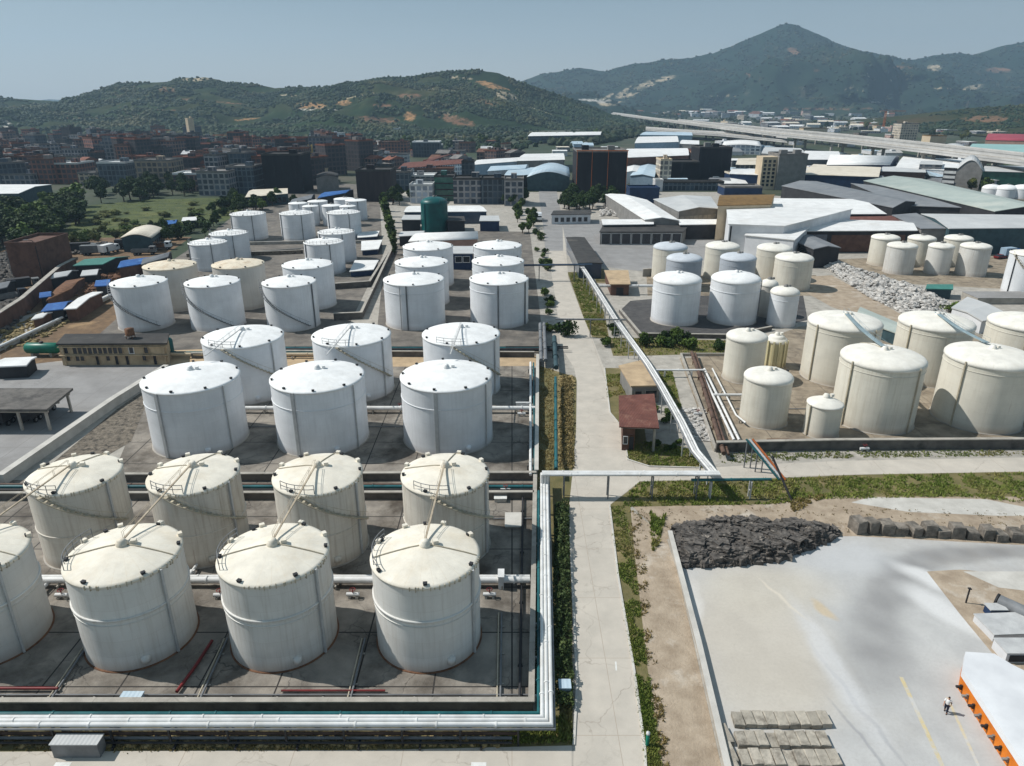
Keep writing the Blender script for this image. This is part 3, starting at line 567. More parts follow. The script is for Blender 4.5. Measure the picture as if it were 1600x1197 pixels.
# ---------------------------------------------------------------- walls of the compounds
def wall(label, pxs, th=.35, h=1.2, mat='concrete', name='wall', z0=0, cap=None):
    pts = P_(pxs); m = MB(); strip(m, pts, th, z0, z0+h); 
    if cap:
        r = thing(name, label, 'wall', (*pts[0], 0)); m.build('panel', mt(mat), r); c = MB(); strip(c, pts, th+.2, z0+h+.002, z0+h+.15); c.build('coping', mt(cap), r)
        return r
    return tag(m.build(name, mt(mat)), label, 'wall')
wall('low concrete bund wall along the front and right of the cream tank compound', [(-200, 1109), (830, 1108), (836, 752)], .35, 1.0, 'concrete_dark', 'bund_wall', cap='concrete')
wall('low concrete bund wall behind the second row of cream tanks', [(-150, 781), (834, 779)], .35, 1.0, 'concrete_dark', 'bund_wall', cap='concrete')
wall('low concrete bund wall in front of the white tanks, beside the beige strip', [(178, 752), (838, 749)], .35, 1.1, 'concrete_dark', 'bund_wall', cap='concrete')
wall('concrete bund wall right of the white tanks, beside the dry grass strip', [(838, 746), (840, 562)], .4, 1.1, 'concrete', 'bund_wall', cap='concrete_light')
wall('bund wall behind the white tanks, in front of the pipe trench', [(300, 560), (440, 556), (835, 558)], .35, 1.1, 'concrete_dark', 'bund_wall', cap='concrete')
wall('slanting dark bund wall right of the cream topped tanks at left centre', [(522, 500), (565, 498), (592, 440), (614, 392)], .5, 1.6, 'concrete_dark', 'bund_wall', cap='concrete')
wall('slanting bund wall of the smaller tanks, ending at the low platform', [(520, 452), (578, 448), (606, 402), (615, 385)], .5, 1.6, 'concrete_dark', 'bund_wall', cap='concrete')
wall('bund wall in front of the two bright white tanks right of the road', [(968, 488), (1000, 527), (1140, 529), (1205, 516)], .4, .9, 'concrete_dark', 'bund_wall', cap='concrete')
wall('long dark retaining wall in front of the big ivory tanks', [(1118, 706), (1300, 702), (1720, 700)], .5, 1.6, 'concrete_dark', 'bund_wall', cap='concrete')
wall('concrete bund wall left of the ivory tanks, beside the pipe rack', [(1118, 706), (1095, 640), (1064, 556), (1135, 556)], .4, .6, 'concrete', 'bund_wall')
wall('low kerb wall along the left edge of the pale stone yard', [(1046, 838), (1090, 1010), (1136, 1210)], .35, .7, 'concrete', 'yard_wall', cap='concrete_light')
wall('thick pale retaining wall slanting down beside the grey lot', [(4, 758), (180, 634), (262, 582)], .9, 1.5, 'concrete_light', 'retaining_wall', cap='concrete_light')
wall('long brown earth wall slanting along the scrap yard', [(-60, 560), (40, 490), (98, 436), (120, 424)], 1.0, 4.0, 'wall_brown', 'earth_wall', cap='concrete')
wall('low white wall running slantwise above the brown bank', [(-20, 558), (60, 520), (172, 466)], .5, 1.0, 'concrete_light', 'low_wall', cap='concrete_light')
wall('concrete wall closing the plaza behind the small tanks', [(1004, 432), (1020, 431), (1040, 430)], .4, 2.2, 'wall_grey', 'plaza_wall', cap='concrete')
wall('stepped bund wall round the farther small white tanks', [(292, 402), (430, 398), (474, 396)], .35, 1.2, 'stone_wall', 'bund_wall', cap='concrete')
wall('bund wall in front of the farthest pair of white tanks', [(350, 384), (420, 382), (470, 381), (590, 380)], .3, 1.0, 'concrete', 'bund_wall', cap='concrete_light')
# ---------------------------------------------------------------- storage tanks
def pol(X, Y, r, a, z): return (X+r*math.cos(math.radians(a)), Y+r*math.sin(math.radians(a)), z)
def tank(X, Y, R, H, label, group, shell, roof, shape='cone', rise=.9, rings=(), stair=None, pipes=(), vents=8, hatch=True, ticks=False, lines=(), rail=None, skirt=None, stmat='stair_metal', feed=0, name='storage_tank', small=False):
    r = thing(name, label, 'storage tank', (X, Y, 0), group); n = 64 if R > 4 else 40
    m = MB(); m.lathe((X, Y, 0), [(R+.16, .0), (R+.16, .1), (R, .101)], n); m.build('foundation', mt('rust' if skirt else 'concrete'), r)
    m = MB(); pr = [(R, .1), (R, H*.33), (R, H*.66), (R, H)]; m.lathe((X, Y, 0), pr, n)
    m.build('shell', mt(shell), r)
    m = MB()
    if shape == 'round': pf = [(R+.02, H-.55), (R+.10, H-.5), (R+.08, H-.1), (R-.18, H+.22), (R-.6, H+.42), (R*.72, H+.42+rise*.45), (R*.4, H+.42+rise*.85), (.02, H+.42+rise)]
    elif shape == 'dome': pf = [(R+.02, H-.3), (R+.07, H-.25), (R+.07, H)]+[(R*math.cos(t*math.pi/2/7), H+.02+rise*math.sin(t*math.pi/2/7)) for t in range(1, 7)]+[(.02, H+.02+rise)]
    else: pf = [(R+.02, H-.2), (R+.1, H-.18), (R+.1, H+.04), (R*.96, H+.16), (R*.75, H+.16+rise*.3), (R*.5, H+.16+rise*.6), (R*.25, H+.16+rise*.88), (.02, H+.16+rise)]
    m.lathe((X, Y, 0), pf, n)
    def rz(q):   # roof height at q*R
        for (r0, z0), (r1, z1) in zip(pf, pf[1:]):
            if r1 <= q*R <= r0: return z0+(z1-z0)*(r0-q*R)/max(1e-6, r0-r1)
        return pf[-1][1]
    if ticks:
        for k in range(20):
            a = -100+5*k+rnd.uniform(-2, 2); p = pol(X, Y, R+.08, a, H-.02-rnd.uniform(0, .1)); m.box(p, (.12, .08, rnd.uniform(.25, .6)), math.radians(a), 1)
        for a in (35, 75, 120, 160): m.box(pol(X, Y, R*.99, a, H+.3), (.4, .5, .35), math.radians(a), 0)
    rf = m.build('roof', [mt(roof), mt('stair_metal')], r)
    for q, hh, w in rings:
        m = MB(); m.lathe((X, Y, 0), [(R+.005, q*H), (R+w, q*H+.01), (R+w, q*H+hh), (R+.005, q*H+hh+.01)], n); m.build('stiffening_ring', mt(shell), r)
    ph = rnd.uniform(0, 40)
    for k in range(vents):
        a = ph+360*k/vents; v = MB(); zz = rz(.955); c = pol(X, Y, R*.955, a, zz+.2)
        v.box((c[0], c[1], c[2]-.08), (.28, .36, .2), math.radians(a), 0); v.box((c[0], c[1], c[2]+.04), (.34, .4, .04), math.radians(a), 0); v.build('roof_vent', [mt('dark_metal'), mt('wall_grey')], r)
    if hatch:
        v = MB(); zt = rz(.04)-.06; v.lathe((X, Y, zt), [(.55, 0), (.55, .28), (.4, .36), (.4, .55), (.02, .6)], 16); v.box((X+1.0, Y+.3, zt+.2), (.5, .5, .45), .3); v.build('roof_hatch', mt(roof if not small else 'wall_grey'), r)
    for a in lines:
        v = MB(); v.tube([pol(X, Y, R*q, a, rz(q)+.07) for q in (.06, .3, .5, .75, .97)], .06, 5); v.build('roof_pipe', mt('stair_metal'), r)
    for a, w, mm in pipes:
        v = MB(); ca = math.radians(a)
        v.box(pol(X, Y, R+.16, a, H/2+.05), (.22, w, H-.1), ca)
        v.build('downpipe', mt(mm), r)
    if stair:
        a0, a1, z1 = stair; z0 = H-.1; L = abs(math.radians(a1-a0))*R; k = max(14, int(L/.55)); v = MB(); top = []; out = []
        for i in range(k+1):
            t = i/k; a = a0+(a1-a0)*t; z = z0+(z1-z0)*t
            v.box(pol(X, Y, R+.34, a, z), (.5, .5, .07), math.radians(a)); out.append(pol(X, Y, R+.66, a, z)); top.append(pol(X, Y, R+.66, a, z+.9))
        v.tube(out, .07, 4); v.tube([pol(X, Y, R+.06, a0+(a1-a0)*i/k, z0+(z1-z0)*i/k-.05) for i in range(k+1)], .09, 4)
        st = v.build('staircase', mt(stmat), r)
        v = MB(); v.tube(top, .028, 4)
        for i in range(0, k+1, 3): v.tube([out[i], top[i]], .022, 4)
        v.build('handrail', mt(stmat), st)
    if rail:
        a0, a1 = rail; k = max(6, int(abs(a1-a0)/6)); v = MB(); A = [a0+(a1-a0)*i/k for i in range(k+1)]; zz = rz(.97)
        for h in (.55, 1.05): v.tube([pol(X, Y, R*.97, a, zz+h) for a in A], .04, 4)
        for a in A[::2]: v.tube([pol(X, Y, R*.97, a, zz), pol(X, Y, R*.97, a, zz+1.05)], .04, 4)
        v.build('guard_rail', mt('grey_metal'), r)
    if feed:
        v = MB(); y1 = Y+(R+feed if feed > 0 else -R+feed); y0 = Y+(R-.05)*(1 if feed > 0 else -1)
        v.tube([(X+.9, y0*1.0, .55), (X+.9, y1, .55), (X+.9, y1, .3)], .17, 8); v.box((X+.9, (y0+y1)/2, .45), (.5, .35, .5)); v.build('feed_pipe', mt('white_pipe'), r)
        v = MB(); q = pol(X, Y, R+.06, -60, 1.0); ca = math.radians(-60); v.lathe((q[0], q[1], q[2]), [(.02, -.42), (.42, -.3), (.42, .3), (.02, .42)], 12); v.build('manhole', mt(shell), r)
    return r, rz(0)
APEX = {}
def T(code, *a, **k):
    r, z = tank(*a, **k); APEX[code] = (a[0], a[1], z, a[2]); return r
GA, GB, GC, GD = 'cream tanks of the front row', 'cream tanks of the second row', 'white tanks of the third row', 'white tanks of the fourth row'
kw = dict(shell='shell_cream', roof='roofm_cream', rings=((.60, .22, .14), (.55, .05, .08)), ticks=True, vents=6, lines=(190, -5), skirt=True, feed=2.6, pipes=((-28, .2, 'conduit'),), rail=(150, 215))
T('A1', -52.2, 57.2, 5.12, 9.7, 'cream storage tank of the front row, cut off by the left edge of the photo', GA, **kw)
T('A2', -37.2, 57.3, 5.11, 9.7, 'cream storage tank with stained roof, second from left in the front row', GA, **kw)
T('A3', -22.8, 57.2, 5.1, 9.8, 'cream storage tank in the front row, second from the pipe rack beside the road', GA, **kw)
T('A4', -8.3, 57.2, 5.13, 9.7, 'cream storage tank with ringed shell at the front, nearest the pipe rack corner', GA, **kw)
kw = dict(shell='shell_cream2', roof='roofm_cream', rings=((.44, .12, .09),), ticks=True, vents=6, feed=-2.4, stair=(-100, -8, 4.2), pipes=((-22, .2, 'conduit'),), rail=(-130, -80), lines=(80, 170))
T('B1', -50.8, 72.8, 4.95, 9.75, 'streaked cream tank of the second row, the one closest to the retaining wall', GB, **kw)
T('B2', -37.1, 73.1, 5.0, 9.65, 'streaked cream tank with winding stair, second from left in the second row', GB, **kw)
T('B3', -22.6, 73.0, 5.05, 9.7, 'streaked cream tank with winding stair, third from left in the second row', GB, **kw)
T('B4', -7.8, 73.2, 5.06, 9.6, 'streaked cream tank with winding stair, right end of the second row', GB, **kw)
for c, X, Y, a, l in (('C1', -49.5, 102.2, -109, 'large white tank with grey conduit, left end of the third row'), ('C2', -30.1, 102.6, -106, 'large white tank with grey conduit, middle of the third row'), ('C3', -10.2, 103, -98, 'large white tank with grey conduit, right end of the third row beside the numbered wall')):
    T(c, X, Y, 7.07, 10.5, l if 'numbered' not in l else 'large white tank with grey conduit, right end of the third row', GC, 'shell_white', 'roofm_white', 'cone', 1.1, ((.72, .1, .08),), None, ((a, .5, 'conduit'), (-30, .1, 'conduit')), 9, feed=2.2)
for c, X, Y, l in (('D1', -48.6, 122.4, 'white tank with winding stair behind the third row, left of three'), ('D2', -29.2, 123.4, 'white tank with winding stair behind the third row, middle of three'), ('D3', -9.3, 124, 'white tank with winding stair behind the third row, right of three')):
    T(c, X, Y, 7.03, 10.55, l, GD, 'shell_white', 'roofm_white', 'cone', 1.1, (), (-98, -18, 3.4), ((-30, .16, 'conduit'),), 8, rail=(-125, -80), feed=2.0)
GE, GF = 'white tanks with slanting stairs at left', 'tanks just behind the slanting stair tanks'
for c, X, l in (('E1', -87.9, 'white tank with slanting stair line, just behind the two storey building'), ('E2', -70.6, 'white tank with slanting stair line, between its two twins in the left group'), ('E3', -52.5, 'white tank with slanting stair and dark downpipe, right of its two twins')):
    T(c, X, 164.4, 6.15, 10.55, l, GE, 'shell_white', 'roofm_white', 'cone', 1.0, (), (-172, -40, 1.0), ((-22, .25, 'grey_metal'),) if c == 'E3' else (), 7, stmat='grey_metal')
T('F1', -88, 181, 6.4, 10.9, 'tan tank with patchy beige roof behind the left slanting stair tank', GF, 'shell_tan', 'roofm_dirty', vents=6)
T('F2', -71, 182.6, 6.45, 10.9, 'tan tank with patchy beige roof behind the middle slanting stair tank', GF, 'shell_tan', 'roofm_dirty', vents=6)
T('F3', -53, 182.6, 6.4, 10.8, 'clean white tank behind the right slanting stair tank, level with two tan tanks', GF, 'shell_white', 'roofm_white', vents=6)
GG = 'small white tanks of the far left compound'
kw = dict(shell='shell_white', roof='roofm_white', rise=.8, vents=4, pipes=((-60, .2, 'grey_metal'), (-140, .2, 'grey_metal')), rail=(-180, 0), rings=((.5, .08, .06),))
T('G1', -97, 227, 5.85, 8.3, 'white tank behind the left tan tank, front one of a close pair', GG, **kw)
T('G2', -95.7, 241.8, 6.2, 8.7, 'white tank tucked behind its twin, behind the left tan tank', GG, **kw)
T('G3', -58.7, 222, 6.05, 9.4, 'white tank with railing beside the small platform, front one of a close pair', GG, **kw)
T('G4', -58.8, 239.6, 6.05, 9.5, 'white tank with railing beside the small platform, rear one of a close pair', GG, **kw)
T('H1', -102.7, 281, 6.6, 9.5, 'white tank at far left of the farthest row of three', GG, **kw)
T('H2', -83.6, 280.6, 6.45, 9.8, 'white tank with railing, middle of the farthest row of three', GG, **kw)
T('H3', -66, 283.3, 6.45, 9.7, 'white tank with railing, right end of the farthest row of three', GG, **kw)
GI = 'cluster of narrow white tanks at the back'
for c, X, Y, R, H, l in (('I1', -87, 313, 3.4, 8, 'narrow white tank right behind the gap of the farthest row'), ('I2', -78, 313.5, 4.1, 8.2, 'narrow white tank in the middle of the back cluster'), ('I3', -71, 313, 3.6, 8, 'narrow white tank touching the tall one of the back cluster'),
        ('I4', -70.4, 328, 4.7, 8.6, 'tallest whitest tank of the back cluster, at its right end'), ('I5', -96, 325.7, 4.1, 7.6, 'low white tank at the left end of the back cluster'), ('I6', -88.5, 331, 4.4, 7.8, 'pale tank half hidden at the rear of the back cluster'), ('I7', -78, 338, 4.6, 8, 'white tank hidden deepest in the back cluster under the blue roof')):
    T(c, X, Y, R, H, l, GI, 'shell_white', 'roofm_white', 'cone', .5, (), None, ((-70, .2, 'grey_metal'),), 0, small=True)
GJ = 'white tanks in two columns beside the road'
kw = dict(shell='shell_white', roof='roofm_white', rise=1.0, rings=((.80, .1, .08),), vents=6)
T('J1', -23.4, 166.5, 7.15, 10.7, 'white tank with dark pipe down its front, front of the left column by the road', GJ, pipes=((-97, .28, 'grey_metal'), (-110, .1, 'conduit')), **kw)
T('J2', -3.1, 167.9, 7.05, 10.5, 'white tank with dark pipe down its front, front of the right column by the road', GJ, pipes=((-91, .28, 'grey_metal'), (-30, .3, 'grey_metal')), **kw)
T('K1', -23.8, 185.6, 6.95, 10.75, 'white tank second in the left column beside the road', GJ, **kw)
T('K2', -3.7, 186.7, 6.85, 10.8, 'white tank second in the right column beside the road', GJ, **kw)
T('L1', -24.4, 206.3, 7.2, 11, 'white tank farthest back in the left column beside the road', GJ, **kw)
T('L2', -4.2, 207.5, 7, 11, 'white tank farthest back in the right column beside the road', GJ, **kw)
T('TE', -32, 298.2, 5.5, 11.5, 'tall teal green tank with domed top among white roofs', None, 'teal_tank', 'teal_tank', 'dome', 2.3, (), None, ((-130, .2, 'teal_pipe'),), 0, small=True, rail=(-60, 20))
GW = 'pair of bright white tanks right of the road'
T('W1', 39.9, 168.4, 5.7, 10.2, 'bright white tank with one ring, left of the pair right of the road', GW, 'shell_white', 'roofm_white', 'dome', 1.5, ((.76, .1, .08),), None, (), 0)
T('W2', 54.1, 168.7, 5.8, 10.3, 'bright white tank with one ring, right of the pair right of the road', GW, 'shell_white', 'roofm_white', 'dome', 1.5, ((.76, .1, .08),), None, ((-20, .2, 'grey_metal'),), 1)
GS = 'small tanks behind the bright white pair'
for c, X, Y, R, H, sh, ro, l in (('S1', 47.6, 213.4, 5.05, 9.4, 'shell_sand', 'roofm_blue', 'cream tank with blue shade painted on its top behind the left bright white tank'), ('S2', 49.3, 201.9, 5.0, 8.3, 'shell_blue', 'roofm_blue', 'blue grey tank directly behind the left bright white tank'),  # blue roof tone on the cream tank paints shade into its top
        ('S3', 63.8, 215, 5.05, 9.3, 'shell_sand', 'roofm_ivory', 'cream tank between the two blue grey tanks'), ('S4', 64.7, 201.9, 5.0, 8.5, 'shell_blue', 'roofm_blue', 'blue grey tank directly behind the right bright white tank'),
        ('S5', 78.6, 212.5, 5.0, 9.2, 'shell_sand', 'roofm_ivory', 'cream tank at the rear, right of the blue grey tanks'), ('S6', 80.5, 201.3, 5.2, 8.6, 'shell_sand', 'roofm_ivory', 'wide cream tank at the edge of the rubble bank'),
        ('S7', 63.7, 172.6, 2.2, 7.9, 'shell_tan', 'roofm_ivory', 'thin pinkish tank squeezed right of the bright white pair'), ('S8', 64.8, 164.6, 3.3, 8, 'shell_white', 'roofm_ivory', 'slim white tank standing alone right of the bright white pair')):
    T(c, X, Y, R, H, l, GS, sh, ro, 'dome', 1.3, ((.8, .08, .05),), None, (), 0, small=True)
GT = 'big ivory tanks at right'
kw = dict(shell='shell_sand', roof='roofm_ivory', shape='round', rise=.8, vents=0, rings=((.88, .07, .06),))
T('T1', 63.4, 130, 6.55, 11.2, 'big ivory tank behind, left of the rear three at right', GT, pipes=((-158, .2, 'stair_metal'), (-62, .1, 'stair_metal')), **kw)
T('T2', 80.7, 129.8, 6.45, 11.2, 'big ivory tank behind, middle of the rear three at right', GT, pipes=((-158, .2, 'stair_metal'),), **kw)
T('T3', 97.7, 129.8, 6.2, 11.1, 'big ivory tank at the rear, cut off by the right edge', GT, pipes=((-120, .2, 'stair_metal'),), **kw)
T('T4', 60.8, 109.7, 6.4, 11.2, 'big ivory tank with dark runs on its shell, front left of its group', GT, pipes=((-158, .2, 'stair_metal'), (-62, .1, 'stair_metal')), lines=(100,), **kw)
T('T5', 78.6, 110, 6.65, 11.3, 'big ivory tank in front, cut off by the right edge', GT, pipes=((-152, .2, 'stair_metal'),), **kw)
GV = 'smaller ivory tanks at right'
kw = dict(shell='shell_sand', roof='roofm_ivory', shape='round', rise=.5, vents=0)
T('T6', 44.8, 129.1, 3.75, 8.6, 'medium ivory tank beside the ribbed yellowish tank', GV, **kw)
T('T7', 53.2, 136, 2.1, 5.6, 'short yellowish tank with vertical ribs between larger ivory tanks', GV, **dict(kw, shell='shell_yellow', pipes=tuple((a, .35, 'shell_yellow') for a in (-150, -120, -90, -60, -30))))
T('T8', 42.3, 109.2, 3.85, 8.1, 'medium ivory tank standing in front near the pipe ducts', GV, **dict(kw, vents=1))
T('T9', 50, 104.2, 2.7, 5.3, 'smallest ivory tank with cone top in front of the big ones', GV, **dict(kw, shape='cone', rise=.9, pipes=((-160, .15, 'stair_metal'),)))
GU = 'six cream tanks beyond the rubble bank'
for c, X, Y, R, H, sh, l in (('U1', 122, 233, 4.3, 8.9, 'shell_sand', 'cream tank rear left of the six beyond the rubble'), ('U2', 133.8, 232.8, 4.15, 8.7, 'shell_sand', 'cream tank rear middle of the six beyond the rubble'), ('U3', 145.8, 232.8, 4.15, 8.7, 'shell_sand', 'cream tank rear right of the six beyond the rubble'),
        ('U4', 121.4, 221, 4.3, 8.5, 'shell_cream', 'pale tank front left of the six beyond the rubble'), ('U5', 133.1, 220.2, 3.6, 8.5, 'shell_cream', 'pale tank front middle of the six beyond the rubble'), ('U6', 142.4, 218, 4.25, 8.9, 'shell_cream', 'pale tank front right of the six beyond the rubble')):
    T(c, X, Y, R, H, l, GU, sh, 'roofm_ivory', 'round', .4, (), None, (), 0, small=True)
T('V1', 142.8, 194.3, 5.2, 11.2, 'white tank with dark seams cut off at the right edge, before the six', None, 'shell_white', 'roofm_ivory', 'cone', .8, (), (-170, -70, 2), ((-165, .15, 'dark_metal'),), 3)
GX = 'round white tanks at the far right edge'
for X, Y, R, H, l in ((*at(1556, 309), 5, 6.5, 'low round white tank, left of the far right bunch'), (*at(1580, 311), 5.5, 7, 'bulging white tank in the middle of the far right bunch'), (*at(1606, 312), 5.5, 7.5, 'bulging white tank cut off by the edge in the far right bunch')):
    tank(X, Y+R, R, H*.7, l, GX, 'shell_white', 'roofm_white', 'dome', 2.2, vents=0, small=True)
def gangway(label, a, b, z0=None, group=None, mat='walkway', w=.17, ra=.1, rb=.1, sag=0):
    xa, ya, za, Ra = APEX[a]; xb, yb, zb, Rb = APEX[b]; d = Vector((xb-xa, yb-ya, 0)).normalized()
    A = Vector((xa, ya, za+.25))+d*Ra*ra; B = Vector((xb, yb, zb+.25))-d*Rb*rb; r = thing('gangway', label, 'gangway', ((A.x+B.x)/2, (A.y+B.y)/2, A.z), group)
    n = Vector((-d.y, d.x, 0)); m = MB(); k = 12; pts = [A+(B-A)*(i/k)+Vector((0, 0, -sag*math.sin(math.pi*i/k))) for i in range(k+1)]
    vs = []; 
    for p in pts: vs += [p+n*w/2, p-n*w/2, p-n*w/2+Vector((0, 0, .12)), p+n*w/2+Vector((0, 0, .12))]
    m.add(vs, [(4*i+j, 4*i+4+j, 4*i+4+(j+1) % 4, 4*i+(j+1) % 4) for i in range(k) for j in range(4)]+[(0, 1, 2, 3), (4*k+3, 4*k+2, 4*k+1, 4*k)]); m.build('deck', mt(mat), r)
    for s in (-1, 1):
        m = MB(); m.tube([p+n*w/2*s+Vector((0, 0, .8)) for p in pts], .02, 4)
        for p in pts[::2]: m.tube([p+n*w/2*s+Vector((0, 0, .1)), p+n*w/2*s+Vector((0, 0, .8))], .018, 4)
        m.build('handrail', mt(mat), r)
for a, b, l in (('A1', 'B1', 'thin gangway joining the leftmost cream tanks of the two front rows'), ('A2', 'B2', 'thin gangway between the second cream tanks from left of the two front rows'), ('A3', 'B3', 'thin gangway between the third cream tanks from left of the two front rows'), ('A4', 'B4', 'thin gangway between the two cream tanks nearest the road')):
    gangway(l, a, b, group='gangways between the cream tank roofs')
for a, b, l in (('C1', 'D1', 'gangway joining the left pair of large white tanks'), ('C2', 'D2', 'gangway joining the middle pair of large white tanks'), ('C3', 'D3', 'gangway joining the right pair of large white tanks')):
    gangway(l, a, b, group='gangways between the white tank roofs', mat='conduit', ra=.75, rb=.05)
gangway('grey teal gangway from the left rear ivory tank down to the front one', 'T1', 'T4', group='gangways of the ivory tanks', mat='pale_teal', w=.8, ra=-.1, rb=.1, sag=.4)
gangway('grey teal gangway from the middle rear ivory tank down to the front one', 'T2', 'T5', group='gangways of the ivory tanks', mat='pale_teal', w=.8, ra=-.1, rb=.3, sag=.4)
# ---------------------------------------------------------------- pipes and pipe racks
def offs(pts, d):
    if abs(d) < 1e-6: return [tuple(p[:2]) for p in pts]
    L = ribbon(pts, 2*abs(d)); n = len(pts); return L[:n] if d > 0 else L[n:][::-1]
def rack(label, pts, z, pipes, legs=0, legmat='grey_metal', w=1.2, name='pipe_rack', cat='pipe rack', group=None, tie=True, legdrop=0):
    r = thing(name, label, cat, (pts[0][0], pts[0][1], 0), group)
    for off, dz, rad, mm in pipes:
        m = MB(); op = [Vector((x, y, z+dz+rad)) for x, y in offs(pts, off)]; m.tube(op, rad, 10)
        if legs and rad > .14:
            for a, b in zip(op, op[1:]):
                L = (b-a).length; k = int(L/6.5); t = (b-a).normalized()
                for i in range(k): p = a+(b-a)*((i+.5+.25*math.sin(i*3.7+off*9))/max(1, k)); m.tube([p-t*.07, p+t*.07], rad*1.28, 10)
        m.build('pipe', mt(mm), r)
    P = [Vector(p[:2]) for p in pts]; 
    if legs:
        for a, b in zip(P, P[1:]):
            L = (b-a).length; k = max(1, int(L/legs)); t = (b-a).normalized(); nn = Vector((-t.y, t.x)); ang = math.atan2(t.y, t.x)
            for i in range(k):
                p = a+(b-a)*((i+.5)/k); m = MB()
                m.box((p.x, p.y, z-.12), (.16, w, .2), ang)
                for s in (-1, 1):
                    m.box((p.x+nn.x*w*.42*s, p.y+nn.y*w*.42*s, (z-.22)/2), (.16, .16, z-.22), ang)
                if z > 2: m.box((p.x, p.y, z*.45), (.1, w*.8, .1), ang)
                m.build('support', mt(legmat), r)
    return r
Z = 1.9; Z2 = 3.4
main = [at(-140, 1130, Z), at(855, 1130, Z), at(851, 742, Z)]
WP = [(-.34, 0, .2, 'white_pipe'), (.04, .03, .2, 'white_pipe'), (.42, 0, .2, 'white_pipe'), (-.62, -.1, .1, 'grey_metal')]
rack('long white pipe rack along the cream tanks, turning the corner at the road', main, Z, WP, 4.6, 'dark_metal', 1.3)
rr = rack('white pipe rack crossing high over the main road on posts', [at(847, 742, Z2), at(1124, 742, Z2)], Z2, WP[:3], 5.4, 'grey_metal', 1.2)
x, y = at(851, 743, Z2)
for q in (-.34, .04, .42): m = MB(); m.tube([(x+q, y, Z+.1), (x+q, y, Z2+.2)], .2, 10); m.build('riser', mt('white_pipe'), rr)
rack('teal pipe hung under the crossing rack past the end of the white pipes', [at(1080, 752, 2.6), at(1205, 751, 2.6)], 2.6, [(0, 0, .2, 'teal_pipe')], 4.5, 'conduit', .8, 'pipeline', 'pipe')
Z = Z2
diag = [at(1118, 744, Z), at(1086, 706, Z), at(1064, 660, Z), at(1034, 606, Z), at(1012, 570, Z), at(994, 545, Z), at(960, 498, Z), at(934, 456, Z), at(913, 423, Z), at(905, 412, Z)]
rack('white pipe rack running slantwise right of the main road', diag, Z, [(-.5, 0, .17, 'white_pipe'), (-.1, 0, .19, 'conduit'), (.3, 0, .17, 'white_pipe'), (.66, .02, .12, 'grey_metal')], 6, 'conduit', 1.5)
rack('grey blue overhead pipe crossing the main road at its far narrow part', [at(815, 416, 4.5), at(925, 415, 4.5)], 4.5, [(0, 0, .3, 'glass_blue'), (.7, 0, .2, 'grey_metal')], 9, 'grey_metal', 1.3)
rack('thin grey gantry pipe crossing the road beyond the round bush', [at(868, 500, 4), at(978, 501, 4)], 4, [(0, 0, .2, 'grey_metal')], 12, 'grey_metal', .5)
rack('white pipe leading from the slanting rack to the bright white tank', [at(936, 449, 2), at(1024, 449, 2)], 2, [(0, 0, .4, 'white_pipe')], 8, 'grey_metal', .9, 'pipeline', 'pipe')
Lx = lambda x0, x1, y, z=0: [at(x0, y, z), at(x1, y, z)]
rack('fat white pipe running between the two cream tank rows', Lx(-120, 828, 916), .5, [(0, 0, .36, 'white_pipe'), (.8, 0, .2, 'white_pipe')], 6, 'concrete', 1.4, 'pipeline', 'pipe')
rack('white pipe running between the two white tank rows', Lx(330, 836, 645), .5, [(0, 0, .38, 'white_pipe')], 6, 'concrete', .9, 'pipeline', 'pipe')
rack('dark and teal pipes in the trench between cream and white tanks', Lx(-60, 836, 765), .3, [(-.9, 0, .18, 'dark_metal'), (-.2, 0, .26, 'teal_pipe'), (.5, 0, .2, 'brown_pipe')], 5, 'concrete', 2.2, 'pipeline', 'pipe')
rack('teal and dark pipes in the trench behind the white tanks', Lx(430, 872, 549), .4, [(-.8, 0, .28, 'dark_metal'), (.3, 0, .26, 'teal_pipe'), (1.0, 0, .2, 'dark_metal')], 7, 'concrete', 2.4, 'pipeline', 'pipe')
rack('red pipe running along the foot of the front bund wall', Lx(-60, 826, 1101), .5, [(0, 0, .12, 'red_pipe')], 5, 'dark_metal', .5, 'pipeline', 'pipe')
rack('teal pipe along the front bund wall under the white rack', [at(-100, 1119, .8), at(842, 1119, .8), at(842, 770, .8)], .8, [(0, 0, .22, 'teal_pipe'), (-.5, .1, .1, 'teal_pipe')], 4.2, 'white_pipe', .8, 'pipeline', 'pipe')
rack('red fire pipe at left front of the cream tank compound', Lx(-60, 92, 1080), .2, [(0, 0, .14, 'red_pipe')], 0, name='pipeline', cat='pipe')
rack('red pipe lying slantwise between two front cream tanks', [at(277, 1085), at(306, 1045), at(332, 1005)], .15, [(0, 0, .16, 'red_pipe')], 0, name='pipeline', cat='pipe')
rack('red pipe lying in front of the second and third front tanks from the road', Lx(440, 602, 1082), .12, [(0, 0, .1, 'red_pipe')], 0, name='pipeline', cat='pipe')
rack('teal pipe standing proud beside the dry grass strip', [at(868, 592, 1.6), at(869, 735, 1.6)], 1.6, [(0, 0, .26, 'teal_pipe')], 5, 'teal_pipe', .5, 'pipeline', 'pipe')
rack('white and dark pipes along the right bund wall of the white tanks', [at(829, 568, .8), at(829, 744, .8)], .8, [(0, 0, .22, 'white_pipe'), (.6, 0, .15, 'teal_pipe')], 6, 'grey_metal', 1, 'pipeline', 'pipe')
rack('dark pipe along the inner side of the cream tank compound at right', [at(817, 772), at(812, 1100)], .25, [(0, 0, .14, 'dark_metal')], 8, 'dark_metal', .4, 'pipeline', 'pipe')
rack('grey duct rising toward the white column tanks beside the road', [at(847, 508, 1.2), at(849, 566, 1.2)], 1.2, [(-.45, 0, .4, 'grey_metal'), (.45, 0, .4, 'grey_metal')], 5, 'concrete', 1.2, 'pipeline', 'pipe')
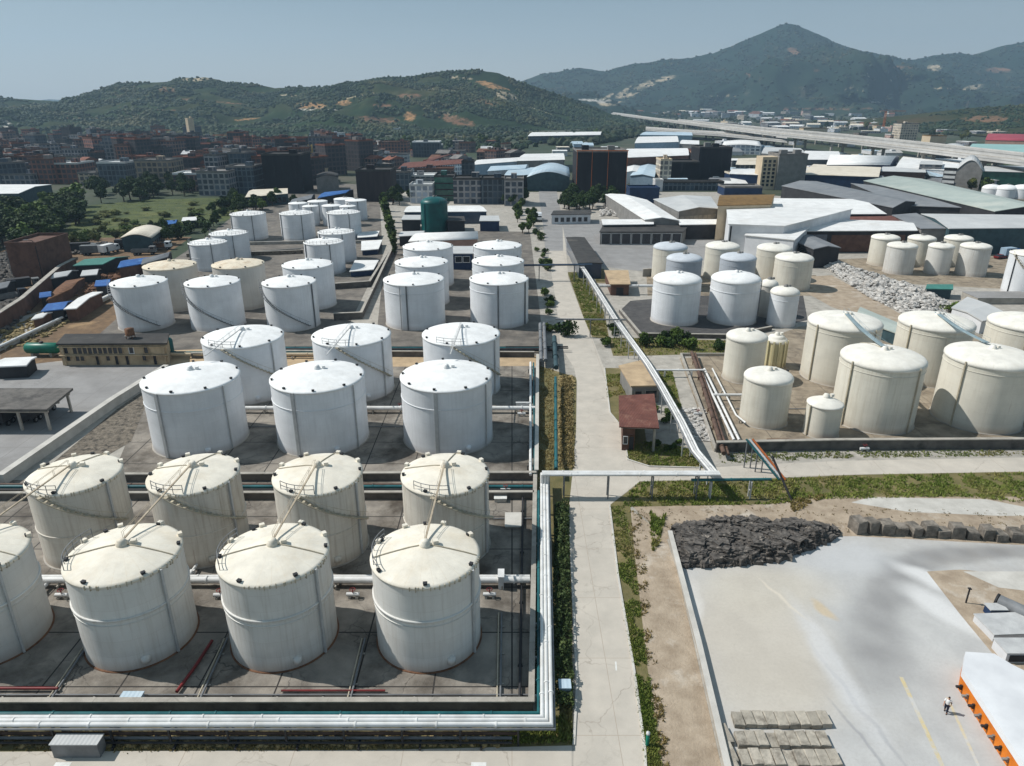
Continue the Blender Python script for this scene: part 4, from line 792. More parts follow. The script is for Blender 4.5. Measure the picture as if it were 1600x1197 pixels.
rack('dark duct right beside the grey duct at the road edge', [at(866, 530, 1), at(869, 578, 1)], 1, [(0, 0, .5, 'wall_teal')], 5, 'dark_metal', 1.2, 'pipeline', 'pipe')
rack('two thin dark pipes ending at the edge of the main road', Lx(790, 888, 545, .8), .8, [(0, 0, .14, 'dark_metal'), (1.0, 0, .14, 'dark_metal')], 6, 'dark_metal', 1.6, 'pipeline', 'pipe')
rack('brown steel duct running down the ivory tank compound', [at(1083, 553, .8), at(1100, 602, .8), at(1134, 712, .8)], .8, [(-.3, 0, .35, 'brown_pipe'), (.4, 0, .2, 'brown_pipe')], 6, 'rust', 1.2, 'pipeline', 'pipe')
rack('pair of white pipes right of the brown duct in the ivory compound', [at(1098, 578, .6), at(1152, 690, .6)], .6, [(-.5, 0, .22, 'white_pipe'), (.3, 0, .22, 'white_pipe')], 6, 'concrete', 1.6, 'pipeline', 'pipe')
rack('thin white pipe angling past the medium ivory tank', [at(1113, 577, .6), at(1150, 650, .6), at(1165, 662, .6)], .6, [(0, 0, .15, 'white_pipe')], 6, 'concrete', .6, 'pipeline', 'pipe')
rack('short white pipe from the duct to the medium ivory tank', Lx(1114, 1166, 619, .8), .8, [(0, 0, .25, 'white_pipe')], 4, 'concrete', .7, 'pipeline', 'pipe')
rack('white pipe from the slanting rack to the brown duct', Lx(1018, 1102, 580, 1.2), 1.2, [(0, 0, .22, 'white_pipe')], 5, 'white_pipe', .7, 'pipeline', 'pipe')
rack('pipes along the foot of the big ivory tanks above the retaining wall', Lx(1200, 1700, 692), .2, [(0, 0, .15, 'grey_metal'), (.6, 0, .12, 'rust')], 7, 'concrete', 1, 'pipeline', 'pipe')
rack('thick pipe on the ground past the right tan tank toward the platform', Lx(150, 560, 556, .5), .5, [(0, 0, .35, 'wall_cream'), (1.2, 0, .3, 'teal_pipe')], 8, 'concrete', 2, 'pipeline', 'pipe')
rack('row of dark pipes left of the farther small white tanks', [at(300, 405), at(470, 392)], .5, [(0, 0, .3, 'wall_grey')], 8, 'concrete', .9, 'pipeline', 'pipe')
rack('white pipe along the brown bank at left', [at(-20, 553, .8), at(172, 463, .8), at(200, 452, .8)], .8, [(0, 0, .3, 'white_pipe')], 8, 'concrete', .8, 'pipeline', 'pipe')
rack('two thin dark pipes on the ground in front of the white front rack', Lx(-60, 800, 1162, .3), .3, [(0, 0, .1, 'dark_metal'), (.45, 0, .13, 'grey_metal')], 4.6, 'dark_metal', .9, 'pipeline', 'pipe')
rack('grey pipe on low sleepers between front rack and bund wall', Lx(-60, 810, 1148, .4), .4, [(0, 0, .15, 'brown_pipe')], 4.6, 'concrete', .7, 'pipeline', 'pipe')
# beige strips beside the trenches
sheet('pipe_trench_path', [(-100, 776), (836, 773), (836, 757), (160, 760)], .014, 'roof_tan')
sheet('pipe_trench_path', [(400, 574), (840, 572), (845, 556), (420, 558)], .014, 'roof_tan')
sheet('pipe_trench_path', [(268, 576), (420, 570), (330, 545), (262, 548)], .014, 'roof_tan')
for k, (px, y0, y1) in enumerate(((312, 1098, 1000), (548, 1096, 1000), (782, 1095, 960), (80, 1096, 1000))):
    rack(['thin grey pipe across the floor between second and third front tanks', 'thin grey pipe across the floor left of the front tank nearest the road', 'thin grey pipe across the floor right of the front tank nearest the road', 'thin grey pipe across the floor left of the second front tank'][k], [at(px, y0), at(px+(800-px)*.09, y1)], .12, [(0, 0, .1, 'grey_metal'), (.3, 0, .07, 'stair_metal')], 3, 'concrete', .6, 'pipeline', 'pipe')
for k, (x0, x1, y) in enumerate(((-30, 826, 1088), (640, 834, 812), (380, 640, 668), (1210, 1600, 690), (1150, 1300, 640))):
    rack(['long thin pipe along the front floor joint of the cream compound', 'thin pipe right of the last second row cream tank', 'thin pipe between the large white tanks on the floor', 'thin rusty pipe in front of the big ivory tanks', 'thin pipe behind the medium ivory tank in front'][k], [at(x0, y), at(x1, y)], .1, [(0, 0, .08, 'rust' if k == 3 else 'grey_metal')], 4, 'concrete', .4, 'pipeline', 'pipe')
# valves, cabinets and slabs on the compound floors
def valve(px, py, label, mat='frame_white'):
    x, y = at(px, py); r = thing('valve', label, 'valve', (x, y, 0), 'valves on the tank compound floor')
    m = MB(); m.tube([(x-.7, y, .45), (x+.7, y, .45)], .22, 8); m.build('body', mt(mat), r)
    m = MB(); m.tube([(x, y, .6), (x, y, 1.1)], .06, 6); m.lathe((x, y, 1.05), [(.3, 0), (.34, .04), (.3, .08), (.24, .04), (.3, 0)], 14); m.build('handwheel', mt('red_pipe'), r)
    m = MB(); m.box((x-.4, y, .12), (.25, .5, .24)); m.box((x+.4, y, .12), (.25, .5, .24)); m.build('plinth', mt('concrete_light'), r)
for px, py, l in ((552, 934, 'white valve between the two front tanks nearest the road'), (765, 934, 'white valve right of the front tank beside the road wall'), (345, 935, 'pale valve between the front tanks left of centre'), (98, 935, 'white valve beside the second front tank from left'), (790, 770, 'white valve at the end of the trench pipes'), (625, 640, 'white valve left of the right large white tank'), (815, 650, 'white valve right of the right large white tank'), (1350, 705, 'valve on the bund in front of the ivory tanks'), (1090, 650, 'valve beside the brown duct'), (755, 545, 'white valve behind the right white tank')): valve(px, py, l)
def boxy(name, label, cat, px, py, sx, sy, h, mat, top=None, rz=0, lid=True, z=0):
    x, y = at(px, py, z); r = thing(name, label, cat, (x, y, z)); m = MB(); m.box((x, y, z+h/2), (sx, sy, h), rz); m.build('body', mt(mat), r)
    m = MB(); m.box((x, y, z+h+.05), (sx+.12, sy+.12, .1), rz); m.build('lid' if lid else 'roof', mt(top or mat), r); return r
boxy('cabinet', 'long grey steel cabinet beside the front road at left', 'cabinet', 126, 1176, 3.8, 1.0, 1.4, 'grey_metal', 'roof_lightgrey')
boxy('control_box', 'pale blue control box in the front corner by the white rack', 'control box', 882, 1084, 1.0, 1.0, 1.1, 'wall_blue', 'roof_lightblue')
boxy('control_box', 'pale blue cover by the front bund wall between two tanks', 'control box', 206, 1096, 1.8, 1.1, .5, 'roof_lightblue', 'roof_lightblue')
boxy('pit_cover', 'white concrete pit cover near the right of the trench', 'pit cover', 782, 782, 1.6, 1.0, .5, 'concrete_light', 'line_white')
boxy('concrete_slab', 'pale concrete slab right of the last second row tank', 'slab', 803, 815, 2.2, 3.2, .25, 'concrete', 'concrete_light')
boxy('white_board', 'white upright board beside the front tank nearest the road', 'board', 783, 915, .6, 1.4, 1.6, 'frame_white', 'frame_white')
boxy('sign_board', 'white board with faint dark marks on the right bund wall', 'sign', 818, 640, 2.6, .25, 1.3, 'frame_white', 'frame_white')
# ---------------------------------------------------------------- buildings
def hz(px, yt, yb): return onY(px, yt, at(px, yb)[1])[2]
def opening(r, A, B, u0, u1, z0, z1, name, mat, frame=None, out=None):
    A, B = Vector(A), Vector(B); t = (B-A).normalized(); n = Vector((t.y, -t.x)); 
    if out is not None and n.dot(out) < 0: n = -n
    L = (B-A).length; a = A+t*u0*L; b = A+t*u1*L; c = (a+b)/2; ang = math.atan2(t.y, t.x); w = (b-a).length
    if frame:
        m = MB(); f = min(.14, w*.12)
        for p, s in (((c.x+n.x*.06, c.y+n.y*.06, z0-f/2), (w+2*f, .2, f)), ((c.x+n.x*.06, c.y+n.y*.06, z1+f/2), (w+2*f, .2, f))): m.box(p, s, ang)
        for k in (-1, 1): m.box((c.x+t.x*(w/2+f/2)*k+n.x*.06, c.y+t.y*(w/2+f/2)*k+n.y*.06, (z0+z1)/2), (f, .2, z1-z0), ang)
        o = m.build(name, mt(frame), r); m = MB(); m.box((c.x+n.x*.01, c.y+n.y*.01, (z0+z1)/2), (w, .06, z1-z0), ang); m.build('pane', mt(mat), o); return o
    m = MB(); m.box((c.x+n.x*.02, c.y+n.y*.02, (z0+z1)/2), (w, .1, z1-z0), ang); return m.build(name, mt(mat), r)
def shed(label, pxs, h, roof, wallm, rise=.0, axis='x', style='gable', over=.35, name='warehouse', cat='warehouse', group=None, ops=(), thick=.25, base=0, extra=None, closed=True):
    """pxs: roof corners in the photo (front left, front right, back right, back left) at eaves height h"""
    Q = [Vector(at(x, y, h)) for x, y in pxs]; FL, FR, BR, BL = Q; c = (FL+FR+BR+BL)/4
    r = thing(name, label, cat, (c.x, c.y, base), group)
    if axis == 'y': a0, a1, b0, b1 = FL, BL, FR, BR     # profile runs from the left edge to the right edge
    else: a0, a1, b0, b1 = FL, FR, BL, BR               # profile runs from the front edge to the back edge
    n = 2 if style == 'gable' else (1 if style in ('flat', 'mono') else 10)
    def prof(t):
        if style == 'gable': return rise*(1-abs(2*t-1))
        if style == 'vault': return rise*math.sin(math.pi*t)
        if style == 'mono': return rise*t
        return 0
    S = []
    for i in range(n+1):
        t = i/n; S.append((a0.lerp(b0, t), a1.lerp(b1, t), h+prof(t)))
    m = MB(); e = over; vs = []
    d = (a1-a0).normalized(); s = ((b0+b1)/2-(a0+a1)/2).normalized()
    for i, (p, q, z) in enumerate(S):
        o = Vector((0, 0)) if 0 < i < n else (-s*e if i == 0 else s*e)
        p2, q2 = p-d*e+o, q+d*e+o; vs += [(p2.x, p2.y, z+.02), (q2.x, q2.y, z+.02), (p2.x, p2.y, z+.02+thick), (q2.x, q2.y, z+.02+thick)]
    for i in range(n):
        k = 4*i; m.add([vs[k], vs[k+1], vs[k+4], vs[k+5], vs[k+2], vs[k+3], vs[k+6], vs[k+7]], [(0, 2, 3, 1), (4, 5, 7, 6), (0, 4, 6, 2), (1, 3, 7, 5)]+([(0, 1, 5, 4)] if i == 0 else [])+([(2, 6, 7, 3)] if i == n-1 else []), 0, style == 'vault')
    m.build('roof', mt(roof), r)
    if closed:
        m = MB(); P0 = [(p.x, p.y, z) for p, q, z in S]; P1 = [(q.x, q.y, z) for p, q, z in S]
        for P in (P0, P1):
            k = len(P); m.add([(x, y, base) for x, y, z in P]+P, [tuple(range(k))+tuple(range(2*k-1, k-1, -1))])
        for P, Q2 in ((P0[0], P1[0]), (P0[-1], P1[-1])): m.add([(P[0], P[1], base), (Q2[0], Q2[1], base), Q2, P], [(0, 1, 2, 3)])
        m.build('wall', mt(wallm), r)
    E_ = [(FL, FR), (FR, BR), (BR, BL), (BL, FL)]
    for ed, u0, u1, z0, z1, nm, mm, *fr in ops:
        A, B = E_[ed]; opening(r, A, B, u0, u1, z0, z1, nm, mm, fr[0] if fr else None, (A+B)/2-c)
    return r
def rowops(ed, n, u0, u1, z0, z1, nm, mm, frac=.7, *fr):
    return [(ed, u0+(u1-u0)*(i+.5-frac/2)/n, u0+(u1-u0)*(i+.5+frac/2)/n, z0, z1, nm, mm, *fr) for i in range(n)]
def block(label, l, r_, yb, yt, depth, fac, roof='roof_town_grey', name='apartment_block', cat='building', group=None, parapet=True, box=1, turn=0, roofkind='flat', bands=None):
    A = Vector(at(l, yb)); B = Vector(at(r_, yb)); Y = (A.y+B.y)/2; h = max(2.5, onY((l+r_)/2, yt, Y)[2]); w = abs(B.x-A.x); cx = (A.x+B.x)/2
    r = thing(name, label, cat, (cx, Y+depth/2, 0), group); r.rotation_euler.z = turn; o = (cx, Y+depth/2, 0)
    m = MB(); m.box((o[0], o[1], h/2), (w, depth, h)); m.build('wall', mt(fac), r)
    if roofkind == 'gable':
        m = MB(); e = .5; x0, x1, y0, y1 = o[0]-w/2-e, o[0]+w/2+e, o[1]-depth/2-e, o[1]+depth/2+e; k = min(2.5, depth*.2)
        m.add([(x0, y0, h), (x1, y0, h), (x1, y1, h), (x0, y1, h), (x0, o[1], h+k), (x1, o[1], h+k)], [(0, 1, 5, 4), (2, 3, 4, 5), (0, 4, 3), (1, 2, 5), (3, 2, 1, 0)]); m.build('roof', mt(roof), r)
    else:
        m = MB(); m.box((o[0], o[1], h+.12), (w+.3, depth+.3, .24)); 
        if parapet:
            for sx, sy, px, py in ((w+.3, .3, 0, -depth/2), (w+.3, .3, 0, depth/2), (.3, depth-.31, -w/2, 0), (.3, depth-.31, w/2, 0)): m.box((o[0]+px, o[1]+py, h+.65), (sx, sy, .8))
        m.build('roof', mt(roof), r)
    for k in range(box):
        bx = rnd.uniform(-.3, .3)*w; by = rnd.uniform(-.2, .3)*depth; bs = min(4, w*.3); m = MB(); m.box((o[0]+bx, o[1]+by, h+1.5), (bs, min(4, depth*.3), 2.6)); m.build('stair_housing' if k == 0 else 'roof_tank', mt('wall_grey' if k else fac), r)
    return r, A, B, h
TB = 'brown apartment blocks of the crowded town'
for a in [
 ('wide brown brick block at the left edge before the hill', 14, 61, 281, 246, 18, 'fac_brown', 'roof_brown'), ('narrow brick block cut off by the left edge', -8, 16, 276, 246, 16, 'fac_brick', 'roof_brown'),
 ('long low grey roofed hall at the left edge above the white warehouse roof', -10, 54, 289, 274, 22, 'fac_grey', 'roof_town_grey'), ('long dark row building with white roof edge below the pale quarry', 46, 112, 236, 223, 20, 'fac_dark', 'roof_lightgrey'),
 ('tan low block with pale parapet left of the brown tower', 80, 124, 259, 245, 18, 'fac_tan', 'roof_town_grey'), ('dark brown squat block right of the tan low block', 125, 153, 257, 239, 18, 'fac_dark', 'roof_brown'),
 ('small dark brown tower behind the squat block', 135, 152, 241, 221, 14, 'fac_brown', 'roof_brown'), ('pale grey purple apartment block with faded red roof', 167, 202, 256, 212, 16, 'fac_grey', 'roof_town_orange'),
 ('black square block rising above the grey purple one', 202, 227, 233, 207, 18, 'fac_dark', 'roof_dark'), ('brown tower right of the black square block', 227, 249, 256, 218, 16, 'fac_brown', 'roof_town_grey'),
 ('brick tower with white parapet left of the tall cream tower', 250, 281, 253, 223, 16, 'fac_brick', 'roof_lightgrey'), ('red brown house block with white top behind the trees at left', 87, 127, 287, 257, 20, 'fac_brick', 'roof_lightgrey'),
 ('tan brown corner block beside the slate building', 125, 157, 291, 272, 14, 'fac_tan', 'roof_town_grey'), ('slate blue building with white top edge among brown blocks', 158, 201, 291, 256, 20, 'fac_slate', 'roof_lightgrey'),
 ('brick red block behind the wide beige brown building', 200, 238, 272, 246, 18, 'fac_brick', 'roof_town_orange'), ('wide beige brown building with many windows before the dark trees', 217, 273, 294, 252, 18, 'fac_tan', 'roof_town_grey'),
 ('dark block with orange steelwork on its top', 275, 308, 277, 247, 18, 'fac_dark', 'roof_town_orange'), ('low brown building with white roof beside the wide beige one', 274, 314, 299, 273, 16, 'fac_brown', 'roof_white'),
 ('long grey building with pale windows behind the round trees', 312, 360, 306, 270, 20, 'fac_grey', 'roof_town_grey'), ('grey slab block left of the big black block', 358, 400, 302, 262, 18, 'fac_slate', 'roof_town_grey'),
 ('long dark block with orange pink roofs under the hill', 283, 330, 243, 226, 20, 'fac_dark', 'roof_town_orange'), ('second dark block with orange roof right of the pink roofed one', 332, 372, 243, 224, 20, 'fac_dark', 'roof_town_orange'),
 ('cream orange unfinished building among brown blocks', 318, 352, 273, 250, 16, 'fac_tan', 'roof_town_orange'), ('red brown block behind the unfinished building', 300, 334, 258, 238, 16, 'fac_brick', 'roof_brown'), ('brick block with rust coloured roof left of the black block', 372, 414, 286, 246, 16, 'fac_brick', 'roof_town_orange'),
 ('dark block with orange rooftop box behind the big black block', 434, 476, 262, 217, 18, 'fac_dark', 'roof_town_orange'), ('dark brown row behind the yellow wall', 495, 548, 262, 236, 22, 'fac_brown', 'roof_brown'), ('grey brown row with white roof spots at centre left', 548, 592, 262, 238, 22, 'fac_grey', 'roof_town_grey'),
 ('dark red block with flat top at the foot of the hill', 592, 637, 240, 223, 22, 'fac_brick', 'roof_brown'), ('dark slate block with white roof edge at the foot of the hill', 645, 687, 246, 223, 22, 'fac_slate', 'roof_white'), ('white and grey long block in front of the dark red one', 589, 637, 256, 242, 14, 'fac_white', 'roof_town_grey'),
 ('pale grey block with concrete frame beside the green glass building', 641, 676, 318, 291, 14, 'fac_white', 'roof_lightgrey'), ('white topped block behind the pale grey one', 643, 680, 296, 276, 16, 'fac_grey', 'roof_white'), ('blue grey glass block right of the dark netted block', 614, 642, 298, 270, 14, 'fac_slate', 'roof_town_grey'),
 ('dark teal tower behind the grey lattice building', 722, 741, 290, 254, 12, 'fac_slate', 'roof_dark'), ('brown low row in front of the red roofed terrace', 640, 708, 281, 265, 14, 'fac_brown', 'roof_brown'), ('small grey block under the hill beside the white long one', 686, 726, 250, 237, 18, 'fac_grey', 'roof_town_grey'),
 ('white and blue housing block alone at the foot of the hill', 588, 623, 209, 201, 24, 'fac_white', 'roof_white'), ('long white housing row below the orange quarry', 484, 534, 219, 209, 24, 'fac_white', 'roof_lightgrey'), ('grey block with dark windows left of the road end', 788, 818, 322, 282, 16, 'fac_grey', 'roof_town_grey'),
]: block(a[0], *a[1:8], a[8] if len(a) > 8 else 'roof_town_grey', group=TB if 'fac_b' in a[6] or 'fac_d' in a[6] else None)
block('big black netted block with sheer sides in the town at left centre', 415, 475, 302, 243, 22, 'net_black', 'roof_dark', 'netted_building')
block('dark brown netted block standing behind the blue roofs', 559, 612, 315, 268, 20, 'net_brown', 'roof_dark', 'netted_building')
rr, A, B, h = block('green glass office building right of the pale grey block', 680, 710, 314, 277, 16, 'glass_green', 'roof_dark', 'office_building')
for i in range(3): opening(rr, A, B, .04, .96, h*(.2+.26*i), h*(.2+.26*i)+h*.05, 'spandrel_band', 'wall_dark', None, Vector((0, -1)))
block('grey lattice fronted building right of the green glass office', 709, 752, 319, 281, 16, 'fac_grey', 'roof_dark', 'office_building')
block('dark green building beside the grey lattice one, before the road trees', 751, 788, 319, 281, 16, 'fac_slate', 'roof_dark', 'office_building')
# towers beside the road
rr, A, B, h = block('big black netted tower standing alone right of the road end', 900, 977, 303, 238, 30, 'net_black', 'roof_town_grey', 'netted_tower', box=2)
m = MB(); 
for q in ((0, 0), (.3, 0), (.62, 0), (1, 0)): m.box((A.x+(B.x-A.x)*q[0], A.y-.15, h/2+.6), (.25, .25, h+1.6))
m.box(((A.x+B.x)/2, A.y-.15, h+.9), (B.x-A.x+1, .3, .5)); m.build('scaffold_edge', mt('orange_steel'), rr)
block('tall dark netted tower with stepped top, right part of the dark pair', 1089, 1139, 284, 232, 24, 'net_black', 'roof_dark', 'netted_tower', box=2)
block('lower dark netted block joined to the stepped tower on its left', 1046, 1090, 288, 255, 20, 'net_black', 'roof_dark', 'netted_tower', box=0)
block('cream walled stair block at the left end of the dark netted pair', 1030, 1047, 290, 251, 16, 'fac_cream', 'wall_cream', 'apartment_block')
block('pink walled block behind the lower dark netted one', 1078, 1092, 262, 236, 14, 'wall_pink', 'roof_red', 'apartment_block', box=0)
rr, A, B, h = block('grey cream office tower with balconies on its sunny side', 1211, 1255, 297, 243, 20, 'wall_grey', 'roof_town_grey', 'office_tower', box=2)
c0 = Vector(((A.x+B.x)/2, A.y+10)); LA, LB = Vector((A.x, A.y+20)), Vector((A.x, A.y))
m = MB(); m.box((A.x-4.5, A.y+8, h/2-.5), (9, 12, h-1)); m.build('side_wing', mt('wall_cream'), rr)
for k in range(7):
    for q in (.2, .5, .8): opening(rr, (A.x-9, A.y+2), (A.x, A.y+2), q-.09, q+.09, 2+k*(h-4)/7, 3.6+k*(h-4)/7, 'window', 'glass_dark', None, Vector((0, -1)))
block('cream concrete tower on the plain beyond the viaduct', 1404, 1431, 222, 194, 22, 'fac_cream', 'roof_town_grey', 'apartment_block')
block('yellow walled block right of the cream concrete tower', 1452, 1477, 225, 213, 20, 'wall_cream', 'roof_gold', 'apartment_block', box=0); block('small white block left of the cream tower beyond the viaduct', 1390, 1405, 221, 211, 16, 'fac_pink', 'roof_lightgrey', box=0)
block('tan small block behind the viaduct near the middle', 1340, 1354, 220, 209, 16, 'fac_tan', 'roof_town_grey', box=0); block('slim white tower at the mouth of the valley', 1005, 1010, 176, 161, 14, 'fac_white', 'roof_white', box=0)
block('long yellow low hall before the viaduct at the far plain', 1255, 1295, 206, 201, 20, 'wall_cream', 'roof_gold', 'hall', box=0)
block('blue black building between the road trees and the white roofs', 983, 1029, 318, 296, 12, 'wall_navy', 'wall_navy', 'workshop', box=0)
block('low glass fronted row below the dark netted pair', 1035, 1130, 298, 286, 12, 'fac_slate', 'roof_dark', 'workshop', box=0)
block('small white cubic hut left of the glass fronted row', 1023, 1035, 299, 283, 8, 'wall_white', 'roof_white', 'hut', box=0)
block('navy low building behind the gold topped hall', 1131, 1190, 306, 294, 14, 'wall_navy', 'roof_town_grey', 'workshop', box=0); block('dark navy hall beneath the white roof right of the netted tower', 1140, 1190, 291, 273, 14, 'wall_navy', 'roof_cream', 'workshop', box=0)
# tall thin cream tower and the tower cranes in the town
def mast(label, px, yb, yt, w, mat, jib=None, name='tower_crane', cat='crane'):
    x, y = at(px, yb); h = onY(px, yt, y)[2]; r = thing(name, label, cat, (x, y, 0)); m = MB()
    for sx in (-1, 1):
        for sy in (-1, 1): m.box((x+sx*w/2, y+sy*w/2, h/2), (w*.22, w*.22, h))
    k = int(h/w/1.2)
    for i in range(k):
        z0, z1 = h*i/k, h*(i+1)/k; s = 1 if i % 2 else -1
        m.tube([(x-s*w/2, y-w/2, z0), (x+s*w/2, y-w/2, z1)], w*.09, 4); m.tube([(x+w/2, y-s*w/2, z0), (x+w/2, y+s*w/2, z1)], w*.09, 4)
    m.build('mast', mt(mat), r)
    if jib:
        m = MB(); 
        for dz, dy in ((0, -w*.4), (0, w*.4), (w*.9, 0)): m.tube([(x-jib*.3, y+dy, h+dz*.4), (x, y+dy, h+dz), (x+jib, y+dy, h+dz*.5)], w*.14, 4)
        m.build('jib', mt(mat), r); m = MB(); m.box((x-jib*.27, y, h-.6), (w*1.4, w, w)); m.build('counterweight', mt('concrete'), r); m = MB(); m.box((x+w, y-w*.6, h-1), (w, w, w*1.1)); m.build('cabin', mt('wall_white'), r)
    return r
rr, A, B, h = block('tall slender cream tower rising above the brown town', 295.5, 304.5, 227, 186, 7, 'wall_cream', 'wall_cream', 'slender_tower', box=1, turn=-.75)
mast('yellow lattice mast beside the big black block', 488, 266, 226, 2.6, 'yellow_steel', None, 'lattice_mast', 'mast')
mast('orange tower crane over the brown brick tower', 252, 236, 204, 1.8, 'orange_steel', 14); mast('pale orange tower crane over the dark orange roofed blocks', 361, 240, 212, 1.8, 'orange_steel', -16)
mast('yellow tower crane at the unfinished cream building', 350, 276, 246, 1.6, 'yellow_steel', 10); mast('orange tower crane on the plain behind the viaduct', 1379, 206, 174, 2.4, 'orange_steel', 34)
mast('grey steel pylon on the plain under the right mountain', 1506, 190, 158, 3, 'grey_metal', None, 'pylon', 'pylon'); mast('small radio mast standing on the left hill top', 295, 131, 113, 1.8, 'grey_metal', None, 'radio_mast', 'mast')
# warehouses and sheds
shed('white roofed warehouse at the left edge behind the dark wood', [(-80, 304), (28, 303), (80, 289), (-60, 289)], 7, 'roof_white', 'wall_teal', 1.2, 'x')
shed('long low train shaped hall with white roof and yellow middle under the hill', [(825, 213), (938, 211), (940, 206), (832, 207)], 9, 'roof_white', 'fac_slate', 1, 'x', name='hall')
shed('cream roofed greenhouse like shed left of the blue roofs', [(384, 309), (449, 303), (449, 295), (396, 297)], 5, 'roof_cream', 'wall_teal', 1.2, 'x', ops=rowops(0, 8, .03, .97, 1, 3.6, 'window', 'glass_dark'))
shed('bright blue sheet roof behind the narrow tank cluster', [(497, 310), (540, 302), (552, 297), (508, 301)], 5, 'roof_blue', 'wall_dark', .6, 'x'); shed('dull blue grey roof left of the bright blue one', [(452, 319), (486, 311), (492, 304), (462, 311)], 5, 'roof_grey', 'wall_dark', .8, 'x')
shed('yellow walled building with flat top in front of the brown rows', [(474, 266), (512, 264), (512, 259), (474, 260)], 9, 'roof_tan', 'wall_cream', 0, style='flat', name='workshop'); shed('grey round ended workshop right of the yellow wall', [(494, 279), (528, 277), (528, 272), (496, 273)], 8, 'roof_dark', 'wall_grey', 1.5, 'y', 'vault', name='workshop')
shed('long red roofed terrace crossing the middle of the town', [(622, 264), (724, 256), (724, 249), (640, 254)], 8, 'roof_red', 'fac_white', 1.4, 'x', name='terrace'); shed('second red roofed terrace left of the white halls', [(660, 256), (700, 245), (716, 240), (680, 246)], 8, 'roof_red', 'fac_white', 1.2, 'x', name='terrace')
shed('wide white hall roof at the end of the red terrace', [(738, 258), (815, 252), (818, 246), (752, 250)], 8, 'roof_white', 'wall_blue', 1.4, 'x'); shed('pale blue hall roof behind the road end', [(762, 268), (820, 264), (826, 258), (772, 260)], 8, 'roof_lightblue', 'wall_white', 1.4, 'x')
shed('round white and blue vaulted hall left of the black tower', [(824, 277), (890, 277), (888, 262), (836, 262)], 8, 'roof_lightblue', 'wall_teal', 3, 'y', 'vault'); shed('white flat hall behind the round vaulted one', [(808, 252), (882, 250), (880, 240), (820, 241)], 9, 'roof_white', 'wall_grey', 1, 'x')
shed('light blue flat roof hall left of the vaulted one', [(786, 277), (832, 273), (836, 262), (800, 264)], 7, 'roof_lightblue', 'wall_dark', 1, 'x')
shed('long white hall with brown front right of the black tower', [(972, 247), (1076, 243), (1074, 232), (980, 233)], 13, 'roof_white', 'wall_brown', 1, 'x'); shed('white hall with pale blue front behind the brown fronted one', [(992, 224), (1060, 222), (1058, 213), (998, 214)], 12, 'roof_white', 'wall_blue', 1, 'x')
shed('pale blue hall row beneath the viaduct ramp', [(1000, 211), (1082, 212), (1080, 207), (1010, 206)], 9, 'roof_lightblue', 'wall_blue', 1, 'x'); shed('light blue hall roof between the black tower and the dark netted pair', [(985, 275), (1022, 277), (1026, 259), (1000, 258)], 7, 'roof_lightblue', 'wall_blue', 1.2, 'y')
shed('white hall roof beside the light blue one near the black tower', [(976, 270), (1000, 270), (1004, 253), (980, 254)], 7, 'roof_white', 'wall_white', 1, 'y'); shed('white roof between pink wall and viaduct ramp', [(1062, 225), (1092, 226), (1092, 220), (1066, 219)], 10, 'roof_white', 'wall_grey', .8, 'x')
shed('cream topped workshop right of the stepped dark tower', [(1150, 258), (1188, 258), (1196, 247), (1156, 248)], 9, 'roof_cream', 'fac_tan', 2, 'x'); shed('white roof strip in front of the cream topped workshop', [(1140, 272), (1190, 274), (1194, 265), (1146, 263)], 8, 'roof_white', 'wall_navy', .6, 'x')
shed('row of white bubble roofs beyond the stepped tower', [(1128, 228), (1190, 229), (1186, 221), (1132, 221)], 8, 'roof_white', 'fac_white', 1.5, 'y', 'vault'); shed('pale hall left of the viaduct piers', [(1190, 240), (1260, 244), (1250, 232), (1196, 230)], 8, 'roof_lightgrey', 'wall_grey', 1, 'x')
shed('white hall roof right of the grey cream tower', [(1255, 250), (1312, 250), (1310, 237), (1258, 236)], 8, 'roof_white', 'wall_grey', 1.5, 'x'); shed('large white vaulted hall with dark oval end beyond the grey roof', [(1292, 258), (1390, 258), (1405, 246), (1300, 243)], 9, 'roof_white', 'wall_navy', 3, 'x', 'vault')
shed('cream roof hall behind the wide grey roof', [(1256, 273), (1372, 277), (1376, 262), (1272, 257)], 8, 'roof_cream', 'wall_navy', 1, 'x'); shed('brown brick workshop with low roof near the silver building', [(1376, 268), (1446, 270), (1442, 261), (1382, 260)], 7, 'roof_lightgrey', 'wall_brown', 1, 'x', name='workshop')
shed('boxy grey scaffolded building beside the louvred white one', [(1437, 257), (1472, 258), (1472, 252), (1440, 252)], 11, 'roof_lightgrey', 'fac_grey', 0, style='flat', name='workshop')
rr = shed('white louvred block left of the silver building', [(1476, 262), (1496, 263), (1497, 257), (1478, 257)], 15, 'roof_white', 'wall_dark', 0, style='flat', name='cooling_block', cat='building', ops=[(0, .03, .97, 1.5+2.6*i, 3.0+2.6*i, 'louvre', 'frame_white') for i in range(5)])
shed('curved silver building with white rib at the far right', [(1495, 266), (1535, 268), (1534, 258), (1498, 257)], 11, 'roof_lightgrey', 'wall_grey', 6, 'y', 'vault', name='silver_hall', cat='building')
shed('green fronted hall with pale roof at the right edge', [(1536, 268), (1610, 270), (1604, 260), (1540, 259)], 9, 'roof_lightgrey', 'glass_green', 1, 'x'); shed('long teal roofed hall below the red roofed one at far right', [(1512, 236), (1640, 240), (1640, 227), (1520, 225)], 9, 'roof_teal', 'wall_cream', 1, 'x')
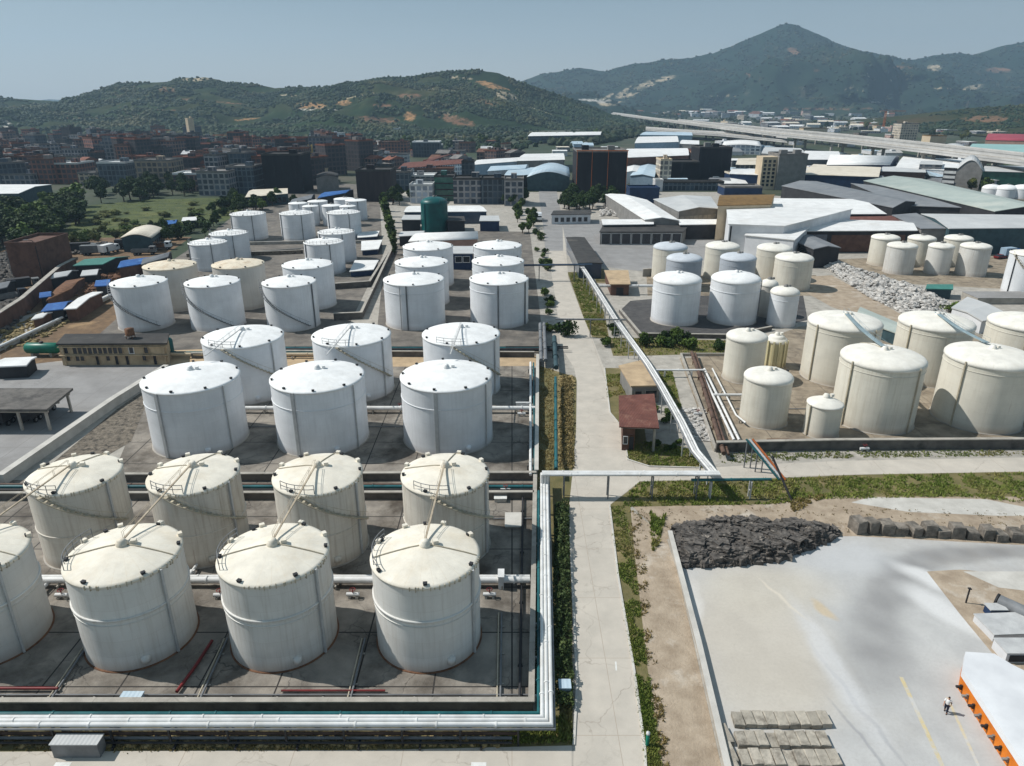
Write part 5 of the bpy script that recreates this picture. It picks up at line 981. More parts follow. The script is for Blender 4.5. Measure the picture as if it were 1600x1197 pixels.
shed('long magenta red roofed hall on the plain at the right edge', [(1540, 219), (1660, 222), (1660, 211), (1545, 209)], 10, 'roof_magenta', 'wall_pink', 2, 'x', 'vault'); shed('yellow brown container like building before the teal roof', [(1505, 238), (1545, 239), (1546, 232), (1508, 231)], 8, 'roof_tan', 'wall_cream', 0, style='flat', name='workshop')
shed('white tent like roofs left of the yellow brown building', [(1472, 233), (1506, 234), (1506, 227), (1476, 226)], 7, 'roof_white', 'wall_white', 1.5, 'y', 'vault'); shed('pale factory hall in front of the viaduct at right', [(1400, 262), (1500, 268), (1508, 250), (1412, 245)], 8, 'roof_white', 'fac_white', 1, 'x')
shed('wide grey roofed factory hall with white ridge edge', [(1395, 325), (1430, 316), (1276, 284), (1222, 291)], 8, 'roof_grey', 'wall_dark', 1.5, 'y'); shed('huge pale green roofed factory hall at right', [(1555, 331), (1660, 330), (1440, 280), (1350, 283)], 8, 'roof_palegreen', 'wall_dark', 2.2, 'y')
shed('dark slate lean to roof between the grey and pale green halls', [(1415, 322), (1500, 327), (1395, 295), (1330, 287)], 6.5, 'roof_grey', 'wall_dark', .6, 'y', 'mono'); shed('big white roofed hall with wavy far edge', [(1130, 336), (1384, 335), (1330, 312), (1150, 310)], 8, 'roof_white', 'wall_dark', 1.4, 'x')
shed('red brown roofed shed squeezed behind the white front roof', [(1318, 349), (1424, 347), (1408, 338), (1312, 340)], 7, 'roof_red', 'wall_brown', .6, 'x'); shed('white front roofed loading hall with dark open side', [(1205, 362), (1432, 361), (1420, 347), (1196, 341)], 7.5, 'roof_white', 'wall_dark', .8, 'x', ops=[(0, .42, .93, .3, 6.2, 'gate', 'wall_brown'), (0, .05, .39, .3, 6.4, 'gate', 'glass_blue')])
shed('long light grey roofed hall at the right edge behind six cream tanks', [(1484, 358), (1700, 356), (1700, 338), (1440, 335)], 9, 'roof_lightgrey', 'wall_teal', 1, 'x'); shed('grey link roof left of the light grey hall', [(1440, 358), (1484, 360), (1430, 336), (1395, 337)], 8, 'roof_grey', 'wall_grey', .5, 'y', 'mono')
shed('white building with big pale front right of the column front hall', [(1140, 351), (1225, 354), (1330, 330), (1135, 325)], 11, 'roof_white', 'wall_white', .6, 'x', 'mono', ops=[(0, .02, .05, .2, 10.5, 'downpipe', 'dark_metal')])
rr = shed('gold topped hall with cream end wall, behind the white building', [(1122, 322), (1204, 320), (1210, 305), (1126, 306)], 13, 'roof_gold', 'wall_cream', 1.2, 'x')
shed('white lower annex with dark gate in front of the gold topped hall', [(1165, 368), (1240, 378), (1270, 352), (1190, 347)], 8, 'roof_white', 'wall_white', .5, 'y', 'mono', ops=[(0, .55, .95, .2, 6, 'gate', 'wall_dark')])
shed('dark open shed with grey roof above the rubble bank', [(1272, 390), (1312, 388), (1264, 367), (1218, 367)], 6, 'roof_grey', 'wall_dark', .8, 'y', ops=rowops(3, 6, .05, .95, 1.5, 4.6, 'window', 'glass_dark'))
shed('long white roofed warehouse slanting from the dark trees', [(1008, 344), (1060, 345), (1010, 313), (944, 303)], 6.5, 'roof_white', 'wall_grey', 1.0, 'y'); shed('wide white roofed warehouse with grey side wall', [(1061, 331), (1122, 327), (1110, 308), (1022, 312)], 8, 'roof_lightgrey', 'wall_grey', 1.2, 'y', ops=rowops(0, 8, .03, .97, 1, 6, 'wall_panel', 'concrete', .9))
shed('white canopy roof left of the column front hall', [(943, 352), (1020, 351), (1020, 345), (941, 345)], 5.5, 'roof_white', 'wall_dark', .3, 'x', 'mono'); shed('white canopy roof right of the column front hall', [(1063, 352), (1120, 351), (1122, 345), (1061, 345)], 5.5, 'roof_white', 'wall_dark', .3, 'x', 'mono')
hh = hz(1000, 363, 382)
rr = shed('low flat hall with eight bays of dark glass between white columns', [(938, 363), (1067, 363), (1075, 352), (944, 352)], hh, 'roof_dark', 'wall_grey', 0, style='flat', name='open_hall', cat='hall', ops=rowops(0, 8, .01, .99, .15, hh-.5, 'bay', 'glass_dark', .84, 'frame_white'))
shed('white roofed gatehouse beside the dark tree clump', [(862, 336), (923, 335), (923, 329), (866, 330)], 4, 'roof_dark', 'wall_white', 0, style='flat', name='gatehouse', cat='building', ops=rowops(0, 6, .05, .95, 1, 2.8, 'window', 'glass_dark', .6))
shed('long white roofed office in the teal tank compound', [(632, 332), (760, 331), (748, 322), (640, 323)], 5, 'roof_white', 'glass_blue', .6, 'x', name='office', cat='building'); shed('dark cubic pump house left of the teal tank', [(628, 344), (656, 344), (656, 337), (632, 337)], 4.5, 'roof_lightgrey', 'wall_dark', 0, style='flat', name='pump_house', cat='building')
shed('dark grey pump house right of the teal tank', [(699, 346), (726, 346), (724, 339), (700, 339)], 4.5, 'roof_dark', 'wall_dark', 0, style='flat', name='pump_house', cat='building'); shed('small white topped dark hut at the end of the compound', [(750, 346), (780, 346), (778, 338), (752, 338)], 4, 'roof_lightgrey', 'wall_navy', 0, style='flat', name='pump_house', cat='building')
shed('long white canopy in front of the teal tank', [(624, 370), (660, 368), (662, 362), (628, 363)], 3.5, 'roof_lightgrey', 'wall_dark', .3, 'x'); shed('white rounded roof hall behind the left column tanks', [(640, 378), (746, 374), (744, 364), (660, 366)], 6, 'roof_white', 'wall_pink', 1.2, 'x', 'vault')
shed('blue banded low office between the two tank columns', [(707, 397), (738, 397), (738, 386), (707, 386)], 5, 'roof_lightgrey', 'wall_navy', 0, style='flat', name='office', cat='building', ops=rowops(0, 2, .1, .9, 2.4, 4.2, 'window', 'glass_dark', .8, 'frame_white'))
for pts, l in (([(566, 392), (590, 390), (596, 376), (566, 378)], 'low white platform cover right of the railed tanks'), ([(548, 425), (582, 422), (590, 408), (556, 408)], 'low white platform cover behind the clean white tank'), ([(560, 372), (588, 370), (592, 362), (560, 364)], 'low white platform cover beside the farthest tank row')):
    shed(l, pts, 1.6, 'roof_white', 'wall_navy', 0, style='flat', name='platform', cat='platform', group='low platforms right of the small white tanks')
# two storey office at left
hh = hz(170, 539, 571)
rr = shed('two storey tan office with a ribbon of upper windows facing the grey lot', [(91, 539), (259, 538), (262, 524), (104, 525)], hh, 'roof_dark', 'cream_building', 0, style='flat', name='two_storey_office', cat='building', thick=.35, ops=
    [(0, .04, .08, hh*.58, hh*.58+1.3, 'window', 'glass_dark', 'cream_building')]+rowops(0, 10, .12, .59, hh*.57, hh*.57+1.5, 'window', 'glass_dark', .8, 'cream_building')+[(0, .65, .69, hh*.58, hh*.58+1.3, 'window', 'glass_dark', 'frame_white'), (0, .79, .825, hh*.58, hh*.58+1.3, 'window', 'glass_dark', 'cream_building')]+
    [(0, u, u+.035, 1.0, 2.3, 'window', 'glass_dark', 'cream_building') for u in (.05, .07+.065, .18, .42, .76)]+[(0, u, u+.03, .1, 2.3, 'door', 'wall_dark', 'cream_building') for u in (.32, .5, .6, .86)])
A, B = Vector(at(91, 539, hh)), Vector(at(259, 538, hh)); t = (B-A).normalized(); ang = math.atan2(t.y, t.x); c = (A+B)/2
for zz, dd, nm in ((hh*.5, .5, 'ledge'), (hh*.9, .35, 'cornice')):
    m = MB(); m.box((c.x, c.y-dd/2-.01, zz), ((B-A).length+.3, dd, .16), ang); m.build(nm, mt('cream_building'), rr)
for q in (.03, .97):
    m = MB(); p = A.lerp(B, q); m.box((p.x, p.y-.13, hh/2-.1), (.5, .24, hh-.3), ang); m.build('pilaster', mt('cream_building'), rr)
x, y = at(205, 531, hh); r2 = thing('water_tank', 'brown steel water tank on a stand on the office roof', 'water tank', (x, y, hh+.37)); m = MB(); m.lathe((x, y, hh+.4), [(.9, .6), (.9, 2.0), (.02, 2.2)], 18); m.disc((x, y, 0), .9, hh+1.0, 18); m.build('vessel', mt('rust'), r2)
for sx in (-.6, .6):
    for sy in (-.6, .6): m = MB(); m.box((x+sx, y+sy, hh+.69), (.12, .12, .62)); m.build('leg', mt('rust'), r2)
m = MB(); m.box((x, y, hh+1.03), (1.7, 1.7, .06)); m.build('deck', mt('concrete'), r2)
# horizontal green tank beside it
x0, y0 = at(40, 559); x1, y1 = at(90, 558); r2 = thing('green_tank', 'green horizontal cylinder tank on saddles left of the office', 'tank', ((x0+x1)/2, y0, 0)); m = MB()
L = x1-x0; prf = [(x0-.35, .3), (x0-.2, .9), (x0+.15, 1.15), (x1-.15, 1.15), (x1+.2, .9), (x1+.35, .3)]
m.tube([(a, y0+1.2, 1.75) for a, b in prf], [b for a, b in prf], 20); m.build('vessel', mt('green_tank'), r2)
for q in (.2, .8): m = MB(); m.box((x0+L*q, y0+1.2, .4), (.5, 1.8, .8)); m.build('saddle', mt('concrete'), r2)
m = MB(); m.lathe((x0+L*.5, y0+1.2, 2.8), [(.4, 0), (.4, .35), (.02, .4)], 12); m.build('manhole', mt('dark_metal'), r2)
x, y = at(266, 552); r2 = thing('green_tank', 'upright dark green vessel at the right end of the office', 'tank', (x, y, 0)); m = MB(); m.lathe((x, y, 0), [(.9, 0), (.9, 3), (.6, 3.4), (.02, 3.6)], 18); m.build('vessel', mt('teal_tank'), r2); m = MB(); m.tube([(x, y, 3.5), (x, y, 4.2), (x-1.6, y, 4.2), (x-1.6, y, .3)], .12, 6); m.build('pipe', mt('frame_white'), r2)
# open carport at far left
def canopy(label, pxs, h, roof, posts, name='open_shed', beams=True, base=0, thick=.4):
    r = shed(label, pxs, h, roof, roof, 0, style='flat', name=name, cat='shed', closed=False, thick=thick)
    Q = [Vector(at(x, y, h)) for x, y in pxs]; FL, FR, BR, BL = Q
    for u, v in posts:
        p = FL.lerp(FR, u).lerp(BL.lerp(BR, u), v); m = MB(); m.box((p.x, p.y, h/2), (.35, .35, h-.02)); m.build('post', mt('concrete'), r)
    m = MB()
    for v in (.06, .5, .94):
        a = FL.lerp(BL, v); b = FR.lerp(BR, v); strip(m, [a, b], .3, h-.5, h)
    m.build('beam', mt('concrete'), r); return r
canopy('dark flat roofed loading shed at the left edge by the pale wall', [(-70, 642), (72, 642), (110, 611), (-20, 611)], 3.7, 'concrete_dark', [(u, v) for u in (.03, .35, .66, .97) for v in (.06, .94)])
# huts beside the road
r2 = canopy('red metal roofed shelter beside the main road', [(971, 667), (1026, 669), (1019, 618), (970, 621)], 4.2, 'roof_red', [(.96, .04), (.96, .96), (.04, .96)], 'shelter', thick=.18)
Q = [Vector(at(x, y, 4.2)) for x, y in [(971, 667), (1026, 669), (1019, 618), (970, 621)]]
a, b, c2, d2 = Q[0].lerp(Q[1], .05), Q[0].lerp(Q[1], .4), Q[3].lerp(Q[2], .4), Q[3].lerp(Q[2], .05); m = MB(); m.prism([a.lerp(d2, .04), b.lerp(c2, .04), c2.lerp(b, .1), d2.lerp(a, .1)], 0, 3.7); m.build('room_wall', mt('wall_brown'), r2)
opening(r2, a.lerp(d2, .04), b.lerp(c2, .04), .55, .95, .1, 2.5, 'door', 'wall_dark', 'rust', Vector((0, -1))); opening(r2, a.lerp(d2, .04), b.lerp(c2, .04), .1, .42, 1.2, 2.4, 'window', 'glass_dark', 'frame_white', Vector((0, -1)))
shed('tan flat roofed pump house behind the red roofed shelter', [(988, 604), (1031, 603), (1006, 564), (970, 574)], 3.2, 'roof_tan', 'wall_grey', 0, style='flat', name='pump_house', cat='building', ops=[(0, .12, .35, .1, 2.3, 'door', 'wall_dark', 'wall_grey'), (0, .5, .9, 1, 2.4, 'window', 'glass_dark', 'wall_grey')])
shed('small brown roofed pump house beside the far white pipe', [(955, 445), (983, 445), (980, 424), (946, 424)], 3, 'roof_tan', 'wall_brown', 0, style='flat', name='pump_house', cat='building', ops=[(0, .3, .7, .1, 2.2, 'door', 'wall_dark')])
# covered stair bridge across the plaza, left side scrap yard
shed('dark ribbed conveyor cover beside the narrow road', [(905, 412), (940, 412), (912, 372), (886, 372)], 4.5, 'roof_dark', 'glass_blue', .15, 'y', name='conveyor', cat='conveyor')
shed('long white rounded shed beside the left green field', [(190, 372), (236, 372), (255, 358), (212, 357)], 5, 'roof_cream', 'wall_teal', 1.2, 'y', 'vault', ops=rowops(1, 6, .05, .95, 1, 3.4, 'window', 'glass_dark', .6))
rr, A, B, h = block('dark brown brick block standing in the scrap yard at left', 22, 70, 437, 384, 16, 'wall_brown', 'wall_brown', 'brick_block', box=0)
for k in range(5):
    m = MB(); m.box((A.x-.6, A.y+8, 1.6+k*h/5), (1.1, 14, .14)); m.build('scaffold_deck', mt('grey_metal'), rr)
for k in range(4):
    m = MB(); m.box((A.x-1.05, A.y+1.2+k*4.5, h/2), (.14, .14, h)); m.build('scaffold_pole', mt('grey_metal'), rr)
def leanto(label, pxs, h, roof, wallm='wall_dark', rise=.8): return shed(label, pxs, h, roof, wallm, rise, 'x', 'gable', name='lean_to', cat='shed')
leanto('green sheet roofed shed by the scrap yard', [(117, 416), (160, 414), (200, 402), (152, 405)], 3.5, 'roof_green'); leanto('blue sheet roofed shed left of the tan tank', [(186, 419), (222, 413), (236, 403), (196, 408)], 3.5, 'roof_blue', 'wall_brown'); leanto('dull blue long roof behind the blue sheet shed', [(222, 414), (262, 402), (268, 396), (228, 405)], 3.5, 'roof_grey')
leanto('small blue roofed shed close to the left white tank', [(150, 448), (170, 447), (172, 438), (156, 440)], 3, 'roof_blue'); leanto('blue tarp roofed shed beside the white roofed hut on the bank', [(68, 487), (98, 484), (112, 472), (88, 475)], 3, 'roof_blue'); leanto('long white roofed hut with dark skylights on the brown bank', [(103, 484), (118, 483), (158, 458), (146, 458)], 3, 'roof_white', 'wall_brown', .6)
leanto('tiny blue roofed hut on the brown bank', [(64, 466), (78, 464), (80, 459), (67, 460)], 2.5, 'roof_blue'); leanto('low white roofed hut at the foot of the bank', [(52, 500), (66, 497), (80, 490), (66, 491)], 2.4, 'roof_white', 'wall_brown', .4); leanto('brown sheet roof of an old store in the scrap yard', [(74, 470), (112, 452), (132, 436), (104, 440)], 2.2, 'rust', 'wall_brown', .5)
leanto('white ended low roof at the left edge beside the white wall', [(-10, 574), (40, 572), (54, 560), (10, 562)], 2.4, 'roof_white', 'wall_dark', .3)
leanto('white roofed shack among stored goods by the green roof', [(128, 432), (150, 430), (156, 422), (136, 424)], 2.8, 'roof_lightgrey'); leanto('pale grey roofed shack beside the brick block', [(80, 436), (104, 432), (120, 424), (98, 427)], 3, 'roof_lightgrey'); leanto('grey roofed shack at the left edge of the scrap yard', [(-12, 455), (10, 450), (22, 440), (0, 444)], 3, 'roof_grey')
leanto('dark roofed shack behind the brick block', [(78, 396), (100, 395), (106, 388), (84, 389)], 3, 'roof_dark'); leanto('white roofed shack near the round dark trees', [(255, 352), (274, 350), (278, 345), (262, 346)], 3, 'roof_blue'); leanto('small white tent roof beside the round dark trees', [(285, 346), (306, 345), (308, 340), (290, 341)], 3, 'roof_white')
shed('pale green roofed low store just behind the big ivory tanks', [(1338, 498), (1402, 522), (1406, 508), (1345, 482)], 2.6, 'roof_palegreen', 'wall_teal', .4, 'x', name='store', cat='building')
shed('white roofed low store beside the round bush at the rubble end', [(1488, 482), (1534, 502), (1580, 496), (1512, 466)], 3, 'roof_lightgrey', 'wall_white', .5, 'y', name='store', cat='building'); shed('dark green steel container between rubble and six cream tanks', [(1448, 452), (1487, 453), (1487, 446), (1450, 446)], 2.6, 'roof_green', 'wall_teal', 0, style='flat', name='container', cat='container')
boxy('concrete_tank', 'long low concrete basin at the right before the six cream tanks', 'basin', 1560, 470, 16, 7, 1.6, 'concrete', 'lot_grey')
# dark cladding stack and yellow skip between the halls
boxy('solar_stack', 'dark blue black stack of panels on the pale green roof edge', 'panel stack', 1530, 330, 9, 6, 6.5, 'net_black', 'glass_dark', lid=True); boxy('skip', 'yellow orange steel skip between the grey roofs', 'skip', 1404, 340, 7, 3, 3.5, 'yellow_paint', 'wall_dark', z=0)
# small houses on the far plain and fill of the brown town
sm = [('fac_white', 'roof_white'), ('fac_pink', 'roof_town_orange'), ('fac_cream', 'roof_cream'), ('fac_grey', 'roof_lightgrey'), ('fac_white', 'roof_town_orange')]
for i in range(165):
    px = rnd.uniform(985, 1560); py = rnd.uniform(172, 201); 
    if py > 181+(px-985)*.05: py = rnd.uniform(172, 183)
    w = rnd.uniform(7, 18); f, ro = rnd.choice(sm); block('small pale house of the distant town at the foot of the right mountain', px, px+w, py, py-rnd.uniform(4, 8), rnd.uniform(14, 30), f, ro, 'house', 'house', 'small pale houses of the distant town', False, 0, rnd.uniform(-.9, .2), rnd.choice(['flat', 'gable']))
sm = [('fac_brown', 'roof_brown'), ('fac_dark', 'roof_town_grey'), ('fac_brick', 'roof_town_orange'), ('fac_grey', 'roof_town_grey'), ('fac_slate', 'roof_lightgrey'), ('fac_brown', 'roof_town_orange'), ('fac_tan', 'roof_brown')]
tw = [('fac_brown', 'roof_brown'), ('fac_dark', 'roof_dark'), ('fac_brick', 'roof_brown'), ('fac_slate', 'roof_town_grey'), ('fac_grey', 'roof_town_grey'), ('fac_dark', 'roof_town_orange')]
for i in range(140):
    px = rnd.uniform(-60, 560); py = rnd.uniform(222, 292 if px > 300 or px < 70 else 262); q = (py-150)/100; f, ro = rnd.choice(tw); w = rnd.uniform(14, 30)*q
    block('brown or dark mid rise block standing in the dense town below the left hills', px, px+w, py, py-rnd.choice([rnd.uniform(16, 28), rnd.uniform(24, 40)])*q, rnd.uniform(12, 18), f, ro, 'apartment_block', 'building', 'mid rise blocks of the dense town', True, rnd.choice([1, 2]), rnd.uniform(-.85, .1))
for i in range(130):
    px = rnd.uniform(-60, 600) if i < 95 else rnd.uniform(560, 800); py = rnd.uniform(224, 285) if px < 420 else rnd.uniform(228, 268)
    w = rnd.uniform(9, 22)*(py-150)/100; f, ro = rnd.choice(sm); block('plain dark house crowded among the brown town below the left hills', px, px+w, py, py-rnd.uniform(8, 15)*(py-150)/90, rnd.uniform(12, 20), f, ro, 'house', 'house', 'dark houses crowding the brown town', rnd.random() < .6, rnd.choice([0, 1, 1]), rnd.uniform(-.85, .15), rnd.choice(['flat', 'flat', 'gable']))
for i in range(60):
    px = rnd.uniform(1080, 1580); py = 186+(px-1000)*.03+rnd.uniform(0, 12); w = rnd.uniform(10, 28)
    block('pale low shed or block on the plain behind the viaduct', px, px+w, py, py-rnd.uniform(3, 8), rnd.uniform(14, 30), rnd.choice(['fac_white', 'fac_cream', 'fac_pink', 'fac_grey', 'wall_white', 'wall_cream']), rnd.choice(['roof_white', 'roof_lightgrey', 'roof_cream', 'roof_town_grey', 'roof_town_orange']), 'block', 'building', 'pale blocks behind the viaduct', False, rnd.choice([0, 1]), rnd.uniform(-.4, .4), rnd.choice(['flat', 'flat', 'gable']))
for i in range(80):
    px = rnd.uniform(800, 1560); py = rnd.uniform(226, 300); 
    if px < 990 and py > 262: continue
    w = rnd.uniform(14, 34)*(py-150)/110; block('low pale factory building among the halls near the viaduct', px, px+w, py, py-rnd.uniform(5, 9)*(py-150)/100, rnd.uniform(12, 24), rnd.choice(['fac_white', 'fac_grey', 'wall_blue', 'wall_white', 'fac_slate']), rnd.choice(['roof_white', 'roof_lightgrey', 'roof_lightblue', 'roof_grey', 'roof_cream']), 'workshop', 'workshop', 'low pale factory buildings', False, rnd.choice([0, 0, 1]), rnd.uniform(-.15, .15), rnd.choice(['flat', 'gable']))
# ---------------------------------------------------------------- trees, shrubs, grass
def leaves(P, S, N_=None, asp=.75):
    n = len(P); a = rg.normal(size=(n, 3)); 
    if N_ is not None: a = a*.55+N_
    a /= np.linalg.norm(a, axis=1)[:, None]+1e-9; b = rg.normal(size=(n, 3)); u = np.cross(a, b); u /= np.linalg.norm(u, axis=1)[:, None]+1e-9; v = np.cross(a, u)
    u = u*S[:, None]; v = v*S[:, None]*asp
    V = np.stack([P-u-v*.4, P+u*.2-v, P+u+v*.4, P-u*.2+v], 1).reshape(-1, 3); return V, np.arange(4*n).reshape(-1, 4)
def crown_pts(n, lumps, seed, spread):
    """lumps: (x, y, z, r) inside a crown of height 1"""
    q = np.random.default_rng(seed); P = []; Nn = []
    L = np.array(lumps); w = L[:, 3]**2; w /= w.sum()
    idx = q.choice(len(L), n, p=w); d = q.normal(size=(n, 3)); d /= np.linalg.norm(d, axis=1)[:, None]
    rr = L[idx, 3]*(1-spread*q.random(n)**1.6)*q.uniform(.85, 1.15, n); P = L[idx, :3]+d*rr[:, None]*np.array([1, 1, .85]); return P, d
def make_lumps(kind, seed):
    q = random.Random(seed); L = []
    if kind == 'column':
        for i in range(9): L.append((q.uniform(-.05, .05), q.uniform(-.05, .05), .16+.085*i, .13-.008*abs(i-4)))
    elif kind == 'shrub':
        for i in range(8): a = q.uniform(0, 6.28); r = q.uniform(.1, .42); L.append((r*math.cos(a), r*math.sin(a), q.uniform(.3, .6), q.uniform(.22, .36)))
    else:
        for i in range(13):
            a = q.uniform(0, 6.28); z = q.uniform(.38, .86); r = q.uniform(.0, .32)*(1.1-abs(z-.55)*1.3); L.append((r*math.cos(a), r*math.sin(a), z, q.uniform(.11, .2)))
        L.append((0, 0, .6, .24))
    return L
PROTO = {}
def proto(key, kind, mat, n, size, seed, trunk=True):
    lumps = make_lumps(kind, seed); P, d = crown_pts(n, lumps, seed, .55); S = np.random.default_rng(seed).uniform(.6, 1.3, n)*size
    V, F = leaves(P, S, d); r = thing('tree' if trunk else 'shrub', 'tmp label for the first tree', 'tree' if trunk else 'shrub')
    c = npmesh('crown' if trunk else 'foliage', V, F, mt(mat), r)
    m = MB()
    if trunk:
        m.tube([(0, 0, -.01), (.01, 0, .2), (0, .01, .45), (.01, 0, .7)], [.035, .026, .018, .008], 7)
        for x, y, z, rr in lumps[:6]: m.tube([(0, 0, max(.15, z-.3)), (x*.5, y*.5, z-.12), (x, y, z)], [.014, .01, .004], 5)
        m.build('trunk', mt('bark'), r)
    else:
        for x, y, z, rr in lumps[:5]: m.tube([(0, 0, 0), (x*.6, y*.6, z*.6), (x, y, z)], [.02, .014, .006], 5)
        m.build('stem', mt('bark'), r)
    PROTO[key] = r; r.hide_render = False; return r
for k, (mat, kd) in enumerate([('leaf_dark', 'tree'), ('leaf_dark', 'tree'), ('leaf_mid', 'tree'), ('leaf_olive', 'tree')]): proto('t%d' % k, kd, mat, 1700, .05, 40+k)
proto('c0', 'column', 'leaf_dark', 1000, .042, 60); proto('c1', 'column', 'leaf_mid', 1000, .042, 61)
proto('s0', 'shrub', 'leaf_mid', 650, .075, 70, False); proto('s1', 'shrub', 'leaf_dark', 650, .075, 71, False); proto('s2', 'shrub', 'leaf_olive', 650, .075, 72, False)
def plant(key, px, py, h, label, group=None, w=1.0, name=None):
    x, y = at(px, py); r = copy_tree(PROTO[key]); r.location = (x, y, 0); s = h*rnd.uniform(.88, 1.12); ww = s*w*rnd.uniform(.9, 1.15)
    r.scale = (ww, ww*rnd.uniform(.9, 1.1), s); r.rotation_euler.z = rnd.uniform(0, 6.28); r['label'] = label
    if group: r['group'] = group
    if name: r.name = name
    return r
def inpoly(x, y, P):
    c = False; j = len(P)-1
    for i in range(len(P)):
        if (P[i][1] > y) != (P[j][1] > y) and x < (P[j][0]-P[i][0])*(y-P[i][1])/(P[j][1]-P[i][1])+P[i][0]: c = not c
        j = i
    return c
def scatter(P, n):
    xs = [p[0] for p in P]; ys = [p[1] for p in P]; out = []
    while len(out) < n:
        x, y = rnd.uniform(min(xs), max(xs)), rnd.uniform(min(ys), max(ys))
        if inpoly(x, y, P): out.append((x, y))
    return out
def grove(poly, n, keys, h, label, group, w=1.0):
    for x, y in sorted(scatter(poly, n), key=lambda p: p[1]): plant(rnd.choice(keys), x, y, rnd.uniform(*h), label, group, w)
grove([(-60, 338), (60, 330), (128, 322), (132, 345), (60, 388), (-60, 400)], 88, ['t0', 't1', 't1', 't2'], (7, 11), 'dense dark tree of the small wood at the left edge', 'trees of the small wood at left', 1.45)
grove([(120, 318), (140, 300), (300, 292), (310, 306), (180, 318)], 32, ['t0', 't1'], (8, 12), 'dark tree in the belt between the green field and the brown town', 'trees between the field and the town')
grove([(225, 368), (330, 330), (372, 318), (368, 345), (330, 372), (260, 384)], 26, ['t0', 't2', 't1', 's1'], (4, 7.5), 'round dark tree or bush at the right end of the green field', 'bushes right of the green field')
grove([(100, 372), (150, 365), (225, 372), (210, 382), (120, 384)], 16, ['s2', 's0', 't3'], (2.5, 5), 'yellowish bush at the near edge of the green field', 'yellowish bushes by the green field')
grove([(120, 375), (150, 335), (300, 318), (330, 335), (230, 362)], 34, ['s2', 's0', 's2'], (1.2, 2.6), 'low olive scrub bush scattered over the green field', 'scrub bushes on the green field', 2.2)
grove([(330, 312), (470, 318), (470, 330), (380, 335)], 16, ['t0', 't1', 't2'], (6, 9), 'dark tree growing behind the farthest white tanks at left', 'trees behind the farthest white tanks')
for i in range(9): plant(['c0', 'c1'][i % 2], 601+i*1.9+rnd.uniform(-2, 2), 330+i*8.5, 9 if i < 7 else 7, 'tall narrow tree in the row left of the teal tank', 'narrow trees in the row by the teal tank', 1.15)
grove([(800, 325), (842, 322), (838, 365), (812, 365)], 14, ['t0', 't1', 't2'], (4.5, 6.5), 'dark roadside tree left of the road, behind the white columns of tanks', 'roadside trees left of the road')
grove([(828, 362), (846, 362), (862, 425), (850, 430)], 12, ['s0', 's1', 's1'], (2, 3.4), 'small roadside tree along the left kerb by the far white tanks', 'small trees along the left kerb')
grove([(852, 460), (866, 460), (872, 520), (858, 520)], 8, ['s1', 's0'], (1.5, 2.6), 'low bush at the left kerb beside the tank with the blue shadow', 'low bushes at the left kerb')
grove([(874, 332), (955, 332), (962, 318), (900, 308), (872, 315)], 22, ['t0', 't1', 't0'], (7, 10), 'dark tree of the clump in front of the big black tower', 'trees in front of the black tower')
grove([(770, 325), (826, 325), (822, 312), (775, 314)], 10, ['t0', 't1'], (7, 10), 'dark tree below the grey offices left of the road end', 'trees below the grey offices')
grove([(612, 322), (650, 320), (655, 308), (615, 306)], 7, ['t0', 't1'], (7, 9), 'dark tree beside the netted block and pale grey building', 'trees beside the pale grey building')
grove([(1003, 528), (1080, 530), (1078, 545), (1005, 543)], 12, ['s0', 's1', 't2'], (2, 3.6), 'green bush in the strip in front of the bright white tanks', 'bushes in front of the bright white tanks')
grove([(935, 510), (968, 505), (975, 548), (945, 548)], 9, ['s0', 's1'], (1.4, 2.4), 'green bush beside the slanting white rack', 'bushes beside the slanting rack')
grove([(1110, 535), (1140, 535), (1140, 548), (1110, 548)], 4, ['s0', 's1'], (1.6, 2.4), 'bush in the strip left of the medium ivory tank', 'bushes left of the medium ivory tank')
plant('s1', 884, 524, 4.2, 'single round clipped bush at the left side of the main road', None, .85); plant('s0', 1488, 487, 2.6, 'bright green round bush at the end of the rubble bank', None, 2.2); plant('s0', 1505, 485, 2.2, 'second green bush hugging the round one at the rubble end', None, 1.8)
grove([(1508, 302), (1540, 302), (1538, 288), (1512, 288)], 7, ['t0', 't2', 't3'], (6, 9), 'olive tree cluster below the silver building', 'trees below the silver building')
grove([(1515, 375), (1560, 378), (1556, 384), (1518, 382)], 6, ['s1', 't0'], (2.5, 4), 'dark shrub behind the six cream tanks at right', 'shrubs behind the six cream tanks')
grove([(1010, 690), (1060, 680), (1062, 705), (1020, 705)], 5, ['s0'], (.8, 1.4), 'low green bush behind the red roofed shelter', 'low bushes behind the red shelter'); grove([(1023, 640), (1046, 640), (1052, 665), (1030, 662)], 5, ['s0', 's1'], (1.0, 1.8), 'low green bush right of the red roofed shelter', 'low bushes right of the red shelter')
grove([(-60, 232), (560, 226), (600, 244), (-60, 262)], 18, ['t0', 't1', 't3'], (8, 12), 'far tree standing between houses of the brown town', 'trees among the brown town')
grove([(560, 222), (830, 222), (830, 240), (640, 240)], 8, ['t0', 't1', 't2'], (9, 13), 'tree at the foot of the left hills near the pale halls', 'trees at the foot of the left hills')
grove([(880, 196), (1010, 186), (1060, 196), (1000, 204), (940, 226), (885, 226)], 8, ['t0', 't1', 't2'], (10, 15), 'tree on the low ground between the hill end and the viaduct ramp', 'trees between hill and viaduct')
grove([(1020, 180), (1250, 192), (1420, 205), (1400, 214), (1250, 202), (1060, 188)], 8, ['t0', 't1', 't3'], (10, 15), 'far tree on the plain behind the viaduct', 'trees behind the viaduct')
grove([(1430, 210), (1540, 206), (1540, 220), (1480, 224)], 5, ['t0', 't3'], (8, 12), 'tree at the foot of the bushy hill at right', 'trees at the bushy hill foot')
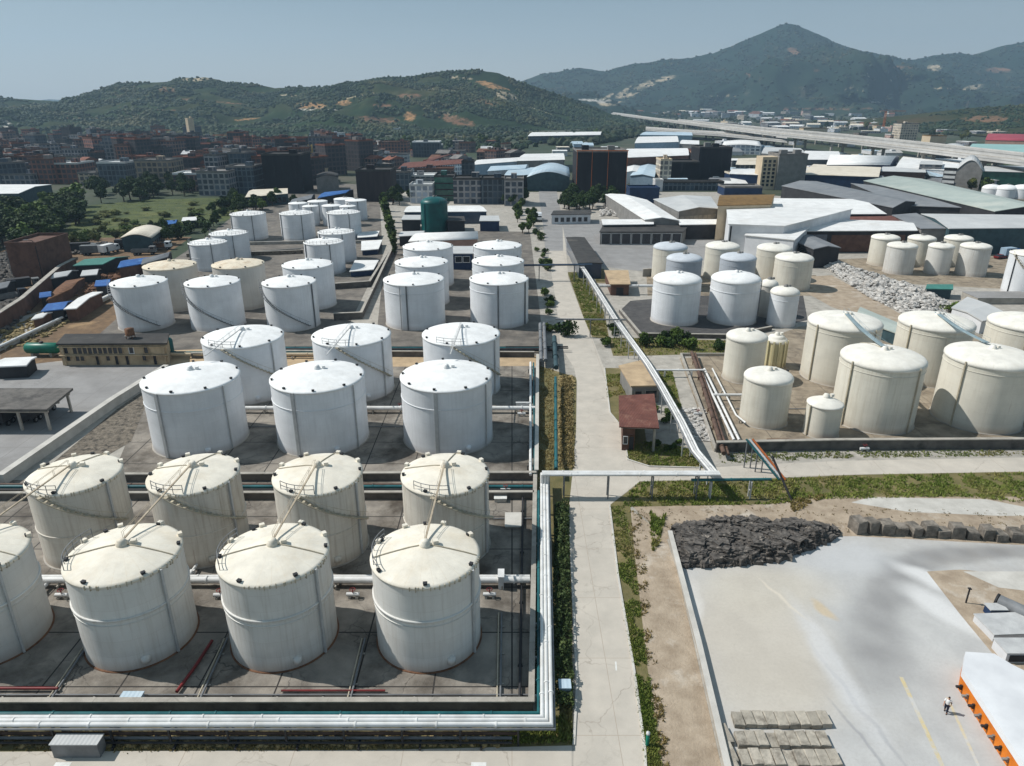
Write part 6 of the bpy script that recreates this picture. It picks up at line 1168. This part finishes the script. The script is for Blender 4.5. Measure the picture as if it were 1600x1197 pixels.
for r in PROTO.values():
    for c in list(r.children): D.objects.remove(c)
    D.objects.remove(r)
def tufts(label, poly, n, h, mat='grass', name='grass', spread=.09, patch=-.28):
    pts = np.array([q for q in (at(x, y) for x, y in scatter(poly, n)) if mnoise.noise(Vector((q[0]*.45, q[1]*.45, 5)))+.5*mnoise.noise(Vector((q[0]*1.5, q[1]*1.5, 5))) > patch]); k = 4; n = len(pts)
    B = np.repeat(pts, k, 0)+rg.normal(0, .09, (n*k, 2)); hh = np.repeat(rg.uniform(h[0], h[1], n), k)*rg.uniform(.6, 1.1, n*k); a = rg.uniform(0, 6.28, n*k); wd = hh*.16+.03
    dx, dy = np.cos(a)*wd, np.sin(a)*wd; ln = rg.normal(0, .35, (n*k, 2))*hh[:, None]
    z0 = np.zeros(n*k); V = np.stack([np.stack([B[:, 0]-dx, B[:, 1]-dy, z0], 1), np.stack([B[:, 0]+dx, B[:, 1]+dy, z0], 1), np.stack([B[:, 0]+ln[:, 0], B[:, 1]+ln[:, 1], hh], 1)], 1).reshape(-1, 3)
    return tag(npmesh(name, V, np.arange(len(V)).reshape(-1, 3), mt(mat), None, False, 3), label, None, None, 'stuff')
tufts('green and brown grass bank below the crossing pipe rack', [(972, 792), (985, 766), (1000, 753.5), (1200, 749), (1325, 744), (1620, 739), (1620, 788), (1500, 776), (1300, 780), (1200, 788), (1060, 790)], 9000, (.12, .42))
tufts('ragged green verge along the right side of the main road', [(953, 792), (966, 900), (991, 1047), (1008, 1172), (1012, 1200), (1034, 1200), (1022, 1110), (1006, 1000), (996, 910), (984, 840), (976, 792)], 4200, (.08, .32))
tufts('ragged weeds spilling from the verge onto the dirt strip', [(978, 795), (995, 910), (1008, 1010), (1024, 1120), (1034, 1200), (1050, 1200), (1036, 1110), (1020, 1010), (1012, 910), (1000, 800)], 1100, (.08, .35), 'grass_dry', patch=.1)
tufts('sparse dry grass on the dirt north of the stone yard', [(990, 795), (1300, 790), (1620, 800), (1620, 830), (1330, 832), (1050, 830), (985, 850)], 500, (.06, .22), 'grass_dry'); tufts('green weeds on the corner of the dirt strip', [(1015, 800), (1040, 805), (1030, 850), (1020, 862)], 400, (.2, .6))
tufts('dry brown grass strip right of the white tank bund', [(842, 575), (865, 575), (866, 738), (841, 740)], 1600, (.1, .3), 'grass_dry'); tufts('green plot of grass beside the slanting rack', [(888, 427), (910, 427), (944, 491), (948, 525), (925, 525), (913, 497)], 3000, (.2, .5))
tufts('green grass plots beside the pump houses', [(946, 585), (980, 585), (984, 612), (950, 622)], 900, (.15, .4)); tufts('green grass around the red roofed shelter', [(980, 700), (1010, 690), (1085, 702), (1108, 729), (1095, 731), (1015, 728), (981, 716)], 1800, (.15, .4)); tufts('grass strip right of the slanting rack', [(1030, 580), (1050, 580), (1064, 636), (1050, 640)], 700, (.15, .4)); tufts('grass below the retaining wall of the ivory tanks', [(1120, 709), (1300, 706), (1620, 704), (1620, 712), (1320, 716), (1130, 724)], 1500, (.1, .35))
tufts('weeds and dry grass under the front pipe rack', [(-10, 1142), (830, 1140), (890, 1120), (893, 1160), (600, 1171), (-10, 1175)], 2600, (.08, .32), 'grass_dry'); tufts('green grass around the corner of the front rack', [(760, 1140), (850, 1140), (892, 1085), (893, 1160), (800, 1162)], 900, (.15, .5)); tufts('small weeds in the strip in front of the bright white tanks', [(955, 528), (1140, 533), (1140, 552), (960, 556)], 1000, (.2, .5))
tufts('tall yellow green grass of the field at left', [(100, 372), (130, 324), (230, 314), (370, 310), (350, 342), (240, 370)], 1500, (.15, .4)); tufts('weeds at the back of the stone yard wall', [(1230, 782), (1300, 772), (1240, 800)], 300, (.2, .5), 'grass_dry')
def hedge(label, line, w, h, n, mat, size, name='hedge'):
    P = [Vector(at(x, y)) for x, y in line]; L = [(b-a).length for a, b in zip(P, P[1:])]; Q = []
    for i in range(n):
        d = rnd.uniform(0, sum(L)); j = 0
        while d > L[j] and j < len(L)-1: d -= L[j]; j += 1
        t = (P[j+1]-P[j]).normalized(); p = P[j]+t*d; u = rnd.uniform(-1, 1); lum = .65+.5*mnoise.noise(Vector((p.x*.9, p.y*.9, u*1.5))); hh = h*lum*(1-.35*u*u)
        if lum < .42: continue
        Q.append((p.x-t.y*u*w/2, p.y+t.x*u*w/2, hh*(1-rnd.random()**2.2)))
    Q = np.array(Q); V, F = leaves(Q, rg.uniform(.6, 1.4, len(Q))*size); return tag(npmesh(name, V, F, mt(mat)), label, 'hedge')
hedge('dark ragged hedge between the white rack and the main road', [(880, 1110), (877, 960), (878, 792)], 1.9, 1.7, 9000, 'leaf_hedge', .13); hedge('straggly yellow hedge left of the main road', [(886, 732), (885, 660), (886, 588)], 2.3, .9, 5000, 'grass_dry', .11)
hedge('thin line of climbing weeds along the right bund wall of the cream tanks', [(836, 1090), (836, 900), (838, 770)], .7, 1.0, 1800, 'leaf_hedge', .1)
def wood(label, poly, n, r):
    P = np.array([at(x, y)+(0,) for x, y in scatter(poly, n)]); R = rg.uniform(r[0], r[1], n); P[:, 2] = R*.55; blobs('forest', P, R, mt('forest'), .9, .3, label)
wood('low woods and gardens between the brown town and the hills', [(-200, 214), (300, 212), (560, 206), (830, 204), (880, 214), (820, 236), (560, 236), (-200, 262)], 2600, (2.2, 4.5))
wood('low woods on the far plain below the right mountain', [(1020, 184), (1250, 176), (1600, 172), (1700, 200), (1540, 215), (1420, 208), (1200, 196)], 1300, (2.2, 4.4)); wood('low woods between the halls and the hill end', [(820, 222), (1000, 192), (1060, 200), (1000, 214), (900, 232)], 700, (3, 6))
# ---------------------------------------------------------------- heaps and stones
def heap(label, poly, n, hmax, rr, mat, name, zs=.75, edge=2.5, cube=False):
    pts = [at(x, y) for x, y in poly]; xs = [p[0] for p in pts]; ys = [p[1] for p in pts]; P = []; R = []
    while len(P) < n:
        x, y = rnd.uniform(min(xs), max(xs)), rnd.uniform(min(ys), max(ys))
        if not inpoly(x, y, pts): continue
        d = 1e9
        for i in range(len(pts)):
            a, b = Vector(pts[i-1]), Vector(pts[i]); t = max(0, min(1, (Vector((x, y))-a).dot(b-a)/(b-a).length_squared)); d = min(d, (a+(b-a)*t-Vector((x, y))).length)
        z = hmax*min(1, d/edge)**.8*(.75+.5*mnoise.noise(Vector((x*.5, y*.5, 3)))); r = rnd.uniform(*rr)*(1 if rnd.random() > .08 else 1.6); P.append((x, y, max(r*.3, z*rnd.uniform(.75, 1)))); R.append(r)
    return blobs(name, np.array(P), np.array(R), mt(mat), zs, .33, label, cube=cube)
heap('dark heap of rough black stone scraps at the back of the yard', [(1052, 828), (1120, 818), (1250, 822), (1312, 832), (1290, 848), (1225, 874), (1150, 884), (1064, 886)], 5200, 1.6, (.14, .42), 'slag', 'slag_heap', .75, .9, True)
heap('long bank of pale broken concrete rubble', [(1272, 408), (1302, 406), (1345, 424), (1440, 452), (1492, 478), (1470, 494), (1420, 494), (1360, 466), (1310, 432)], 2600, 2.0, (.2, .75), 'rubble', 'rubble_bank', .6, 4)
heap('loose rubble beside the long white roofed warehouse', [(935, 338), (1000, 340), (985, 325), (950, 318)], 300, 2, (.4, 1.2), 'rubble', 'rubble', .6, 5); heap('broken stone scatter right of the medium ivory tanks', [(1066, 640), (1100, 636), (1112, 690), (1082, 690)], 300, .3, (.12, .4), 'rubble', 'rubble', .5); heap('loose stones along the front of the bund wall', [(-20, 1150), (780, 1150), (780, 1166), (-20, 1168)], 900, .1, (.08, .3), 'hedge_rock', 'stones', .7)
heap('goods and scrap piled along the earth wall at left', [(-40, 500), (60, 448), (80, 452), (10, 520), (-40, 540)], 500, 1.2, (.3, 1.0), 'slag', 'scrap', .6); heap('pale litter and scrap on the brown bank', [(0, 520), (60, 490), (110, 500), (60, 535), (0, 548)], 350, .3, (.15, .6), 'hedge_rock', 'scrap', .5); heap('stones under the yellow hedge at the left kerb', [(873, 588), (897, 588), (894, 732), (872, 732)], 900, .35, (.1, .32), 'hedge_rock', 'stones', .7)
sheet('rubble_slope', [(1243, 448), (1268, 432), (1300, 430), (1420, 498), (1400, 512), (1300, 480)], .012, 'dirt')
heap('dark scrap and stored goods around the brick block at left', [(-30, 440), (0, 398), (24, 392), (24, 440), (0, 470)], 420, 1.6, (.35, 1.1), 'slag', 'scrap', .6); heap('mixed scrap between the shacks of the yard at left', [(76, 440), (76, 410), (112, 404), (120, 420), (100, 450)], 420, 1.2, (.25, .8), 'rubble', 'scrap', .6); heap('rusty scrap between the sheet roofed sheds at left', [(120, 440), (190, 424), (200, 428), (150, 455), (118, 462)], 380, .9, (.2, .7), 'rust', 'scrap', .6)
heap('dark goods stored along the truck line at left', [(104, 388), (180, 380), (186, 390), (108, 400)], 260, 1.2, (.3, .9), 'slag', 'scrap', .7)
def stone(label, x, y, sx, sy, sz, rz, group, z=0, mat='pale_stone'):
    m = MB(); j = lambda s: s*rnd.uniform(-.07, .07); c, s = math.cos(rz), math.sin(rz); V = []
    b = min(sx, sy, sz)*.09
    for zz, ins in ((0, 0), (sz-b, 0), (sz, b)):
        for ux, uy in ((-1, -1), (1, -1), (1, 1), (-1, 1)):
            X = ux*(sx/2-ins)+j(sx)*.6; Y = uy*(sy/2-ins)+j(sy)*.6; V.append((x+X*c-Y*s, y+X*s+Y*c, z+zz+(j(sz) if zz else 0)))
    F = [(3, 2, 1, 0), (8, 9, 10, 11)]+[(k+4*l, (k+1) % 4+4*l, (k+1) % 4+4*l+4, k+4*l+4) for l in (0, 1) for k in range(4)]
    m.add(V, F); return tag(m.build('stone_block', mt(mat)), label, 'stone block', group)
for i in range(15):
    x, y = at(1343+i*22.5+rnd.uniform(-2, 2), 836+i*1.25); w = rnd.uniform(1.15, 1.6); stone('rough squared boulder in the row along the back of the pale yard', x, y+1, w, rnd.uniform(1.3, 1.8), rnd.uniform(.9, 1.85), rnd.uniform(-.3, .3), 'squared boulders along the back of the yard', 0, 'boulder')
for k, (x0, x1, ya, yb) in enumerate([(1141, 1291, 1110, 1133), (1146, 1288, 1140, 1165), (1151, 1306, 1169, 1196), (1158, 1310, 1203, 1230)]):
    hh = .5; A = Vector(at(x0, ya, hh)); B = Vector(at(x1, ya, hh)); C = Vector(at(x0+3, yb, hh)); dp = (A.y-C.y)*.97; n = 9; w = (B.x-A.x)/n; nm = ('back', 'second', 'third', 'front')[k]
    for i in range(n):
        if (k, i) in ((1, 3), (2, 4)): h2 = .28
        else: h2 = hh*rnd.uniform(.93, 1.05)
        stone('pale cut stone block in the %s row of the stack at the yard front' % nm, A.x+w*(i+.5), A.y-dp/2+rnd.uniform(-.06, .06), w*.95, dp*rnd.uniform(.93, 1), h2, rnd.uniform(-.03, .03), 'cut stone blocks of the %s row' % nm)
for i, (px, py) in enumerate([(1146, 1152), (1152, 1180), (1160, 1205)]): x, y = at(px-14, py); stone('long pale slab left of the cut stone rows', x, y, .9, 1.9, .5, .12, 'long pale slabs beside the cut stones')
# ---------------------------------------------------------------- things in the pale yard
def quad(l): return l
Q = [at(1501, 1056, 1.45), at(1594, 1200, 1.45), at(1655, 1290, 1.45), at(1760, 1290, 1.45), at(1640, 1078, 1.45), at(1578, 1047, 1.45), at(1551, 1030, 1.45), at(1506, 1027, 1.45)]
r = thing('orange_shed', 'long low white topped stand with orange side at the yard corner', 'shed', (*Q[1], 0)); m = MB(); m.prism(Q, 2.12, 1.45); m.build('roof', mt('wall_white'), r)
m = MB(); cx, cy = sum(q[0] for q in Q)/8, sum(q[1] for q in Q)/8; Q2 = [(cx+(x-cx)*.985, cy+(y-cy)*.985) for x, y in Q]; m.prism(Q2, 0, 1.32); m.build('wall', mt('orange_paint'), r)
a, b = Vector(Q2[0]), Vector(Q2[2]); t = (b-a).normalized(); n_ = Vector((t.y, -t.x)); n_ = n_ if n_.x < 0 else -n_; L = (b-a).length
for i in range(13):
    p = a+t*(L*(i+.5)/13); m = MB(); m.box((p.x+n_.x*.14, p.y+n_.y*.14, 0.7), (.16, .2, .5), math.atan2(t.y, t.x)); m.box((p.x+n_.x*.4, p.y+n_.y*.3, .75), (.22, .35, .16), math.atan2(t.y, t.x)); m.build('bracket', mt('wall_grey' if i % 2 else 'dark_metal'), r)
m = MB()
for i in range(5):
    p = a.lerp(b, (i+.6)/5.5); q = p-n_*5.5; m.tube([(p.x, p.y, 1.48), (q.x, q.y+.6, 1.48)], .05, 4)
m.build('roof_seam', mt('grey_metal'), r)
def mach(label, px, py, sx, sy, h, rz, panel=True, z=0, mat='wall_white'):
    x, y = at(px, py, 0); r = thing('machine_housing', label, 'machine', (x, y, z)); m = MB(); m.box((x, y, z+h/2), (sx, sy, h), rz); m.build('housing', mt(mat), r)
    m = MB(); m.box((x, y, z+h+.06), (sx+.15, sy+.15, .12), rz); m.build('top_plate', mt('conduit'), r)
    c, s = math.cos(rz), math.sin(rz)
    if panel: m = MB(); m.box((x+s*(sy/2+.02), y-c*(sy/2+.02), z+h*.5), (sx*.86, .1, h*.66), rz); m.build('front_panel', mt('wall_dark'), r)
    return r
mach('white machine housing with dark front panel beside the orange shed', 1596, 1024, 4.6, 2.0, 1.1, 0); mach('white machine housing behind the panelled one at the yard corner', 1572, 985, 5.0, 3.0, .8, .05, False); mach('small dark blue topped box behind the white machine housings', 1553, 960, 1.7, 1.0, .9, 0, False, 0, 'wall_navy')
x, y = at(1582, 962); r = thing('steel_roller', 'large grey steel roller with dark ends on the machine', 'roller', (x, y, 0)); m = MB(); m.tube([(x-.9, y+1.2, .9), (x+1.4, y-1.6, .9)], .7, 24); m.build('drum', mt('grey_metal'), r)
for s, (qx, qy) in ((0, (x-.95, y+1.27)), (1, (x+1.45, y-1.67))): m = MB(); m.tube([(qx, qy, .9), (qx+(.12 if s else -.12), qy-(.14 if s else -.14), .9)], .76, 24); m.box((qx, qy, .15), (.6, .3, .3)); m.build('end_frame', mt('dark_metal'), r)
x, y = at(1509, 942); r = tag(MB().box((x, y, .9), (.12, .12, 1.8)).box((x, y, 1.85), (.3, .3, .1)).build('marker_post', mt('dark_metal')), 'short dark post standing on the dirt edge of the yard', 'post')
# teal and orange loading stair by the side road
r = thing('loading_stair', 'steep teal and orange pipe frame by the side road', 'frame', (*at(1200, 745), 0)); T0, T1 = onY(1166, 686, at(1185, 735)[1]+1), onY(1218, 748, at(1220, 752)[1])
T0 = Vector(T0); T1 = Vector(T1); T1.z = .2
for d, mm in ((0, 'teal_pipe'), (.9, 'orange_steel'), (.45, 'frame_white')): m = MB(); m.tube([T0+Vector((d, 0, 0)), T1+Vector((d, .1, 0))], .16, 8); m.build('pipe', mt(mm), r)
for q in (.04, .35): p = T0.lerp(T1, q); m = MB(); m.tube([p, (p.x, p.y, 0)], .1, 6); m.tube([p+Vector((.9, 0, 0)), (p.x+.9, p.y, 0)], .1, 6); m.build('leg', mt('grey_metal'), r)
m = MB()
for i in range(12): p = T0.lerp(T1, (i+.5)/12); m.tube([p, p+Vector((.9, 0, 0))], .05, 4)
m.build('rungs', mt('grey_metal'), r)
A = Vector(at3(1237, 782)); m = MB(); B = Vector(onY(1206, 712, A.y+4)); m.tube([A, B], .16, 6); m.build('brace', mt('dark_metal'), r)
# posts along the road
x, y = at(1011, 1165); r = thing('bollard', 'green post with white top on the verge at the bottom of the photo', 'bollard', (x, y, 0)); m = MB(); m.lathe((x, y, 0), [(.16, 0), (.16, 1.3), (.02, 1.32)], 12); m.build('post', mt('green_tank'), r); m = MB(); m.lathe((x, y, 1.3), [(.17, 0), (.17, .15), (.02, .22)], 12); m.build('cap', mt('frame_white'), r)
x, y = at(68, 437); r = thing('street_lamp', 'tall dark lamp post in front of the brown brick block', 'street lamp', (x, y, 0)); m = MB(); h = hz(60, 375, 437); m.tube([(x, y, 0), (x, y, h-1), (x-.6, y, h-.2), (x-2, y, h)], [.18, .12, .1, .08], 8); m.build('post', mt('dark_metal'), r); m = MB(); m.box((x-2.4, y, h), (1.4, .5, .2)); m.build('lamp_head', mt('grey_metal'), r)
# ---------------------------------------------------------------- vehicles
def wheels(r, xs, yw, rad, c, rz, w=.28):
    cs, sn = math.cos(rz), math.sin(rz)
    for xx in xs:
        for s in (-1, 1):
            P = [(xx, s*yw), (xx, s*(yw-w))]; m = MB(); m.tube([(c[0]+X*cs-Y*sn, c[1]+X*sn+Y*cs, rad) for X, Y in P], rad, 14); wh = m.build('wheel', mt('rubber'), r)
            m = MB(); P = [(xx, s*(yw+.02)), (xx, s*(yw-.05))]; m.tube([(c[0]+X*cs-Y*sn, c[1]+X*sn+Y*cs, rad) for X, Y in P], rad*.55, 10); m.build('rim', mt('grey_metal'), wh)
def lb(m, c, rz, x, y, z, sx, sy, sz, mi=0):
    cs, sn = math.cos(rz), math.sin(rz); return m.box((c[0]+x*cs-y*sn, c[1]+x*sn+y*cs, z), (sx, sy, sz), rz, mi)
def truck(label, px, py, rz, cab='car_white', body='truck_grey', L=8.5, kind='box', group=None):
    c = at(px, py); r = thing('truck', label, 'truck', (*c, 0), group); hl = L/2
    m = MB(); lb(m, c, rz, 0, 0, .85, L, 1.0, .3); m.build('chassis', mt('dark_metal'), r)
    m = MB(); cs, sn = math.cos(rz), math.sin(rz); pr = [(hl-2, 1.0), (hl, 1.0), (hl, 1.9), (hl-.25, 2.9), (hl-2, 2.95)]; V = [(c[0]+x*cs-s*1.15*sn*1, c[1]+x*sn+s*1.15*cs, z) for s in (-1, 1) for x, z in pr]
    m.add(V, [(4, 3, 2, 1, 0), (5, 6, 7, 8, 9)]+[(i, (i+1) % 5, 5+(i+1) % 5, 5+i) for i in range(5)]); cb = m.build('cab', mt(cab), r)
    m = MB(); lb(m, c, rz, hl-.1, 0, 2.35, .1, 2.0, .8); m.build('windscreen', mt('glass_dark'), cb)
    for s in (-1, 1): m = MB(); lb(m, c, rz, hl-1, s*1.16, 2.35, 1.0, .04, .6); m.build('side_window', mt('glass_dark'), cb); m = MB(); lb(m, c, rz, hl+.02, s*.85, 1.2, .06, .3, .2); m.build('headlight', mt('frame_white'), cb)
    m = MB(); 
    if kind == 'box': lb(m, c, rz, -1.15, 0, 2.2, L-2.4, 2.4, 2.4)
    else:
        lb(m, c, rz, -1.15, 0, 1.12, L-2.4, 2.4, .2)
        for s in (-1, 1): lb(m, c, rz, -1.15, s*1.17, 1.62, L-2.4, .08, .8)
        for s in (-1, 1): lb(m, c, rz, -1.15+s*(L-2.4)/2, 0, 1.62, .08, 2.26, .8)
    m.build('cargo_body', mt(body), r); wheels(r, (hl-1.2, -hl+1.2, -hl+2.4), 1.15, .5, c, rz); return r
for px, py, rz, cab, bd, L, k, l in ((130, 394, .25, 'truck_grey', 'wall_dark', 10, 'box', 'dark box truck parked by the pale lot, left of the line'), (150, 398, .2, 'car_dark', 'truck_grey', 9, 'box', 'grey box truck parked second in the line by the scrap yard'), (172, 396, 1.3, 'car_white', 'roof_white', 7.5, 'box', 'white topped truck facing away in the truck line'), (205, 388, .3, 'truck_grey', 'wall_dark', 10, 'box', 'dark long truck beside the rounded white shed'),
        (246, 390, .15, 'car_white', 'rust', 10, 'open', 'flatbed truck with white cab and rusty load bed'), (226, 398, .2, 'truck_grey', 'truck_grey', 8, 'open', 'grey open truck behind the dull blue roof'), (842, 345, -1.57, 'car_white', 'car_white', 8, 'box', 'small white truck on the road beside the dark trees'), (1577, 402, .3, 'car_blue', 'wall_blue', 7, 'box', 'blue truck parked behind the six cream tanks'), (18, 470, .8, 'car_dark', 'truck_grey', 8, 'open', 'dark open truck in the scrap yard at the left edge'), (40, 452, .7, 'truck_grey', 'wall_dark', 8, 'box', 'dark truck beside the scaffolded side of the brick block')): truck(l, px, py, rz, cab, bd, L, k)
for px, py, l in ((20, 655, 'dark tank truck parked under the flat roofed shed at the left edge'), (62, 650, 'second dark truck parked under the flat roofed shed at the left edge')): truck(l, px, py, 1.57, 'car_dark', 'wall_dark', 7.5, 'box')
def car(label, px, py, rz, paint):
    c = at(px, py); r = thing('parked_car', label, 'car', (*c, 0), 'parked cars'); cs, sn = math.cos(rz), math.sin(rz); m = MB(); pr = [(-2.15, .35), (2.15, .35), (2.2, .75), (1.3, .95), (-2.2, .98)]
    V = [(c[0]+x*cs-s*.88*sn, c[1]+x*sn+s*.88*cs, z) for s in (-1, 1) for x, z in pr]; m.add(V, [(4, 3, 2, 1, 0), (5, 6, 7, 8, 9)]+[(i, (i+1) % 5, 5+(i+1) % 5, 5+i) for i in range(5)]); m.build('body', mt(paint), r)
    pr = [(-1.7, .96), (1.1, .96), (.4, 1.45), (-1.1, 1.45)]
    m = MB(); V = [(c[0]+x*cs-s*w*sn, c[1]+x*sn+s*w*cs, z) for s in (-1, 1) for (x, z), w in zip(pr, (.84, .84, .68, .68))]; m.add(V, [(3, 2, 1, 0), (4, 5, 6, 7)]+[(i, (i+1) % 4, 4+(i+1) % 4, 4+i) for i in range(4)]); m.build('windows', mt('glass_dark'), r)
    m = MB(); lb(m, c, rz, -.35, 0, 1.47, 1.45, 1.34, .05); m.build('roof', mt(paint), r); wheels(r, (1.35, -1.35), .88, .33, c, rz, .2)
for px, py, rz, p, l in ((1562, 404, .4, 'red_pipe', 'red car parked behind the six cream tanks'), (1590, 408, .3, 'car_dark', 'dark car at the right edge behind the six cream tanks'), (905, 341, .1, 'car_white', 'white car parked in front of the white gatehouse'), (880, 342, .1, 'car_dark', 'dark car parked in front of the white gatehouse'), (1095, 372, .2, 'car_white', 'white car on the plaza right of the glass bay hall')): car(l, px, py, rz, p)
# ---------------------------------------------------------------- the person in the yard
def person(px, py, rz):
    x, y = at(px, py); r = thing('person', 'person with dark hair, pale shirt and dark trousers walking in the pale yard', 'person', (x, y, .008)); r.rotation_euler.z = rz
    J = [(0, 0, .95, .13), (0, 0, 1.12, .125), (0, .01, 1.32, .15), (0, .01, 1.46, .07), (0, .02, 1.53, .055)]; E = [(0, 1), (1, 2), (2, 3), (3, 4)]
    def chain(start, pts):
        p = start
        for q in pts: J.append(q); E.append((p, len(J)-1)); p = len(J)-1
        return p
    chain(0, [(-.1, 0, .9, .095), (-.11, .16, .5, .065), (-.11, .12, .1, .045), (-.11, .28, .05, .035)]); chain(0, [(.1, 0, .9, .095), (.11, -.02, .5, .065), (.11, -.22, .13, .045), (.11, -.1, .05, .035)])
    for s, f in ((-1, -.12), (1, .16)):
        w = chain(2, [(s*.19, .01, 1.4, .06), (s*.25, -.02+f*.3, 1.15, .045), (s*.25, f+.06, .92, .03), (s*.25, f+.1, .86, .028)])
        for k in range(4): chain(w, [(s*(.24+.0), f+.085+.02*k, .81-.004*k, .009), (s*.235, f+.09+.02*k, .765+.006*abs(k-1), .008)])
        chain(w, [(s*.22, f+.13, .85, .01), (s*.21, f+.15, .81, .009)])
    me = D.meshes.new('body'); me.from_pydata([j[:3] for j in J], E, []); me.materials.append(mt('skin')); o = D.objects.new('body', me); COL.objects.link(o); o.parent = r
    sk = o.modifiers.new('skin', 'SKIN'); 
    for v, j in zip(me.skin_vertices[0].data, J): v.radius = (j[3], j[3])
    me.skin_vertices[0].data[0].use_root = True; ss = o.modifiers.new('sub', 'SUBSURF'); ss.levels = ss.render_levels = 1
    m = MB(); b0 = lambda c, rx, ry, rz_, n=14, k=9: m.add([(c[0]+rx*math.sin(math.pi*i/k)*math.cos(2*math.pi*j/n), c[1]+ry*math.sin(math.pi*i/k)*math.sin(2*math.pi*j/n), c[2]-rz_*math.cos(math.pi*i/k)) for i in range(k+1) for j in range(n)], [(i*n+j, i*n+(j+1) % n, (i+1)*n+(j+1) % n, (i+1)*n+j) for i in range(k) for j in range(n)], 0, True)
    b0((0, .03, 1.64), .075, .095, .115); b0((0, .125, 1.625), .016, .022, .022, 8, 5); [b0((s*.078, .025, 1.635), .012, .022, .032, 8, 5) for s in (-1, 1)]; m.build('head', mt('skin'), r, ) if False else link('head', m.v, m.f, mt('skin'), r, m.m, m.sm, True)
    m = MB(); b0((0, .012, 1.68), .084, .1, .095); link('hair', m.v, m.f, mt('hair'), r, m.m, m.sm, True)
    m = MB(); [b0((s*.03, .118, 1.65), .011, .008, .008, 8, 5) for s in (-1, 1)]; b0((0, .117, 1.585), .024, .008, .007, 8, 5); link('face_marks', m.v, m.f, mt('hair'), r, m.m, m.sm, True)
    m = MB(); m.tube([(0, 0, .92), (0, 0, 1.05), (0, .01, 1.3), (0, .01, 1.42), (0, .01, 1.47)], [.155, .15, .185, .15, .085], 14); [m.tube([(s*.15, .01, 1.4), (s*.21, .01, 1.37), (s*.25, f*.2, 1.2)], [.085, .08, .07], 10) for s, f in ((-1, -.12), (1, .16))]; link('shirt', m.v, m.f, mt('shirt'), r, m.m, m.sm, True)
    m = MB(); m.tube([(0, 0, .82), (0, 0, .97)], [.165, .155], 14); m.tube([(-.095, .01, .88), (-.11, .16, .5), (-.11, .12, .1)], [.115, .085, .065], 10); m.tube([(.095, -.01, .88), (.11, -.02, .5), (.11, -.22, .14)], [.115, .085, .065], 10); link('trousers', m.v, m.f, mt('trousers'), r, m.m, m.sm, True)
    m = MB(); b0((-.11, .2, .045), .05, .13, .05); b0((.11, -.15, .06), .05, .13, .05); link('shoes', m.v, m.f, mt('rubber'), r, m.m, m.sm, True)
person(1477, 1113, 2.4)
# ---------------------------------------------------------------- the air
m = MB(); m.box((0, 3410, 298), (14100, 7080, 600)); hz_ = m.build('haze', []); hm = D.materials.new('air'); hm.use_nodes = True; n = hm.node_tree
for q in list(n.nodes):
    if q.type == 'BSDF_PRINCIPLED': n.nodes.remove(q)
pv = n.nodes.new('ShaderNodeVolumePrincipled'); pv.inputs['Color'].default_value = (.52, .74, .95, 1); pv.inputs['Density'].default_value = .00012; pv.inputs['Anisotropy'].default_value = .2
n.links.new(pv.outputs[0], n.nodes['Material Output'].inputs['Volume']); hz_.data.materials.clear(); hz_.data.materials.append(hm); tag(hz_, 'thin blue haze over the whole view', None, None, 'stuff')
